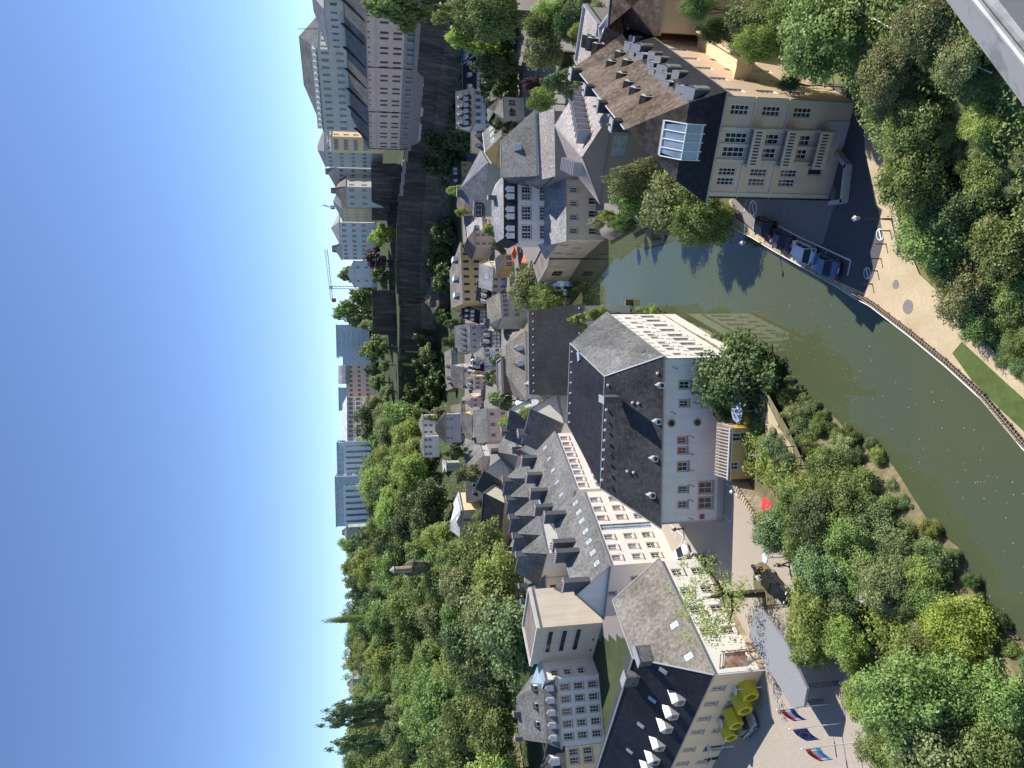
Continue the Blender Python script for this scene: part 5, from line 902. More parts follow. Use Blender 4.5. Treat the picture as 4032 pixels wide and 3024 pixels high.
# ------------------------------------------------------------------ trees
def crown_mesh(name, seed, nleaf, leaf, ncl=26, shape='round', hollow=0.0):
    r = np.random.default_rng(seed)
    d = r.normal(size=(ncl, 3)); d /= np.linalg.norm(d, axis=1)[:, None]; rr0 = r.uniform(.15, .84, ncl) ** .8; cc = d * rr0[:, None]; cr = r.uniform(.85, 1.15, ncl) * (.50 - .30 * rr0)
    cc[:, 2] *= 0.85
    if shape == 'cone': cc[:, 2] = r.uniform(-.9, .95, ncl); k = (1 - (cc[:, 2] + 1) / 2.05) * .85 + .08; a = r.uniform(0, 6.28, ncl); cc[:, 0] = np.cos(a) * k * .75; cc[:, 1] = np.sin(a) * k * .75; cr = .12 + .2 * k
    if shape == 'poplar': cc[:, 2] = r.uniform(-.95, .9, ncl); k = np.sqrt(np.maximum(.05, 1 - (cc[:, 2] * .95) ** 2)); a = r.uniform(0, 6.28, ncl); cc[:, 0] = np.cos(a) * k * .6; cc[:, 1] = np.sin(a) * k * .6; cr = r.uniform(.16, .32, ncl)
    if shape == 'open': cc = d * (r.uniform(.35, .95, ncl))[:, None]; cr = r.uniform(.12, .24, ncl)
    if shape == 'ball': cc = d * .12; cr = np.full(ncl, .88)
    w_ = cr ** 2 / (cr ** 2).sum(); ci = r.choice(ncl, nleaf, p=w_)
    v = r.normal(size=(nleaf, 3)); v /= np.linalg.norm(v, axis=1)[:, None]; v[:, 2] = np.where(v[:, 2] < -.3, -v[:, 2] * .6, v[:, 2])
    rad = cr[ci] * (r.uniform(.55, 1.08, nleaf)) * (1 + .18 * np.sin(v[:, 0] * 7 + ci) * np.cos(v[:, 1] * 6)); p = cc[ci] + v * rad[:, None]
    if shape == 'poplar': p[:, :2] *= 1
    n = v + r.normal(size=(nleaf, 3)) * .55 + np.array([0, 0, .35]); n /= np.linalg.norm(n, axis=1)[:, None]
    t = np.cross(n, r.normal(size=(nleaf, 3))); t /= np.linalg.norm(t, axis=1)[:, None]; b_ = np.cross(n, t); s = leaf * r.uniform(.6, 1.3, nleaf)[:, None]
    q = np.stack([p - t * s, p - b_ * s * .62 + n * s * .12, p + t * s, p + b_ * s * .62 + n * s * .12], 1).reshape(-1, 3)
    me = bpy.data.meshes.new(name); me.vertices.add(len(q)); me.vertices.foreach_set('co', q.astype(np.float32).ravel()); nf = nleaf
    me.loops.add(nf * 4); me.loops.foreach_set('vertex_index', np.arange(nf * 4, dtype=np.int32)); me.polygons.add(nf); me.polygons.foreach_set('loop_start', np.arange(0, nf * 4, 4, dtype=np.int32)); me.update(); me.validate(); me.materials.append(M('leaf_green')); return me
CROWN = {'near': [crown_mesh('crown', 11 + i, 17000, .034, 52) for i in range(4)], 'mid': [crown_mesh('crown', 31 + i, 11000, .040, 42) for i in range(3)], 'far': [crown_mesh('crown', 51 + i, 3200, .08, 16) for i in range(3)],
         'open': [crown_mesh('crown', 71, 4200, .024, 70, 'open')], 'cone': [crown_mesh('crown', 81, 5000, .055, 44, 'cone')], 'poplar': [crown_mesh('crown', 91, 4600, .06, 40, 'poplar')], 'ball': [crown_mesh('crown', 95, 4000, .06, 6, 'ball')]}
def trunk_mesh(seed, limbs=6):
    r = random.Random(seed); b = MB(); b.tube((0, 0, -1), (0.02, .01, -.25), .085, .06, 'bark', 7, False); b.tube((0.02, .01, -.25), (.0, .02, .02), .06, .03, 'bark', 6, False)
    for i in range(limbs):
        a = r.uniform(0, 6.28); z = r.uniform(-.45, -.15); e = Vector((math.cos(a) * r.uniform(.35, .6), math.sin(a) * r.uniform(.35, .6), z + r.uniform(.15, .3))); m_ = Vector((e.x * .45, e.y * .45, z + .08)); b.tube((0, 0, z), m_, .035, .025, 'bark', 5, False); b.tube(m_, e, .025, .008, 'bark', 5, False); b.tube(m_, e + Vector((r.uniform(-.2, .2), r.uniform(-.2, .2), .1)), .016, .005, 'bark', 4, False)
    o = b.build('trunk'); me = o.data; bpy.data.objects.remove(o); return me
def thicket(name, label, spots, leaf, nleaf=1500):
    base = crown_mesh('thicket', 77, nleaf, .115, 16); co = np.empty(len(base.vertices) * 3, np.float32); base.vertices.foreach_get('co', co); co = co.reshape(-1, 3); allv = []
    for P, r, asp in spots: a = random.uniform(0, 6.28); R_ = np.array([[math.cos(a), -math.sin(a), 0], [math.sin(a), math.cos(a), 0], [0, 0, 1]]); allv.append((co @ R_.T) * [r, r, r * asp] + list(P))
    q = np.concatenate(allv); n = len(q) // 4; me = bpy.data.meshes.new(name); me.vertices.add(len(q)); me.vertices.foreach_set('co', q.astype(np.float32).ravel()); me.loops.add(n * 4); me.loops.foreach_set('vertex_index', np.arange(n * 4, dtype=np.int32)); me.polygons.add(n); me.polygons.foreach_set('loop_start', np.arange(0, n * 4, 4, dtype=np.int32)); me.update(); me.validate(); me.materials.append(M(leaf)); o = bpy.data.objects.new(name, me); SC.collection.objects.link(o); o['kind'] = 'stuff'; o['label'] = label
TR = [trunk_mesh(i) for i in range(3)]
def tree(P, r, leaf, label, lod=None, asp=1.0, cat='tree', name='tree', group=None, ztrunk=None):
    """P: crown centre, r: crown radius"""
    Y = P.y; lod = lod or ('near' if Y < 75 else 'mid' if Y < 190 else 'far'); z0 = ztrunk if ztrunk is not None else tz(P.x, P.y)
    root = thing(name, label, cat, (P.x, P.y, z0), group)
    me = random.choice(CROWN[lod]); c = bpy.data.objects.new('crown', me); SC.collection.objects.link(c); c.parent = root; c.location = (0, 0, P.z - z0); c.rotation_euler[2] = random.uniform(0, 6.28)
    k = random.uniform(.95, 1.12); c.scale = (r * k, r / k, r * asp); c.material_slots[0].link = 'OBJECT'; c.material_slots[0].material = M(leaf)
    h = max(P.z - z0, .4)
    if lod in ('near', 'mid', 'far') and h > 1.25 * r * asp and cat == 'tree':
        top = P.z + r * asp; a2 = min((top - z0) * .46, r * 2.0); c.scale[2] = a2; c.location[2] = top - a2 - z0; h = max(c.location[2], .4)
    if lod == 'open': r *= 1.5
    tk = bpy.data.objects.new('trunk', random.choice(TR)); SC.collection.objects.link(tk); tk.parent = root; tk.location = (0, 0, h); s = min(r, h * 1.2); tk.scale = (s * .8, s * .8, h if h < r * 2.2 else h); return root
def place(c, x, y, rpx, asp=1.0, ymin=20, dY=1.5):
    x, y = N(c, x, y); Ys = np.arange(ymin, 900, dY); r = ray(x, y); X = r[0] * Ys / r[1]; Z = H + r[2] * Ys / r[1]; g = TZ(X, Ys); ok = (Z - g) <= rpx * Ys / FPX * asp * 1.02
    i = int(np.argmax(ok)) if ok.any() else len(Ys) - 1; return Vector((X[i], Ys[i], Z[i])), rpx * Ys[i] / FPX
def tr(c, x, y, rpx, leaf, label, Y=None, asp=1.0, **kw):
    s = 1 if c == 'N' else CR[c][2]; rp = rpx / s
    if Y: P = GY(c, x, y, Y); r = rp * Y / FPX
    else: P, r = place(c, x, y, rp, asp)
    return tree(P, r, leaf, label, asp=asp, **kw)
G1 = 'trees on the right hand slope'
for x, y, r, lf, lb in ((3230, 150, 180, 'leaf_green', 'big green tree between the tan house and the right hand slope'), (3489, 290, 120, 'leaf_olive', 'olive leaved tree over the stone steps on the slope'), (3608, 480, 130, 'leaf_green', 'green tree just above the bend of the asphalt road'), (3640, 90, 130, 'leaf_olive', 'olive tree under the white cable near the railing'), (3780, 230, 110, 'leaf_olive', 'bushy olive tree beside the railing'),
    (3600, 700, 150, 'leaf_green', 'wide green tree hanging over the pale pavement'), (3690, 940, 160, 'leaf_green', 'broad green tree above the gravel path by the bollards'), (3870, 500, 90, 'leaf_lime', 'lime green young tree on the sunny slope'), (3900, 700, 110, 'leaf_green', 'green tree on the lower edge behind the lime tree'), (3960, 950, 150, 'leaf_green', 'green tree cut by the lower edge of the photo'), (3830, 1150, 140, 'leaf_olive', 'olive tree dropping shade on the gravel path'), (4010, 1180, 110, 'leaf_green', 'tree at the corner above the sunlit path'), (3760, 830, 120, 'leaf_dark', 'dark tree between the two broad green trees'), (3850, 1260, 90, 'leaf_green', 'small green tree leaning over the sunlit path'), (4025, 1360, 75, 'leaf_green', 'bush beside the path next to the lawn strip'), (4020, 1450, 45, 'leaf_blue', 'small dark bush at the end of the lawn strip')):
    tr('N', x, y, r * 1.3, lf, lb, asp=.85)
LN_ = {'leaf_olive': 'olive', 'leaf_green': 'green', 'leaf_lime': 'lime', 'leaf_dark': 'dark'}; sacc = []
for _ in range(900):
    x, y = random.uniform(3330, 4100), random.uniform(-60, 1500); xm = np.interp(y, [-60, 300, 560, 960, 1120, 1260, 1500], [3330, 3440, 3530, 3600, 3640, 3800, 3960]); rp = random.uniform(42, 78)
    if x < xm + rp * .8 or (3600 < x < 3780 and 230 < y < 420) or (3720 < x < 3900 and 300 < y < 520): continue
    if all((x - a) ** 2 + (y - b) ** 2 > (.55 * (rp + r)) ** 2 * .55 for a, b, r in sacc): sacc.append((x, y, rp))
for i, (x, y, rp) in enumerate(sacc[:96]): lf_ = random.choice(['leaf_olive', 'leaf_green', 'leaf_lime', 'leaf_dark', 'leaf_olive']); tr('N', x, y, rp, lf_, '%s %s bush on the right slope %s' % ('wide' if rp > 60 else 'small', LN_[lf_], 'under the parapet' if y < 250 else 'above the tan house shade' if y < 600 else 'above the bollards' if y < 1000 else 'above the sunlit path') + (', close to the path' if x < 3700 else ', far up the slope' if x > 3900 else ''), cat='shrub', name='shrub', group='bushes on the right hand slope', asp=.7)
for x, y, r, lf, lb, Y in ((2945, 80, 150, 'leaf_olive', 'pale leaved tree in front of the peach house', 62), (2930, 170, 85, 'leaf_lime', 'round lime shrub by the peach terrace', 60), (3110, 60, 130, 'leaf_green', 'green tree at the upper right behind the pale tree', 58), (3140, 210, 90, 'leaf_green', 'green tree beside the stone stair of the tan house', 58), (2770, 115, 55, 'leaf_dark', 'dark shrub against the peach wall', 66), (2700, 30, 60, 'leaf_green', 'leafy branch hanging over the peach wall', 63), (3080, 330, 40, 'leaf_dark', 'dark ivy shrub at the corner of the tan house', 60),
    (2488, 770, 120, 'leaf_green', 'green riverside tree below the finned roof house', 104), (2440, 700, 90, 'leaf_olive', 'tall pale tree against the finned roof house', 100), (2640, 800, 150, 'leaf_olive', 'broad riverside tree beside the tan house', 92), (2750, 820, 120, 'leaf_green', 'green riverside tree at the foot of the tan house', 86), (2690, 900, 100, 'leaf_green', 'low tree with branches hanging over the water', 88), (2850, 830, 40, 'leaf_lime', 'lime shrub on the wall top near the parked cars', 84), (2420, 880, 45, 'leaf_green', 'green tree on the garden wall by the river', 118), (2370, 850, 30, 'leaf_lime', 'bright shrub in the riverside garden', 122), (2330, 880, 25, 'leaf_pale', 'pale flowering shrub in the riverside garden', 126)):
    tr('N', x, y, r, lf, lb, Y=Y)
tb = G('C4', 1680, 1450, 3.5); h_ = HZ(tb, N('C4', 1150, 0)[0]); 
tree(Vector((tb.x - .3, tb.y, h_ + .3)), 5.6, 'leaf_lime', 'thin leaved courtyard tree in front of the white wing', lod='open', ztrunk=3.5)

for x, y, r, lf, lb in ((2905, 1490, 175, 'leaf_dark', 'big dark tree at the corner of the long white hall'), (2860, 1600, 60, 'leaf_dark', 'dark tree arm over the pale parasol'), (3075, 1520, 45, 'leaf_green', 'green shrub at the waterline by the dark tree'), (3130, 1985, 85, 'leaf_green', 'green tree between the garden and the river bank'), (3260, 1860, 95, 'leaf_green', 'dense green tree on the river bank beside the pergola'), (3060, 2090, 105, 'leaf_blue', 'blue green tree over the red parasols'), (3330, 1960, 115, 'leaf_green', 'dense tree leaning to the river, upstream side'), (3220, 2060, 120, 'leaf_dark', 'dark tree in the middle of the left bank grove'), (3450, 2080, 110, 'leaf_blue', 'feathery tree at the waterline in mid grove'), (3230, 2250, 110, 'leaf_blue', 'feathery blue green tree shading the parked cars'), (3390, 2230, 110, 'leaf_green', 'green tree between the feathery trees'), (3560, 2200, 110, 'leaf_blue', 'feathery tree reaching over the dark water'), (3660, 2350, 100, 'leaf_green', 'green shrub tree by the shaded waterline'),
    (3230, 2430, 150, 'leaf_lime', 'pale flowering tree beside the grey stage roof'), (3330, 2520, 100, 'leaf_lime', 'flowering tree with white blossoms near the flag poles'), (3190, 2540, 100, 'leaf_green', 'green half of the flowering tree pair'), (3770, 2480, 150, 'leaf_yellow', 'bright yellow green tree near the lower river bend'), (3560, 2760, 190, 'leaf_green', 'large green tree at the lower left corner grove'), (3760, 2700, 140, 'leaf_green', 'green tree behind the yellow green tree'), (3940, 2760, 150, 'leaf_green', 'green tree touching the lower edge'), (3480, 2950, 110, 'leaf_green', 'green tree at the corner beyond the flags'), (3680, 2960, 190, 'leaf_olive', 'olive tree at the very corner of the courtyard'), (3900, 2970, 150, 'leaf_green', 'tree filling the lowest left corner'), (3400, 2640, 70, 'leaf_lime', 'small flowering tree between poles and grove')):
    tr('N', x, y, r * 1.25, lf, lb, asp=.95)
for i, (x, y, r, lf, lb) in enumerate(((3150, 2130, 95, 'leaf_green', 'green tree covering the parked cars below the red parasols'), (3330, 2110, 110, 'leaf_green', 'wide green tree at the heart of the left bank grove'), (3470, 2300, 110, 'leaf_olive', 'olive tree beside the round flower bed'), (3300, 2330, 95, 'leaf_blue', 'grey green tree above the shaded cars'), (3600, 2330, 95, 'leaf_dark', 'dark tree between the feathery tree and the flower bed'), (3680, 2560, 120, 'leaf_green', 'green tree just left of the yellow green tree'), (3420, 2760, 110, 'leaf_lime', 'pale blossoming tree behind the flag poles'), (3850, 2620, 110, 'leaf_lime', 'lime tree between the yellow green tree and the corner'), (4000, 2900, 130, 'leaf_lime', 'lime tree at the very corner of the photo'), (3560, 3000, 120, 'leaf_lime', 'lime tree at the lower edge beyond the flags'))):
    tr('N', x, y, r * 1.2, lf, lb, asp=.95)
G2 = 'shrubs on the left river bank'
LBs = subdiv([p for p in LBW[7:]], 1.35); o1 = offset_line(LBs, 2.6); o2_ = offset_line(LBs, 4.8)
for k in range(0, len(LBs)):
    for ln, zz in ((offset_line(LBs, .3)[k], .2), (offset_line(LBs, 1.4)[k], .9), (o1[k], 1.7), (o2_[k], 3.2)):
        if random.random() < (.8 if zz < .5 else .62):
            r = random.uniform(.8, 1.4) if zz < .5 else random.uniform(1.2, 1.9); P = Vector((ln.x + random.uniform(-.6, .6), ln.y + random.uniform(-.6, .6), zz + r * .35))
            lf_ = random.choice(['leaf_lime', 'leaf_green', 'leaf_green', 'leaf_olive', 'leaf_blue', 'leaf_dark']); tree(P, r, lf_, ('plump ' if r > 1.7 else 'low ') + {'leaf_lime': 'lime', 'leaf_green': 'green', 'leaf_olive': 'olive', 'leaf_blue': 'grey green', 'leaf_dark': 'dark'}[lf_] + ' shrub ' + ('at the waterline ' if zz < 1 else 'halfway up ' if zz < 2 else 'on top of the bank ') + ('below the dark tree' if k < 12 else 'below the pergola garden' if k < 24 else 'below the feathery trees' if k < 38 else 'near the yellow green tree' if k < 50 else 'near the lower corner'), lod='mid', cat='shrub', name='shrub', group=G2, ztrunk=zz - .4)
def parasol(label, c, z, r, mat, h=2.6):
    root = thing('parasol', label, 'parasol', (c.x, c.y, z)); q = MB(); n = 8; top = V3(c.x, c.y, z + h + r * .32); ring = [V3(c.x + r * math.cos(k * 2 * math.pi / n), c.y + r * math.sin(k * 2 * math.pi / n), z + h - .1) for k in range(n)]
    for k in range(n): q.face([top, ring[k], ring[(k + 1) % n]], mat)
    q.build('canopy', root); MB().tube((c.x, c.y, z), (c.x, c.y, z + h), .04, .04, 'white_paint', 6).build('pole', root); MB().box((c.x, c.y, z + .05), (.6, .6, .1), 'grey_plaster').build('base', root)
em = MB(); top_ = [Vector((10.3, 106.9, 3.3)), Vector((6.6, 96.0, 3.3)), Vector((2.9, 85.1, 3.3)), Vector((2.4, 82.5, 3.3))]; bot_ = [G('N', 2632, 1236, -.1), G('N', 2735, 1285, -.1), G('N', 2850, 1345, -.1), G('N', 2925, 1385, -.1)]
for k in range(3):
    mt_, mb_ = (top_[k] * .45 + bot_[k] * .55 + V3(0, 0, .3)), (top_[k + 1] * .45 + bot_[k + 1] * .55 + V3(0, 0, .3)); em.face([top_[k], top_[k + 1], mb_, mt_], 'light_stone'); em.face([mt_, mb_, bot_[k + 1], bot_[k]], 'bank_earth')
struct(em.build('embankment'))
wp = G('N', 2490, 1192, 0); wr = thing('river_gauge', 'small wooden post frame standing in the water behind the hall', 'post frame', tuple(wp)); q = MB(); q.box(wp + V3(0, 0, .7), (1.1, .5, 1.3), 'timber'); q.build('box', wr); q = MB(); [q.tube(wp + V3(x, -.3, -1), wp + V3(x, -.3, 2.2), .05, .05, 'grey_metal', 5) for x in (-.9, .9)]; q.tube(wp + V3(-.9, -.3, 2.2), wp + V3(.9, -.3, 2.2), .04, .04, 'grey_metal', 5); q.build('frame', wr)
P_ = GY('A1', 1345, 90, 226); parasol('red parasol of the street cafe by the barracks wall', P_, P_.z - 2.2, 1.8, 'red_cloth', 2.2); P_ = GY('A1', 1310, 95, 227); tw2 = thing('market_stall', 'teal painted cafe stall beside the red parasol', 'stall', tuple(P_ - V3(0, 0, 2))); q = MB(); q.box(P_ - V3(0, 0, .8), (2.4, 2, 2.4), 'teal_paint'); q.build('body', tw2); q = MB(); q.prism([P_ + V3(-1.5, -1.3, .6), P_ + V3(1.5, -1.3, .6), P_ + V3(1.5, 1.3, .8), P_ + V3(-1.5, 1.3, .8)], .12, 'white_paint'); q.build('roof', tw2)
for k in range(14):
    x = 2320 + k * 20; P = G('N', x, 1224 + random.uniform(-4, 6), 1.6); tree(P, random.uniform(.6, 1.3), random.choice(['leaf_lime', 'leaf_olive', 'leaf_green']), 'leafy shrub on the bank under the sunlit hall wall', lod='mid', cat='shrub', name='shrub', group='shrubs behind the hall', ztrunk=.6)
for c, x, y, r, lf, lb, Y in (('N', 2275, 1260, 42, 'leaf_lime', 'feathery larch like tree behind the long hall', 122), ('N', 2330, 1235, 35, 'leaf_lime', 'low lime shrub behind the long hall', 115), ('N', 2085, 1135, 110, 'leaf_olive', 'big tree on the shaded river bend', 185), ('N', 2140, 1170, 70, 'leaf_green', 'green tree by the pale river annex', 175), ('N', 2060, 1075, 40, 'leaf_dark', 'dark tree between the orange parasols and the river', 190), ('N', 1960, 965, 40, 'leaf_dark', 'dark tree left of the upper white block', 210), ('N', 1915, 905, 32, 'leaf_lime', 'bright lime tree left of the upper white block', 215),
    ('N', 1975, 1275, 45, 'leaf_olive', 'tree by the half timbered houses', 235), ('N', 1955, 1425, 42, 'leaf_blue', 'pale tree in front of the second half timbered house', 220), ('N', 1925, 1490, 40, 'leaf_olive', 'tree in front of the rose house', 215), ('N', 1955, 1580, 52, 'leaf_olive', 'tree at the corner of the pavilion court', 200), ('N', 2060, 1625, 38, 'leaf_lime', 'green tree in front of the slatted pavilion', 155), ('N', 1985, 1660, 35, 'leaf_yellow', 'yellow green bush by the pink gabled house', 185), ('N', 1700, 1570 + 70, 40, 'leaf_olive', 'round tree by the lane houses', 330), ('N', 1820, 1865, 48, 'leaf_olive', 'round tree above the dark slate houses', 240), ('N', 1765, 1780, 35, 'leaf_dark', 'dark tree on the upper lane', 270),
    ('A1', 1000, 80, 250, 'leaf_green', 'big tree over the street cafe at the barracks', 225), ('A1', 1150, 200, 130, 'leaf_green', 'smaller tree at the barracks wall', 226), ('A1', 820, 60, 110, 'leaf_olive', 'tree at the barracks corner', 228), ('A1', 1750, 80, 330, 'leaf_green', 'wide tree under the fortress wall at the right edge', 190), ('A1', 1850, 380, 256, 'leaf_yellow', 'yellow green tree above the street houses', 200), ('A1', 2050, 150, 286, 'leaf_green', 'green tree over the parked car street', 180), ('B1', 430, 730, 195, 'leaf_dark', 'dark round tree in front of the white street houses', 200), ('B1', 250, 100, 308, 'leaf_green', 'green tree at the top of the car street', 185),
    ('B1', 1100, 130, 216, 'leaf_lime', 'lime shrub beside the street wall', 150), ('B1', 1000, 560, 229, 'leaf_olive', 'olive tree below the car street', 150), ('B1', 1300, 250, 220, 'leaf_dark', 'dark tree in shade behind the brown roof', 130), ('B1', 1400, 350, 110, 'leaf_lime', 'tall grass like shrub by the terrace block', 120), ('B1', 900, 920, 121, 'leaf_purple', 'purple leaved tree by the grey rendered house', 165), ('B1', 1000, 1010, 108, 'leaf_lime', 'lime shrub in the garden by the grey rendered house', 160), ('B1', 950, 1120, 121, 'leaf_green', 'garden tree by the shaded brown water', 158), ('B1', 950, 300, 189, 'leaf_green', 'tree along the street wall', 150),
    ('A2', 1500, 830, 125, 'leaf_olive', 'olive tree growing under the bastion', 372), ('A3', 1480, 520, 115, 'leaf_olive', 'olive tree clinging to the cliff', 400), ('A3', 1700, 210, 85, 'leaf_dark', 'dark tree above the yellow range', 300), ('A3', 1690, 400, 90, 'leaf_dark', 'dark tree behind the old town roofs', 310), ('A3', 1530, 1270, 0.1, 'leaf_green', '', 0), ('A3', 1380, 840, 50, 'leaf_lime', 'small lime bush on the fortress wall', 418), ('B2', 80, 420, 90, 'leaf_lime', 'lime tree above the blue slate house', 290), ('B2', 150, 650, 60, 'leaf_lime', 'lime bush behind the white chimney house', 270),
    ('A2', 930, 900, 140, 'leaf_yellow', 'yellow willow in front of the plateau mansions', 390), ('A2', 1060, 880, 90, 'leaf_yellow', 'lower part willow beside the yellow willow', 385), ('A2', 930, 1180, 170, 'leaf_purple', 'dark purple beech on the bastion', 400), ('A2', 980, 1370, 150, 'leaf_dark', 'dark beech beside the purple beech', 400), ('A2', 580, 1330, 120, 'leaf_green', 'tree behind the gabled white house', 480), ('A2', 720, 1560, 130, 'leaf_green', 'tree beside the gabled white house', 470), ('A3', 560, 80, 160, 'leaf_green', 'large tree right of the glass tower', 470), ('A3', 680, 170, 110, 'leaf_dark', 'dark tree in front of the glass tower', 465), ('A3', 780, 220, 85, 'leaf_olive', 'olive tree on the inner bastion', 445),
    ('A3', 860, 470, 165, 'leaf_green', 'large round tree left of the inner bastion', 430), ('A3', 1000, 480, 120, 'leaf_green', 'tree on the edge of the cliff walk', 428), ('A3', 830, 720, 75, 'leaf_dark', 'dark tree below the drum roof', 480), ('A3', 1000, 660, 80, 'leaf_blue', 'blue green tree on the cliff walk', 450), ('A3', 940, 850, 120, 'leaf_green', 'green tree below the office blocks', 470), ('A3', 1040, 950, 110, 'leaf_olive', 'olive tree at the end of the cliff walk', 450), ('B1', 1250, 900, 210, 'leaf_blue', 'blue conifer beside the brown mossy roof', 110)):
    if lb: tr(c, x, y, r, lf, lb, Y=Y, lod='cone' if 'conifer' in lb or 'larch' in lb else None)
for c, x, y, r, a_ in (('A5', 720, 1030, 75, 5), ('A5', 690, 1150, 75, 5.3), ('A5', 760, 1400, 90, 4.2), ('A5', 800, 960, 80, 3.4)):
    P = GY(c, x, y, 330); r_ = r / 2.659 * 330 / FPX; tree(P, r_ * 1.3, 'leaf_blue', ('tall poplar, ' + {1030: 'first of the pair on the skyline', 1150: 'second of the pair on the skyline', 1400: 'lower one left of the skyline pair', 960: 'shortest one near the road parapet'}[y]), lod='poplar', asp=a_ / 1.3, name='poplar', cat='poplar')
P = GY('A5', 660, 95, 395); tree(P, 1.9, 'leaf_lime', 'tall ivy clad chimney column rising from the trees', lod='ball', asp=9.0, name='ivy_column', cat='ivy column')
GFILL = 1
FW_ = []
for _ in range(75):
    y = random.uniform(560, 1640); x = random.uniform(1448, 1500) - (18 if y > 1150 else 0); P = GY('N', x, y, random.uniform(640, 760)); FW_.append((P, random.uniform(9, 14), 1.0))
GF = 'trees on the wooded hillside'; xs_ = [(1600, 1440, 1600), (1700, 1450, 1640), (1850, 1450, 1680), (2060, 1430, 1730), (2130, 1345, 1900), (2300, 1370, 2015), (2500, 1385, 2035), (2650, 1385, 2045), (2720, 1400, 1960), (2850, 1420, 1960), (2960, 1360, 1960), (3060, 1350, 1960)]
for i, (x, y, r, Y) in enumerate([(random.uniform(1150, 1480), random.uniform(-60, 850), random.uniform(90, 170), random.uniform(118, 160)) for _ in range(30)]):
    if x > 1330 and y > 420: continue
    lf_ = random.choice(['leaf_dark', 'leaf_dark', 'leaf_green', 'leaf_olive']); P = GY('B1', x, y, Y); zg = tz(P.x, P.y); rr_ = r / 2.765 * Y / FPX; P.z = zg + rr_ * .9; tree(P, rr_, lf_, {'leaf_dark': 'dark', 'leaf_green': 'green', 'leaf_olive': 'olive'}[lf_] + ' tree in the shaded gardens below the car street', group='trees below the car street', lod='mid')
thicket('far_wood', 'far off wood along the plateau skyline', FW_, 'leaf_green', 900); CT_ = []
for i in range(26):
    P = GY('A1', random.uniform(1500, 1900), random.uniform(-80, 1500), 0.1 + random.uniform(205, 232)); zg = tz(P.x, P.y); rr_ = random.uniform(3, 5.5); P.z = zg + rr_ * .8; CT_.append((P, rr_, 1.0))
LN = {'leaf_green': 'green', 'leaf_dark': 'dark green', 'leaf_olive': 'olive', 'leaf_blue': 'grey green', 'leaf_lime': 'lime', 'leaf_purple': 'purple', 'leaf_yellow': 'yellow green', 'leaf_pale': 'pale'}
def wood_label(x, y, lf, rp):
    band = 'on the skyline' if x < 1480 else 'high on the slope' if x < 1620 else 'halfway down the slope' if x < 1780 else 'low on the slope'
    sec = 'below the glass offices' if y < 1850 else 'above the long beige house' if y < 2080 else 'around the stone turret' if y < 2330 else 'by the upper road' if y < 2620 else 'below the poplars' if y < 2850 else 'at the lower photo edge'
    return '%s %s tree %s %s' % ('broad' if rp > 85 else 'middling' if rp > 60 else 'small', LN[lf], band, sec)
acc = []
for _ in range(9000):
    y = random.uniform(1600, 3070); lo = np.interp(y, [q[0] for q in xs_], [q[1] for q in xs_]); hi = np.interp(y, [q[0] for q in xs_], [q[2] for q in xs_]); x = random.uniform(lo, hi)
    if 1520 < x < 1600 and 2400 < y < 2700: continue
    if 1570 < x < 1690 and 2200 < y < 2290: continue
    if 1740 < x < 1905 and 1900 < y < 2150: continue
    rp = 46 + (x - 1350) * .17 + random.uniform(-14, 26)
    if all((x - a) ** 2 + (y - b) ** 2 > (.60 * (rp + r) / 2 * 1.25) ** 2 for a, b, r in acc): acc.append((x, y, rp))
acc = acc[:170]
for x, y, rp in acc:
    P, r = place('N', x, y, rp, 1.0, 120, 3); lf = random.choices(['leaf_green', 'leaf_dark', 'leaf_olive', 'leaf_blue', 'leaf_lime', 'leaf_purple'], [7, 1.5, 2, 1.5, 2, .001])[0]; tree(P, min(r, 16), lf, wood_label(x, y, lf, rp), group=GF, lod='mid')
for x, y, r, lf, lb in ((1640, 2380, 75, 'leaf_yellow', 'yellow green tree below the upper road'), (1620, 2700, 85, 'leaf_yellow', 'yellow green crown on top of the wooded slope'), (1690, 2260 + 540, 120, 'leaf_green', 'largest green tree of the wooded slope'), (1740, 2300, 110, 'leaf_green', 'large tree above the gardens'), (1520, 1790, 50, 'leaf_purple', 'purple beech among the hillside trees'), (1420, 1960 + 140, 50, 'leaf_green', 'tall round tree on the skyline by the turreted house'), (1960, 2190, 60, 'leaf_blue', 'grey green tree beside the hedge garden'), (1900, 2050, 50, 'leaf_green', 'tree below the long beige house')):
    P, rr = place('N', x, y, r, 1.0, 120, 3); tree(P, rr, lf, lb, lod='mid')
for i, (x, y, r) in enumerate(((565, 1175, 45), (600, 1390, 60), (620, 1590, 62))): tr('B5', x, y, r, 'leaf_yellow', ('clipped round tree above the dry garden beds, farthest of three', 'clipped round tree above the dry garden beds, middle of three', 'clipped round tree above the dry garden beds, nearest the edge')[i], lod='ball', asp=.9, cat='clipped tree', name='clipped_tree')
for k in range(56):                                           # growth at the cliff foot
    i = random.randint(2, len(cs) - 2); p_ = cs[i]; d = random.uniform(5, 26); r = random.uniform(3.5, 8); P = Vector((p_.x - d * .6, p_.y - d * .75, 0)); zg = tz(P.x, P.y); P.z = zg + r * .6 + (5 if d < 9 else 0)
    CT_.append((P, r, 1.0))
thicket('cliff_thicket', 'dark thicket in the shade along the foot of the fortress rock', CT_, 'leaf_dark')
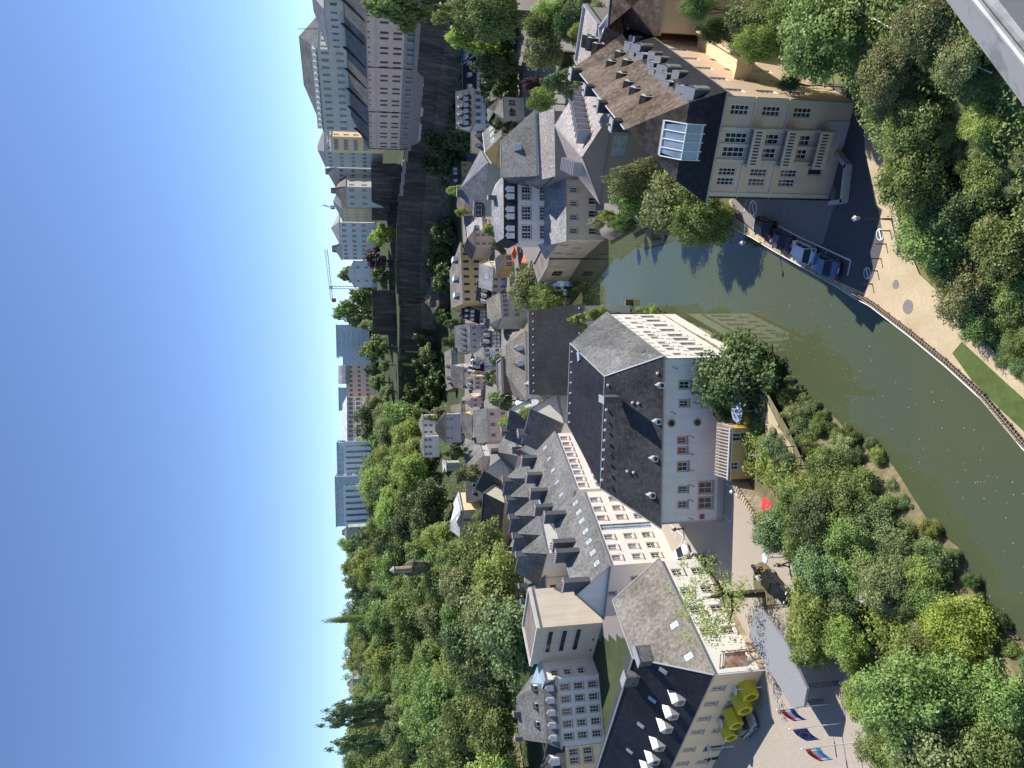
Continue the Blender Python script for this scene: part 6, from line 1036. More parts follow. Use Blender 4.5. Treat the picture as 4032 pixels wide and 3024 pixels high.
# undergrowth: one leafy ground cover for the right hand slope, one for the left bank and the woods
def ground_cover(name, n, xr, yr, cond, leaf, mat, hmax, loc_label):
    r = np.random.default_rng(5); X = r.uniform(*xr, n * 3); Y = r.uniform(*yr, n * 3); Z = TZ(X, Y); k = cond(X, Y, Z); X, Y, Z = X[k][:n], Y[k][:n], Z[k][:n]; n = len(X)
    cl_ = np.sin(X * 1.1 + np.cos(Y * .9) * 2) * np.cos(Y * 1.3 + np.sin(X * .7)) * .5 + .5; Z = Z + r.uniform(0, 1, n) ** 1.5 * hmax * (.25 + cl_)
    p = np.stack([X, Y, Z], 1); nn = r.normal(size=(n, 3)) * .6 + [0, 0, 1]; nn /= np.linalg.norm(nn, axis=1)[:, None]; t = np.cross(nn, r.normal(size=(n, 3))); t /= np.linalg.norm(t, axis=1)[:, None]; b_ = np.cross(nn, t); s_ = leaf * r.uniform(.6, 1.5, n)[:, None]
    q = np.stack([p - t * s_, p - b_ * s_ * .6, p + t * s_, p + b_ * s_ * .6], 1).reshape(-1, 3); me = bpy.data.meshes.new(name); me.vertices.add(len(q)); me.vertices.foreach_set('co', q.astype(np.float32).ravel()); me.loops.add(n * 4); me.loops.foreach_set('vertex_index', np.arange(n * 4, dtype=np.int32)); me.polygons.add(n); me.polygons.foreach_set('loop_start', np.arange(0, n * 4, 4, dtype=np.int32)); me.update(); me.validate(); me.materials.append(M(mat)); o = bpy.data.objects.new(name, me); SC.collection.objects.link(o); o['kind'] = 'stuff'; o['label'] = loc_label; return o
ground_cover('undergrowth', 130000, (2, 60), (18, 82), lambda X, Y, Z: (X > np.interp(Y, [p[1] for p in PXE], [p[0] for p in PXE]) + .8) & (Z < 30) & (np.sin(X * .35) + np.cos(Y * .42 + X * .2) > -.75), .12, 'leaf_green', 1.7, 'leafy undergrowth covering the right hand slope')
ground_cover('ground_cover', 90000, (-40, 8), (25, 80), lambda X, Y, Z: (lambda d: (d > .1) & (d < 9.5))(sdist(X, Y, RIV)) & (X < np.interp(Y, [-60, 43, 60, 75, 150, 200], [-20, -5, 5, 14, 30, 40]) - 4), .13, 'leaf_lime', 1.6, 'leafy ground cover on the left river bank')
ground_cover('forest_floor', 60000, (-330, 30), (150, 520), lambda X, Y, Z: (Z > 9) & (X / Y < -.02), .45, 'leaf_green', 2.0, 'dark undergrowth between the trees of the wooded hillside')
# gardens beyond the pink houses
def patch(name, px, z, mat, lift=.1): return sheet(name, px, z, mat, lift)
bd = MB()
for pts_ in ([(1985, 2800), (2030, 2795), (2075, 3060), (2010, 3060)], [(2015, 2270), (2060, 2260), (2070, 2350), (2010, 2350)], [(2000, 2170), (2045, 2180), (2050, 2240), (2020, 2230)]):
    P = [place('N', x, y, .1, 1, 100, 1)[0] + V3(0, 0, .5) for x, y in pts_]; bd.face(P, 'gravel' if pts_[0][0] > 1990 else 'bank_earth')
struct(bd.build('garden_beds'))
P = place('B4', 690, 1430, 10, 1, 100, 1)[0]; gt = thing('garden_tent', 'white gabled garden tent among the hillside gardens', 'tent', (P.x, P.y, P.z - 2)); q = MB(); q.box(P + V3(0, 0, -.8), (3.6, 5.5, 2.4), 'white_cloth', .3); q.build('tent_wall', gt); q = MB(); q.prism([P + V3(-2, -2.9, .4), P + V3(2, -2.9, .4), P + V3(2, 2.9, .4), P + V3(-2, 2.9, .4)], .1, 'white_cloth'); q.face([P + V3(-2, -2.9, .4), P + V3(0, -2.9, 1.6), P + V3(0, 2.9, 1.6), P + V3(-2, 2.9, .4)], 'white_cloth'); q.face([P + V3(0, -2.9, 1.6), P + V3(2, -2.9, .4), P + V3(2, 2.9, .4), P + V3(0, 2.9, 1.6)], 'white_cloth'); q.face([P + V3(-2, -2.9, .4), P + V3(2, -2.9, .4), P + V3(0, -2.9, 1.6)], 'white_cloth'); q.build('tent_roof', gt)
for i, (x, y) in enumerate(((640, 1000), (700, 1180))):
    P, r = place('B4', x, y, 30 / 2.765, 1, 100, 1)
    for k in range(4): tree(P + V3(k * 1.6 - 2.4, k * 1.1, .3), 1.6, 'leaf_green', 'clipped hedge bush lining the garden lawn', lod='ball', cat='hedge', name='hedge', group='garden hedges')
# ------------------------------------------------------------------ cars
def section(x, hw, zb, zt, k=.16): return [(x, -hw, zb), (x, -hw, zt - k), (x, -hw + k * .8, zt), (x, hw - k * .8, zt), (x, hw, zt - k), (x, hw, zb)]
def loft(mb, secs, m, caps=True):
    for a, b in zip(secs[:-1], secs[1:]):
        n = len(a)
        for k in range(n): j = (k + 1) % n; mb.face([a[k], b[k], b[j], a[j]], m)
    if caps: mb.face(secs[0], m); mb.face(secs[-1][::-1], m)
def make_car(paint, label, loc, rz, L=4.3, Wd=1.78, Hh=1.5, kind='hatch', name='parked_car', group=None, extras=()):
    root = thing(name, label, 'car', loc, group); h = L / 2; w_ = Wd / 2; zb = .28; belt = Hh * .60
    root.rotation_euler[2] = rz; root['_o'] = [0, 0, 0]
    b = MB(); loft(b, [section(-h, w_ * .82, .38, belt * .80), section(-h + .25, w_ * .95, zb, belt * .97), section(-h + .9, w_, zb, belt), section(.2, w_, zb, belt), section(h - 1.2, w_, zb, belt * .97), section(h - .3, w_ * .92, zb, belt * .80), section(h, w_ * .75, .36, belt * .62)], paint)
    body = b.build('body', root, smooth=False)
    rb, rf = (-h + .25, h - 1.15) if kind != 'saloon' else (-h + .75, h - 1.25); tb_, tf_ = (-h + .75, h - 2.0) if kind != 'saloon' else (-h + 1.35, h - 2.05); g = MB(); z1, z2 = belt - .05, Hh - .06; wt = w_ * .76; wb_ = w_ * .93
    q = [(rb, -wb_, z1), (rf, -wb_, z1), (rf, wb_, z1), (rb, wb_, z1)]; t_ = [(tb_, -wt, z2), (tf_, -wt, z2), (tf_, wt, z2), (tb_, wt, z2)]
    for k in range(4): j = (k + 1) % 4; g.face([q[k], q[j], t_[j], t_[k]], 'glass')
    g.build('windows', root); r = MB(); up = [(x, y, z2 + .01) for x, y, z in t_]; r.prism([(tb_ - .06, -wt - .03, z2 + .02), (tf_ + .06, -wt - .03, z2 + .02), (tf_ + .06, wt + .03, z2 + .02), (tb_ - .06, wt + .03, z2 + .02)], .07, paint)
    for sy in (-1, 1):
        for xa, xb_ in ((rb, tb_), (rf, tf_), ((rb + rf) / 2, (tb_ + tf_) / 2)): r.tube((xa, sy * wb_, z1), (xb_, sy * wt, z2), .045, .045, paint, 4)
    r.build('roof', root)
    for sx in (-1, 1):
        for sy in (-1, 1):
            c = Vector((sx * (h - .78), sy * (w_ - .1), .32)); wv = MB().tube(c + Vector((0, -.11, 0)), c + Vector((0, .11, 0)), .32, .32, 'rubber', 14); wo = wv.build('wheel', root); MB().tube(c + Vector((0, sy * .08, 0)), c + Vector((0, sy * .125, 0)), .2, .2, 'grey_metal', 10).build('rim', wo)
    for sy in (-1, 1):
        MB().box((h - .12, sy * w_ * .66, belt * .66), (.16, .34, .14), 'pale_metal').build('headlight', root); MB().box((-h + .08, sy * w_ * .72, belt * .78), (.12, .28, .2), 'red_sign').build('taillight', root); MB().box((h - 1.45, sy * (w_ + .1), belt + .06), (.16, .2, .13), paint).build('wing_mirror', root)
    for sx in (-1, 1): MB().box((sx * (h - .01), 0, .5), (.05, .5, .11), 'white_paint').build('number_plate', root)
    return root
def car_px(paint, label, p0, p1, z, **kw):
    a, b = G('N', *p0, z), G('N', *p1, z); c = (a + b) / 2; d = b - a; return make_car(paint, label, tuple(c + Vector((0, 0, .02))), math.atan2(d.y, d.x), **kw)
car_px('car_black', 'black hatchback parked first in line on the quay, nearest the trees', (3058, 905), (2995, 880), 2, Hh=1.6)
car_px('car_maroon', 'dark plum car parked second in line on the quay', (3128, 965), (3060, 928), 2, kind='saloon', Hh=1.42)
car_px('car_silver', 'silver car parked third in line on the quay', (3222, 1012), (3142, 975), 2)
car_px('car_blue', 'dark blue open topped car parked last in line on the quay', (3310, 1062), (3232, 1030), 2, kind='saloon', Hh=1.38)
car_px('car_black', 'black car parked beside the tree ring in the courtyard', (3040, 2265), (3110, 2350), 3.52)
car_px('car_beige', 'beige car under the yellow honeycomb shells', (2930, 2890), (2993, 2815), 3.52)
car_px('car_white', 'white car at the far side of the courtyard by the stone plinth', (2690, 2195), (2712, 2165), 3.52)
car_px('car_blue', 'blue car half hidden under the left bank trees', (3140, 2140), (3170, 2210), 3.52); car_px('car_black', 'dark car shaded by the feathery trees', (3200, 2290), (3250, 2250), 3.52); car_px('car_silver', 'silver grey car under the grove at the lower corner', (3440, 2330), (3500, 2360), 3.52)
car_px('car_silver', 'pale blue car under the corner trees', (3740, 2720), (3800, 2770), 3.52)
for i, (x, y) in enumerate(((1968, 130), (1973, 170), (1975, 205), (2033, 120))): car_px(('car_black', 'car_blue', 'car_blue', 'car_silver')[i], 'car parked at the white street houses, ' + ('topmost of the row', 'second of the row', 'third of the row', 'alone on the other side')[i], (x, y - 8), (x, y + 8), 4.1)
car_px('car_silver', 'silver van like car parked at the lower end of the house street', (2020, 310), (2020, 338), 4.1, Hh=1.9); car_px('car_white', 'white car with red stripe parked under the garden trees', (2032, 262), (2034, 282), 4.1)
# ------------------------------------------------------------------ people and motorbikes
def limb_mesh(name, chains, mat, root, sub=1):
    vs, es, rs, ix = [], [], [], {}
    def vid(p, r):
        k = tuple(round(c, 4) for c in p)
        if k not in ix: ix[k] = len(vs); vs.append(k); rs.append(r)
        return ix[k]
    for ch in chains:
        ids = [vid(p, r) for p, r in ch]; es += [(a, b) for a, b in zip(ids[:-1], ids[1:]) if a != b]
    me = bpy.data.meshes.new(name); me.from_pydata(vs, es, []); me.materials.append(M(mat)); o = bpy.data.objects.new(name, me); SC.collection.objects.link(o); o.parent = root
    md = o.modifiers.new('skin', 'SKIN'); md.use_smooth_shade = True; sv_ = me.skin_vertices[0].data
    for k, r in enumerate(rs): sv_[k].radius = (r, r); sv_[k].use_root = (k == 0)
    s = o.modifiers.new('sub', 'SUBSURF'); s.levels = s.render_levels = sub; return o
def person(label, loc, rz, pose='stand', shirt='dark_cloth', trousers='dark_cloth', hair='hair'):
    root = thing('person', label, 'person', loc); root.rotation_euler[2] = rz; root['_o'] = [0, 0, 0]
    if pose == 'sit': hip, kn, an = (0, 0, .82), [(.42, s * .16, .80) for s in (-1, 1)], [(.38, s * .17, .38) for s in (-1, 1)]; sh, hd = (.12, 0, 1.34), (.2, 0, 1.58); el = [(.22, s * .27, 1.12) for s in (-1, 1)]; ha = [(.5, s * .24, 1.05) for s in (-1, 1)]
    elif pose == 'bend': hip, kn, an = (0, 0, .88), [(.08, s * .12, .48) for s in (-1, 1)], [(.0, s * .13, .08) for s in (-1, 1)]; sh, hd = (.34, 0, 1.22), (.52, 0, 1.36); el = [(.44, s * .22, .98) for s in (-1, 1)]; ha = [(.6, s * .14, .82) for s in (-1, 1)]
    else: hip, kn, an = (0, 0, .92), [(.08, .1, .5), (-.04, -.1, .5)], [(.16, .11, .08), (-.22, -.11, .1)]; sh, hd = (.02, 0, 1.42), (.05, 0, 1.64); el = [(-.02, .27, 1.14), (.06, -.27, 1.14)]; ha = [(.12, .27, .9), (-.08, -.26, .9)]
    legs = [[(hip, .12), (tuple((hip[k] + kn[i][k]) / 2 for k in range(3)), .095), (kn[i], .065), (tuple((kn[i][k] + an[i][k]) / 2 for k in range(3)), .055), (an[i], .04), ((an[i][0] + .16, an[i][1], an[i][2] - .03), .035)] for i in (0, 1)]
    ms_ = tuple((hip[k] + sh[k]) / 2 for k in range(3)); sL = [(sh[0], s * .17, sh[2]) for s in (-1, 1)]
    if el[0][1] > 0: sL = sL[::-1]
    nk = tuple(sh[k] + (hd[k] - sh[k]) * .35 for k in range(3)); tors = [(hip, .12), (ms_, .13), (sh, .12), (nk, .05), (hd, .095), ((hd[0], 0, hd[2] + .09), .07)]
    hands = []
    for i in (0, 1):
        h_ = Vector(ha[i]); f = (h_ - Vector(el[i])).normalized(); sd = Vector((0, 1, 0)); 
        for k, o_ in enumerate((-.03, -.01, .01, .03)): e = h_ + f * (.075 + .01 * (k in (1, 2))) + sd * o_ - Vector((0, 0, .015)); hands.append([(tuple(h_ + f * .02), .02), (tuple(h_ + f * .05 + sd * o_), .011), (tuple(e), .009)])
        hands.append([(tuple(h_ + f * .02), .02), (tuple(h_ + sd * (-.045 if i else .045) + f * .03), .01)])
    arms = [[(sh, .12), (sL[i], .075), (tuple((sL[i][k] + el[i][k]) / 2 for k in range(3)), .055), (el[i], .045), (ha[i], .03), (tuple(Vector(ha[i]) + (Vector(ha[i]) - Vector(el[i])).normalized() * .02), .02)] for i in (0, 1)]
    limb_mesh('body', [tors] + legs + arms + hands, 'skin', root)
    limb_mesh('shirt', [[(hip, .145), (ms_, .155), (tuple(Vector(sh) - Vector((0, 0, .02))), .145)]] + [[(tuple(Vector(sh) - Vector((0, 0, .02))), .145), (sL[i], .098), (tuple((sL[i][k] + el[i][k]) / 2 for k in range(3)), .078), (el[i], .062)] for i in (0, 1)], shirt, root)
    limb_mesh('trousers', [[(p, r + .022) for p, r in l[:5]] for l in legs], trousers, root)
    for i in (0, 1): MB().box((an[i][0] + .06, an[i][1], an[i][2] - .03), (.27, .1, .1), 'dark_cloth').build('shoe', root)
    MB().ball((hd[0] - .015, 0, hd[2] + .05), .115, hair, 8, (1, .95, .95)).build('hair', root)
    f = MB(); 
    for s in (-1, 1): f.ball((hd[0] + .09, s * .035, hd[2] + .015), .012, 'dark_cloth', 4); f.ball((hd[0], s * .1, hd[2]), .022, 'skin', 5)
    f.ball((hd[0] + .105, 0, hd[2] - .015), .018, 'skin', 5); f.box((hd[0] + .09, 0, hd[2] - .055), (.01, .04, .01), 'maroon_cloth'); f.build('face', root); return root
def motorbike(label, p0, p1, z, col='car_black', full=True):
    a, b = G('N', *p0, z), G('N', *p1, z); c = (a + b) / 2; d = b - a; root = thing('motorbike', label, 'motorbike', tuple(c)); root.rotation_euler[2] = math.atan2(d.y, d.x); root['_o'] = [0, 0, 0]
    for x in (-.72, .72):
        wv = MB(); 
        for k in range(12): t0, t1 = k * math.pi / 6, (k + 1) * math.pi / 6; wv.tube((x + .27 * math.cos(t0), 0, .32 + .27 * math.sin(t0)), (x + .27 * math.cos(t1), 0, .32 + .27 * math.sin(t1)), .055, .055, 'rubber', 6)
        wo = wv.build('wheel', root); MB().tube((x, -.04, .32), (x, .04, .32), .2, .2, 'grey_metal', 10).build('rim', wo)
    f = MB(); f.tube((-.72, .1, .32), (-.1, .1, .5), .035, .035, 'dark_metal'); f.tube((-.72, -.1, .32), (-.1, -.1, .5), .035, .035, 'dark_metal'); f.box((-.02, 0, .45), (.5, .28, .36), 'dark_metal'); f.tube((.35, 0, .85), (-.4, 0, .72), .05, .05, 'dark_metal'); f.build('frame', root)
    f = MB(); [f.tube((.72, s * .09, .32), (.42, s * .07, .98), .03, .03, 'grey_metal') for s in (-1, 1)]; f.build('fork', root); f = MB(); f.tube((.38, -.36, 1.02), (.38, .36, 1.02), .022, .022, 'dark_metal'); f.build('handlebar', root)
    MB().ball((.12, 0, .84), .2, col, 8, (1.35, .8, .7)).build('tank', root); MB().box((-.42, 0, .82), (.7, .26, .12), 'rubber', top=(.85, .8)).build('seat', root); MB().ball((.52, 0, .86), .11, 'pale_metal', 7).build('headlight', root); MB().box((-.85, 0, .76), (.3, .3, .26), col).build('top_box', root); f = MB(); f.tube((-.7, -.2, .38), (-.05, -.18, .34), .06, .045, 'grey_metal'); f.build('exhaust', root)
    return root
motorbike('black touring motorbike ridden by two people beside the tree ring', (2990, 2232), (3010, 2272), 3.52); motorbike('white and black motorbike parked nose to the black car', (3012, 2278), (3035, 2300), 3.52, 'car_white')
motorbike('motorbike in the parking row, nearest the white car', (2745, 2180), (2765, 2205), 3.52, 'car_silver'); motorbike('black motorbike in the middle of the parking row', (2770, 2185), (2790, 2210), 3.52); motorbike('black scooter at the shaded end of the parking row', (2800, 2195), (2822, 2215), 3.52)
person('person in black bending over the handlebars by the tree ring', tuple(G('N', 3003, 2238, 3.52)), -.9, 'bend', 'dark_cloth', 'maroon_cloth'); person('person in a white top sitting on the white motorbike', tuple(G('N', 3022, 2278, 3.52)), -.9, 'sit', 'white_cloth', 'dark_cloth')
person('person in a dark red top walking past the black car', tuple(G('N', 3108, 2222, 3.52)), 2.6, 'walk', 'maroon_cloth', 'dark_cloth'); person('person dressed in black standing at the cream hall door', tuple(G('N', 2825, 2985, 3.52)), -1.2, 'walk'); person('person in black standing at the stage truss', tuple(G('C5', 1590, 600, 3.52)), 2.5, 'walk'); person('person in dark clothes on the sunny strip behind the hall corner', tuple(G('C4', 800, 780, 3.52)), -2, 'walk')
# ------------------------------------------------------------------ honeycomb shells, stage, flags, lamps
hz_ = [((1490, 1000), 3.52 + 1.0, 1.0), ((1440, 1100), 3.52 + 1.7, .98), ((1340, 1215), 3.52 + 1.9, .98), ((1270, 1345), 3.52 + 1.9, 1.0)]
fr_ = Vector((nf_.x, nf_.y, 0)).normalized(); sd_ = Vector((-fr_.y, fr_.x, 0))
for i, ((x, y), zc, r) in enumerate(((1480, 925), 5.6, 1.05) if False else v for v in [((1480, 925), 5.0, 1.05), ((1420, 1065), 5.4, 1.0), ((1330, 1222), 5.6, .95), ((1270, 1348), 5.6, .95)]):
    c = G('C5', x, y, zc); root = thing('honeycomb_shell', 'yellow hexagonal shell seat against the cream wall, ' + ('largest and nearest the corner', 'second from the corner', 'third from the corner', 'farthest from the corner')[i], 'hexagon shell', tuple(c), 'yellow honeycomb shells'); q = MB(); mnn = MB(); back = MB()
    ro = [c + sd_ * (r * math.cos(k * math.pi / 3 + .1)) + V3(0, 0, r * math.sin(k * math.pi / 3 + .1)) for k in range(6)]; ri = [c + (p_ - c) * .62 for p_ in ro]; D_ = -fr_ * 1.9
    for k in range(6):
        j = (k + 1) % 6; q.face([ro[k], ro[j], ro[j] + D_, ro[k] + D_], 'yellow_sheet'); mnn.face([ro[k], ro[j], ri[j], ri[k]], 'yellow_sheet'); q.face([ri[k], ri[j], ri[j] + D_ * .9, ri[k] + D_ * .9], 'yellow_sheet')
    q.face([p_ + D_ for p_ in ro], 'yellow_sheet'); q.build('shell', root); mnn.build('front_rim', root)
    if i in (0, 3) or True:
        s_ = MB(); s_.tube(V3(c.x, c.y, 3.5) - fr_ * .8, V3(c.x, c.y, c.z - r * .85) - fr_ * .8, .06, .06, 'grey_metal'); s_.build('support_post', root)
st = [G('N', x, y, 7.0) for x, y in ((2949, 2505), (3116, 2782), (3165, 2782), (3177, 2712), (3096, 2532), (2998, 2400), (2972, 2395))]
root = thing('stage_roof', 'large grey fabric stage roof slab on truss legs in the courtyard', 'stage', (st[0].x, st[0].y, 3.5)); q = MB(); q.prism(st, .25, 'stage_grey'); q.build('roof_sheet', root)
for p_ in (st[0], st[1], st[3], st[5], st[4]):
    q = MB(); 
    for dx, dy in ((0, 0), (.3, 0), (0, .3), (.3, .3)): q.tube(V3(p_.x + dx, p_.y + dy, 3.5), V3(p_.x + dx, p_.y + dy, 6.8), .03, .03, 'dark_metal', 5)
    for k in range(8): z = 3.6 + k * .4; q.tube(V3(p_.x, p_.y, z), V3(p_.x + .3, p_.y, z + .4), .018, .018, 'dark_metal', 4); q.tube(V3(p_.x, p_.y + .3, z + .4), V3(p_.x + .3, p_.y + .3, z), .018, .018, 'dark_metal', 4)
    q.build('truss_leg', root)
pA, pB = G('C5', 1620, 640, 3.5), G('C5', 1560, 430, 3.5); root = thing('display_truss', 'black truss frame holding an orange and white picture panel at the hall corner', 'truss', tuple(pA)); zt = HZ(pA, N('C5', 1150, 0)[0]); q = MB()
for p_ in (pA, pB):
    for dx in (0, .3): q.tube(p_ + V3(dx, 0, 0), V3(p_.x + dx, p_.y, zt - (0 if p_ == pA else .8)), .035, .035, 'dark_metal', 5)
    for k in range(10): z = 3.5 + k * (zt - 4.5) / 10; q.tube(V3(p_.x, p_.y, z), V3(p_.x + .3, p_.y, z + .4), .02, .02, 'dark_metal', 4)
q.tube(V3(pA.x, pA.y, zt), V3(pB.x, pB.y, zt - .8), .05, .05, 'dark_metal', 5); q.tube(V3(pA.x, pA.y, zt - .35), V3(pB.x, pB.y, zt - 1.15), .05, .05, 'dark_metal', 5); q.build('truss_frame', root)
m, t, b = newmat('picture_print'); f = ramp(t, noise(t, .9, 5, pos(t), 2), .35, .65); t.links.new(mixc(t, f, (.75, .72, .68), (.62, .26, .10)), b.inputs['Base Color'])
q = MB(); q.prism([V3(pA.x, pA.y, 5.3), V3(pB.x, pB.y, 5.2), V3(pB.x, pB.y, zt - 1.3), V3(pA.x, pA.y, zt - .5)], .02, 'picture_print'); q.build('picture_panel', root)
def flag(label, b0, top, cols, stars=False, wv=1.9):
    base = G('N', *b0, 3.5); zt = HZ(base, top[0]); root = thing('flagpole', label, 'flagpole', tuple(base)); q = MB(); q.tube(base, V3(base.x, base.y, zt), .06, .035, 'pale_metal', 8); q.build('pole', root); MB().ball(V3(base.x, base.y, zt + .05), .09, 'pale_metal', 6).build('finial', root)
    f = MB(); n = 8; k3 = len(cols); hh = 1.5; g = lambda s, v: V3(base.x - .08 - s * wv * .55, base.y - .1 * math.sin(s * 9) - s * .3, zt - .25 - v * hh * (1 - .1 * s) - s * s * .9 - s * .35)
    for j, c_ in enumerate(cols):
        for i in range(n):
            f.face([g(i / n, j / k3), g((i + 1) / n, j / k3), g((i + 1) / n, (j + 1) / k3), g(i / n, (j + 1) / k3)], c_)
    fo_ = f.build('flag', root)
    if stars:
        s = MB()
        for k in range(12): 
            u, v = .5 + .22 * math.cos(k * math.pi / 6), .5 + .3 * math.sin(k * math.pi / 6); c = g(u, v) + V3(0, -.03, 0)
            s.face([c + V3(.07 * math.cos(a * math.pi / 5 + math.pi / 2) * (1 if a % 2 == 0 else .42), 0, .07 * math.sin(a * math.pi / 5 + math.pi / 2) * (1 if a % 2 == 0 else .42)) for a in range(10)], 'yellow_sheet')
            s.face([c + V3(0, .06, 0) + V3(.07 * math.cos(a * math.pi / 5 + math.pi / 2) * (1 if a % 2 == 0 else .42), 0, .07 * math.sin(a * math.pi / 5 + math.pi / 2) * (1 if a % 2 == 0 else .42)) for a in range(10)], 'yellow_sheet')
        s.build('stars', fo_)
flag('flagpole with a red, white and blue flag nearest the stage roof', (3262, 2772), (3062, 2787), ('red_cloth', 'white_cloth', 'blue_cloth')); flag('flagpole with a dark blue flag of gold stars', (3309, 2848), (3111, 2866), ('blue_cloth',), True); flag('flagpole with a red, white and sky blue flag nearest the lower edge', (3381, 2922), (3160, 2945), ('red_cloth', 'white_cloth', 'sky_cloth'))
def lamp(label, b0, top, z, style='lantern'):
    base = G('N', *b0, z); zt = HZ(base, top); root = thing('street_lamp', label, 'street lamp', tuple(base)); q = MB(); q.tube(base, V3(base.x, base.y, zt - .7), .07, .045, 'dark_metal' if style == 'lantern' else 'white_paint', 8); q.tube(base, base + V3(0, 0, .8), .11, .08, 'dark_metal' if style == 'lantern' else 'white_paint', 8); q.build('post', root); c = V3(base.x, base.y, zt - .35)
    if style == 'lantern':
        q = MB(); q.tube(c - V3(0, 0, .35), c + V3(0, 0, .12), .13, .24, 'curtain_glass', 6); q.build('lantern', root); q = MB(); q.tube(c + V3(0, 0, .12), c + V3(0, 0, .36), .28, .04, 'pale_metal', 6); q.build('lantern_cap', root)
    else:
        q = MB(); q.tube(c - V3(0, 0, .35), c + V3(0, 0, .3), .045, .045, 'white_paint', 6); q.tube(c + V3(0, 0, .26), c + V3(0, 0, .36), .55, .5, 'pale_metal', 16); q.build('disc_head', root)
lamp('lantern street lamp on the path beside the asphalt bend', (3511, 863), 3355, 2); lamp('lantern street lamp on the quay behind the parked cars', (3000, 958), 2913, 2); lamp('lantern lamp on the tiled wall by the courtyard marking', (2942, 1934), 2872, 3.5)
lamp('white disc lamp in front of the cream hall, nearest the corner', (2998, 2705), 2890, 3.5, 'disc'); lamp('white disc lamp behind the yellow shells', (2925, 2838), 2835, 3.5, 'disc'); lamp('white disc lamp near the cream hall door', (2889, 2938), 2790, 3.5, 'disc'); lamp('tall curved lamp under the left bank trees', (3130, 2190), 3010, 3.5, 'disc')
proto = None
for i, (x, y) in enumerate(((890, 775), (850, 905), (800, 1050), (765, 1170), (715, 1300))):
    c = G('D2', x, y, 2)
    lb = 'dark metal bollard edging the gravel path, ' + ('nearest the street lamp', 'second from the street lamp', 'middle of the row of five', 'fourth from the street lamp', 'at the river end')[i]
    if proto is None:
        proto = thing('bollard', lb, 'bollard', tuple(c), 'bollards along the gravel path'); MB().tube(c, c + V3(0, 0, .85), .06, .05, 'dark_metal', 8).build('post', proto); MB().ball(c + V3(0, 0, .9), .08, 'dark_metal', 6).build('cap', proto)
    else: copy_thing(proto, tuple(c), 0, lb)
parasol('pale grey blue parasol under the big dark tree', G('C3', 1375, 1160, 6.1), 3.5, 1.35, 'pale_cloth')
for i, (x, y) in enumerate(((1690, 550), (1712, 660), (1640, 735), (1720, 800))): parasol('red parasol under the left bank trees, ' + ('nearest the tiled wall', 'second', 'brightest one at the gap', 'last one')[i], G('C4', x, y, 5.8), 3.5, 1.1, 'red_cloth', 2.2)
for i, (x, y) in enumerate(((745, 1110), (765, 1080), (860, 1200))): parasol('orange parasol of the inn garden, ' + ('left of the pair', 'right of the pair', 'alone by the trees')[i], G('B2', x, y, 6.2), 3.8, 2.2, 'orange_cloth', 2.3)
# small ochre annex of the hall, garden wall, pergola, stone wall with tiled coping
a, b = G('C4', 1535, 232, 3.5), G('C3', 1565, 1335, 3.5); ze = HZ(a, N('C4', 1300, 0)[0])
anx = house('garden_annex', 'low orange annex with ribbed pale roof between the hall and the garden', rect(a, b, 2.4), 2, ze, ze + .6, 'shed', 'x', wall='orange_plaster', rmat='gravel_roof', trim='offwhite', ov=.15, win={0: [((.82,), 5.0, 1.0, 2.2, 'pink'), ((.26,), 5.6, .9, 1.0, 'pink')]})
rr = thing('glass_canopy', 'row of white glazing bars over the orange annex', 'canopy', tuple(a)); q = MB(); d = (b - a); 
for k in range(16): p0 = V3(a.x, a.y, ze + .25) + V3(d.x, d.y) * ((k + .5) / 16); q.tube(p0, p0 + V3(.25, 1.9, .6), .035, .035, 'offwhite', 4)
q.build('bars', rr); q = MB(); q.tube(V3(a.x, a.y, ze + .2), V3(b.x, b.y, ze + .2), .09, .09, 'white_paint', 6); q.build('edge_beam', rr)
w0, w1, w2 = G('C4', 1480, 240, 3.5), G('C4', 1700, 560, 3.5), G('C4', 1850, 800, 3.5); tw_ = thing('tiled_wall', 'sunlit stone garden wall with a ribbed tile coping at the courtyard edge', 'wall', tuple(w0)); q = MB(); q2 = MB()
for s, e in ((w0, w1), (w1, w2)):
    d = e - s; an = math.atan2(d.y, d.x); q.box((s + e) / 2 + V3(0, 0, .9), (d.length, .4, 1.9), 'light_stone', an); n_ = int(d.length / .45)
    for k in range(n_): q2.box(s + d * ((k + .5) / n_) + V3(0, 0, 1.92), (.3, .7, .12), 'light_stone', an)
q.build('wall', tw_); q2.build('coping', tw_)
pg = thing('pergola', 'thin dark metal pergola frame over the garden beds', 'pergola', tuple(G('N', 3085, 1800, 3.5))); q = MB(); P4 = [G('N', x, y, 5.8) for x, y in ((3045, 1762), (3050, 1860), (3150, 1845), (3160, 1755))]
for k in range(4):
    q.tube(P4[k], P4[(k + 1) % 4], .045, .045, 'dark_metal', 5); q.tube(V3(P4[k].x, P4[k].y, 3.5), P4[k], .045, .045, 'dark_metal', 5)
m0, m1 = (P4[0] + P4[1]) / 2, (P4[2] + P4[3]) / 2; q.tube(m0, m1, .04, .04, 'dark_metal', 5); q.build('frame', pg)
tb_ = thing('garden_bench', 'curved dark metal bench on the garden path', 'bench', tuple(G('N', 2993, 1808, 3.55))); q = MB()
for k in range(8):
    t0 = -.6 + k * .17; c = Vector(tb_.location) + V3(-1.0 + 1.6 * math.cos(t0), 1.8 * math.sin(t0), .45); c2 = Vector(tb_.location) + V3(-1.0 + 1.6 * math.cos(t0 + .17), 1.8 * math.sin(t0 + .17), .45)
    for z in (0, .25, .45): q.tube(c + V3(-z * .3, 0, z), c2 + V3(-z * .3, 0, z), .05, .05, 'grey_metal', 4)
q.build('seat', tb_); q = MB(); 
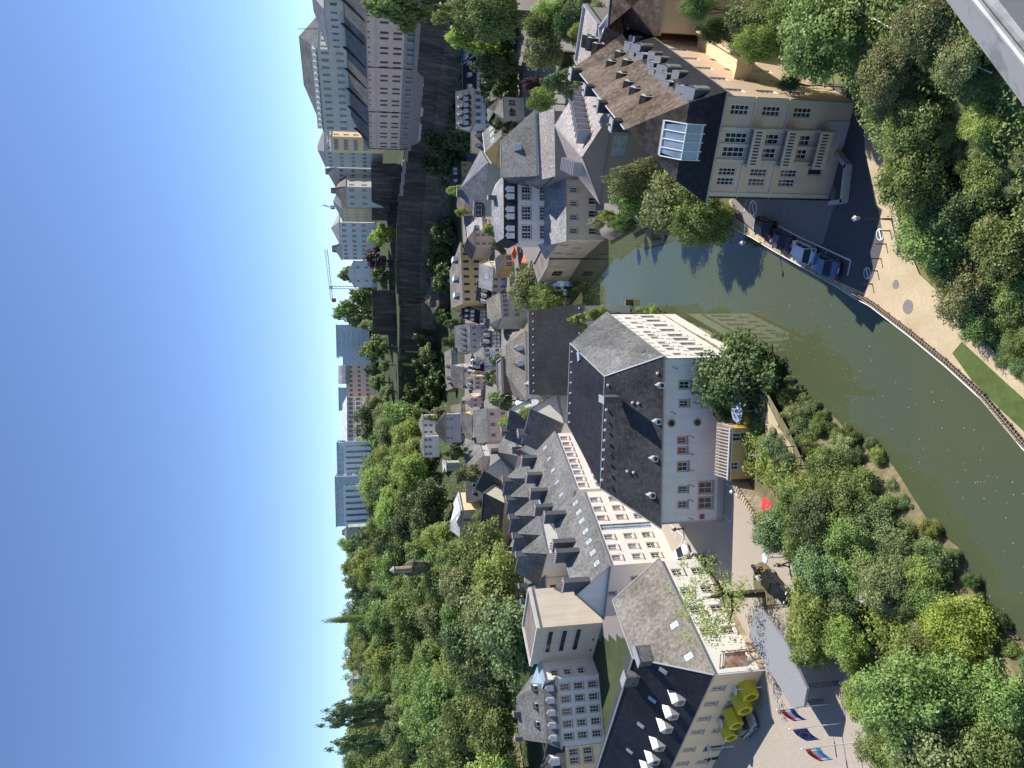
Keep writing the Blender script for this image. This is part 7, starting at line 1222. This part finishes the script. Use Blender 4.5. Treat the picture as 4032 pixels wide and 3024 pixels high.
for t0 in (-.6, .1, .75): c = Vector(tb_.location) + V3(-1.0 + 1.6 * math.cos(t0), 1.8 * math.sin(t0), 0); q.tube(c, c + V3(0, 0, .45), .03, .03, 'dark_metal', 4)
q.build('leg', tb_)
for lb, x, y, r, lf in (('low box hedge along the annex', 2975, 1560, 30, 'leaf_green'), ('small shrub in the oval garden bed', 3000, 1600, 32, 'leaf_dark'), ('flower bed shrub with pale blooms', 3040, 1700, 28, 'leaf_pale'), ('flower bed shrub beside the bench', 3010, 1745, 22, 'leaf_olive'), ('lime hedge shrub under the annex wall', 2965, 1790, 24, 'leaf_lime'), ('orange flecked shrub inside the pergola', 3095, 1820, 26, 'leaf_olive')): P = G('N', x, y, 3.9); tree(P, r * P.y / FPX, lf, lb, lod='mid', cat='shrub', name='shrub', asp=.7, ztrunk=3.5)
rg = thing('tree_ring', 'round paved tree pit with the courtyard tree and motorbikes beside it', 'tree pit', tuple(G('N', 3010, 2310, 3.5))); q = MB(); c = G('N', 3012, 2305, 3.53); ring = [c + V3(2.6 * math.cos(k * .2618), 2.6 * math.sin(k * .2618), .04) for k in range(24)]; q.prism(ring, .1, 'light_stone', 'bank_earth'); q.build('kerb', rg)
bp = thing('round_planter', 'big shaded round flower bed with a stone rim under the flowering trees', 'planter', tuple(G('N', 3560, 2560, 3.5))); q = MB(); c = G('N', 3565, 2555, 3.55); q.prism([c + V3(2.9 * math.cos(k * .2618), 2.9 * math.sin(k * .2618), .3) for k in range(24)], .4, 'light_stone', 'leaf_dark'); q.build('rim', bp)
# near steel parapet of the viewing bridge
rl_ = thing('bridge_parapet', 'broad pale painted steel parapet of the bridge close to the camera', 'parapet', tuple(G('N', 3880, 200, 45))); q = MB(); m, t, b = newmat('parapet_paint'); f = ramp(t, noise(t, 22, 5, pos(t)), .52, .66); t.links.new(mixc(t, f, (.33, .325, .32), (.22, .22, .22)), b.inputs['Base Color']); b.inputs['Roughness'].default_value = .5
def ln(x0, y0, x1, y1, z): 
    d = (y1 - y0) / (x1 - x0); return G('N', x0 - 260, y0 - 260 * d, z), G('N', x1 + 160, y1 + 160 * d, z)
e1 = ln(3724, 0, 4032, 419, 44.96); e2 = ln(3844, 0, 4032, 235, 45.02); e3 = ln(3931, 0, 4032, 130, 45.0)
q.face([e1[0], e1[1], e2[1], e2[0]], 'parapet_paint'); q.face([e2[0], e2[1], e3[1], e3[0]], 'parapet_paint'); q.face([e1[0], e1[1], e1[1] - V3(0, 0, .05), e1[0] - V3(0, 0, .05)], 'parapet_paint'); q.face([e3[0], e3[1], e3[1] - V3(0, 0, .12), e3[0] - V3(0, 0, .12)], 'parapet_paint'); q.face([e1[0] - V3(0, 0, .05), e1[1] - V3(0, 0, .05), e3[1] - V3(0, 0, .12), e3[0] - V3(0, 0, .12)], 'parapet_paint')
for a, b in (e2,): q.tube(a, b, .006, .006, 'parapet_paint', 8)
q.build('rail_profile', rl_)
cb = thing('slope_cable', 'pale cable handrail running down the green slope under the parapet', 'cable', tuple(place('N', 3345, 0, 2)[0])); q = MB(); P = [place('N', x, y, 3, 1, 20, .5)[0] + V3(0, 0, .8) for x, y in ((3345, 0), (3450, 60), (3545, 110), (3640, 160), (3750, 205), (3870, 255), (3950, 290))]
for a, b in zip(P[:-1], P[1:]): q.tube(a, b, .045, .045, 'offwhite', 6)
q.build('cable', cb); q = MB(); [q.tube(p_ - V3(0, 0, 1.2), p_, .04, .04, 'grey_metal', 5) for p_ in P[1:-1:2]]; q.build('post', cb)
# tower cranes on the skyline
def crane(label, c, mast, jib0, jib1, Y):
    b0 = GY(c, *mast[0], Y); t0 = GY(c, *mast[1], Y); root = thing('tower_crane', label, 'crane', (b0.x, b0.y, b0.z)); q = MB(); s = 1.0
    for dx in (-s, s):
        for dy in (-s, s): q.tube(b0 + V3(dx, dy, -15), t0 + V3(dx, dy, 0), .25, .25, 'pale_metal', 4)
    n_ = int((t0.z - b0.z + 15) / 3)
    for k in range(n_): z = b0.z - 15 + k * 3; q.tube(V3(t0.x - s, t0.y - s, z), V3(t0.x + s, t0.y - s, z + 3), .15, .15, 'pale_metal', 4)
    q.build('mast', root); j0, j1 = GY(c, *jib0, Y), GY(c, *jib1, Y); q = MB(); L = (j1 - j0).length; n_ = int(L / 3.5)
    for dz, dy in ((0, -1), (0, 1), (2.2, 0)): q.tube(j0 + V3(0, dy, dz), j1 + V3(0, dy, dz * .6), .28, .22, 'red_sign' if dz == 0 and dy < 0 else 'white_paint', 4)
    for k in range(n_): p0, p1 = j0 + (j1 - j0) * (k / n_), j0 + (j1 - j0) * ((k + .5) / n_); p2 = j0 + (j1 - j0) * ((k + 1) / n_); q.tube(p0, p1 + V3(0, 0, 2.0), .15, .15, 'white_paint', 4); q.tube(p1 + V3(0, 0, 2.0), p2, .15, .15, 'red_sign' if k % 3 == 0 else 'white_paint', 4)
    q.build('jib', root); MB().box(j1 + V3(0, 0, -1), (3, 2, 3.4), 'red_sign').build('counterweight', root); MB().box(t0 + V3(0, 0, .5), (2.6, 2.6, 2.8), 'white_paint').build('cab', root)
crane('large white and red tower crane with a long jib over the plateau trees', 'A2', ((620, 1475), (430, 1470)), (385, 1060), (442, 1610), 620)
crane('small red and white crane between the palace and the sunlit mansion', 'A2', ((600, 590), (440, 595)), (345, 575), (430, 600), 700)
fp = thing('mast', 'thin flag mast on the courthouse roof ridge', 'mast', tuple(GY('A1', 270, 315, 300))); MB().tube(GY('A1', 280, 315, 300), GY('A1', 60, 315, 300), .15, .1, 'dark_metal', 6).build('pole', fp)
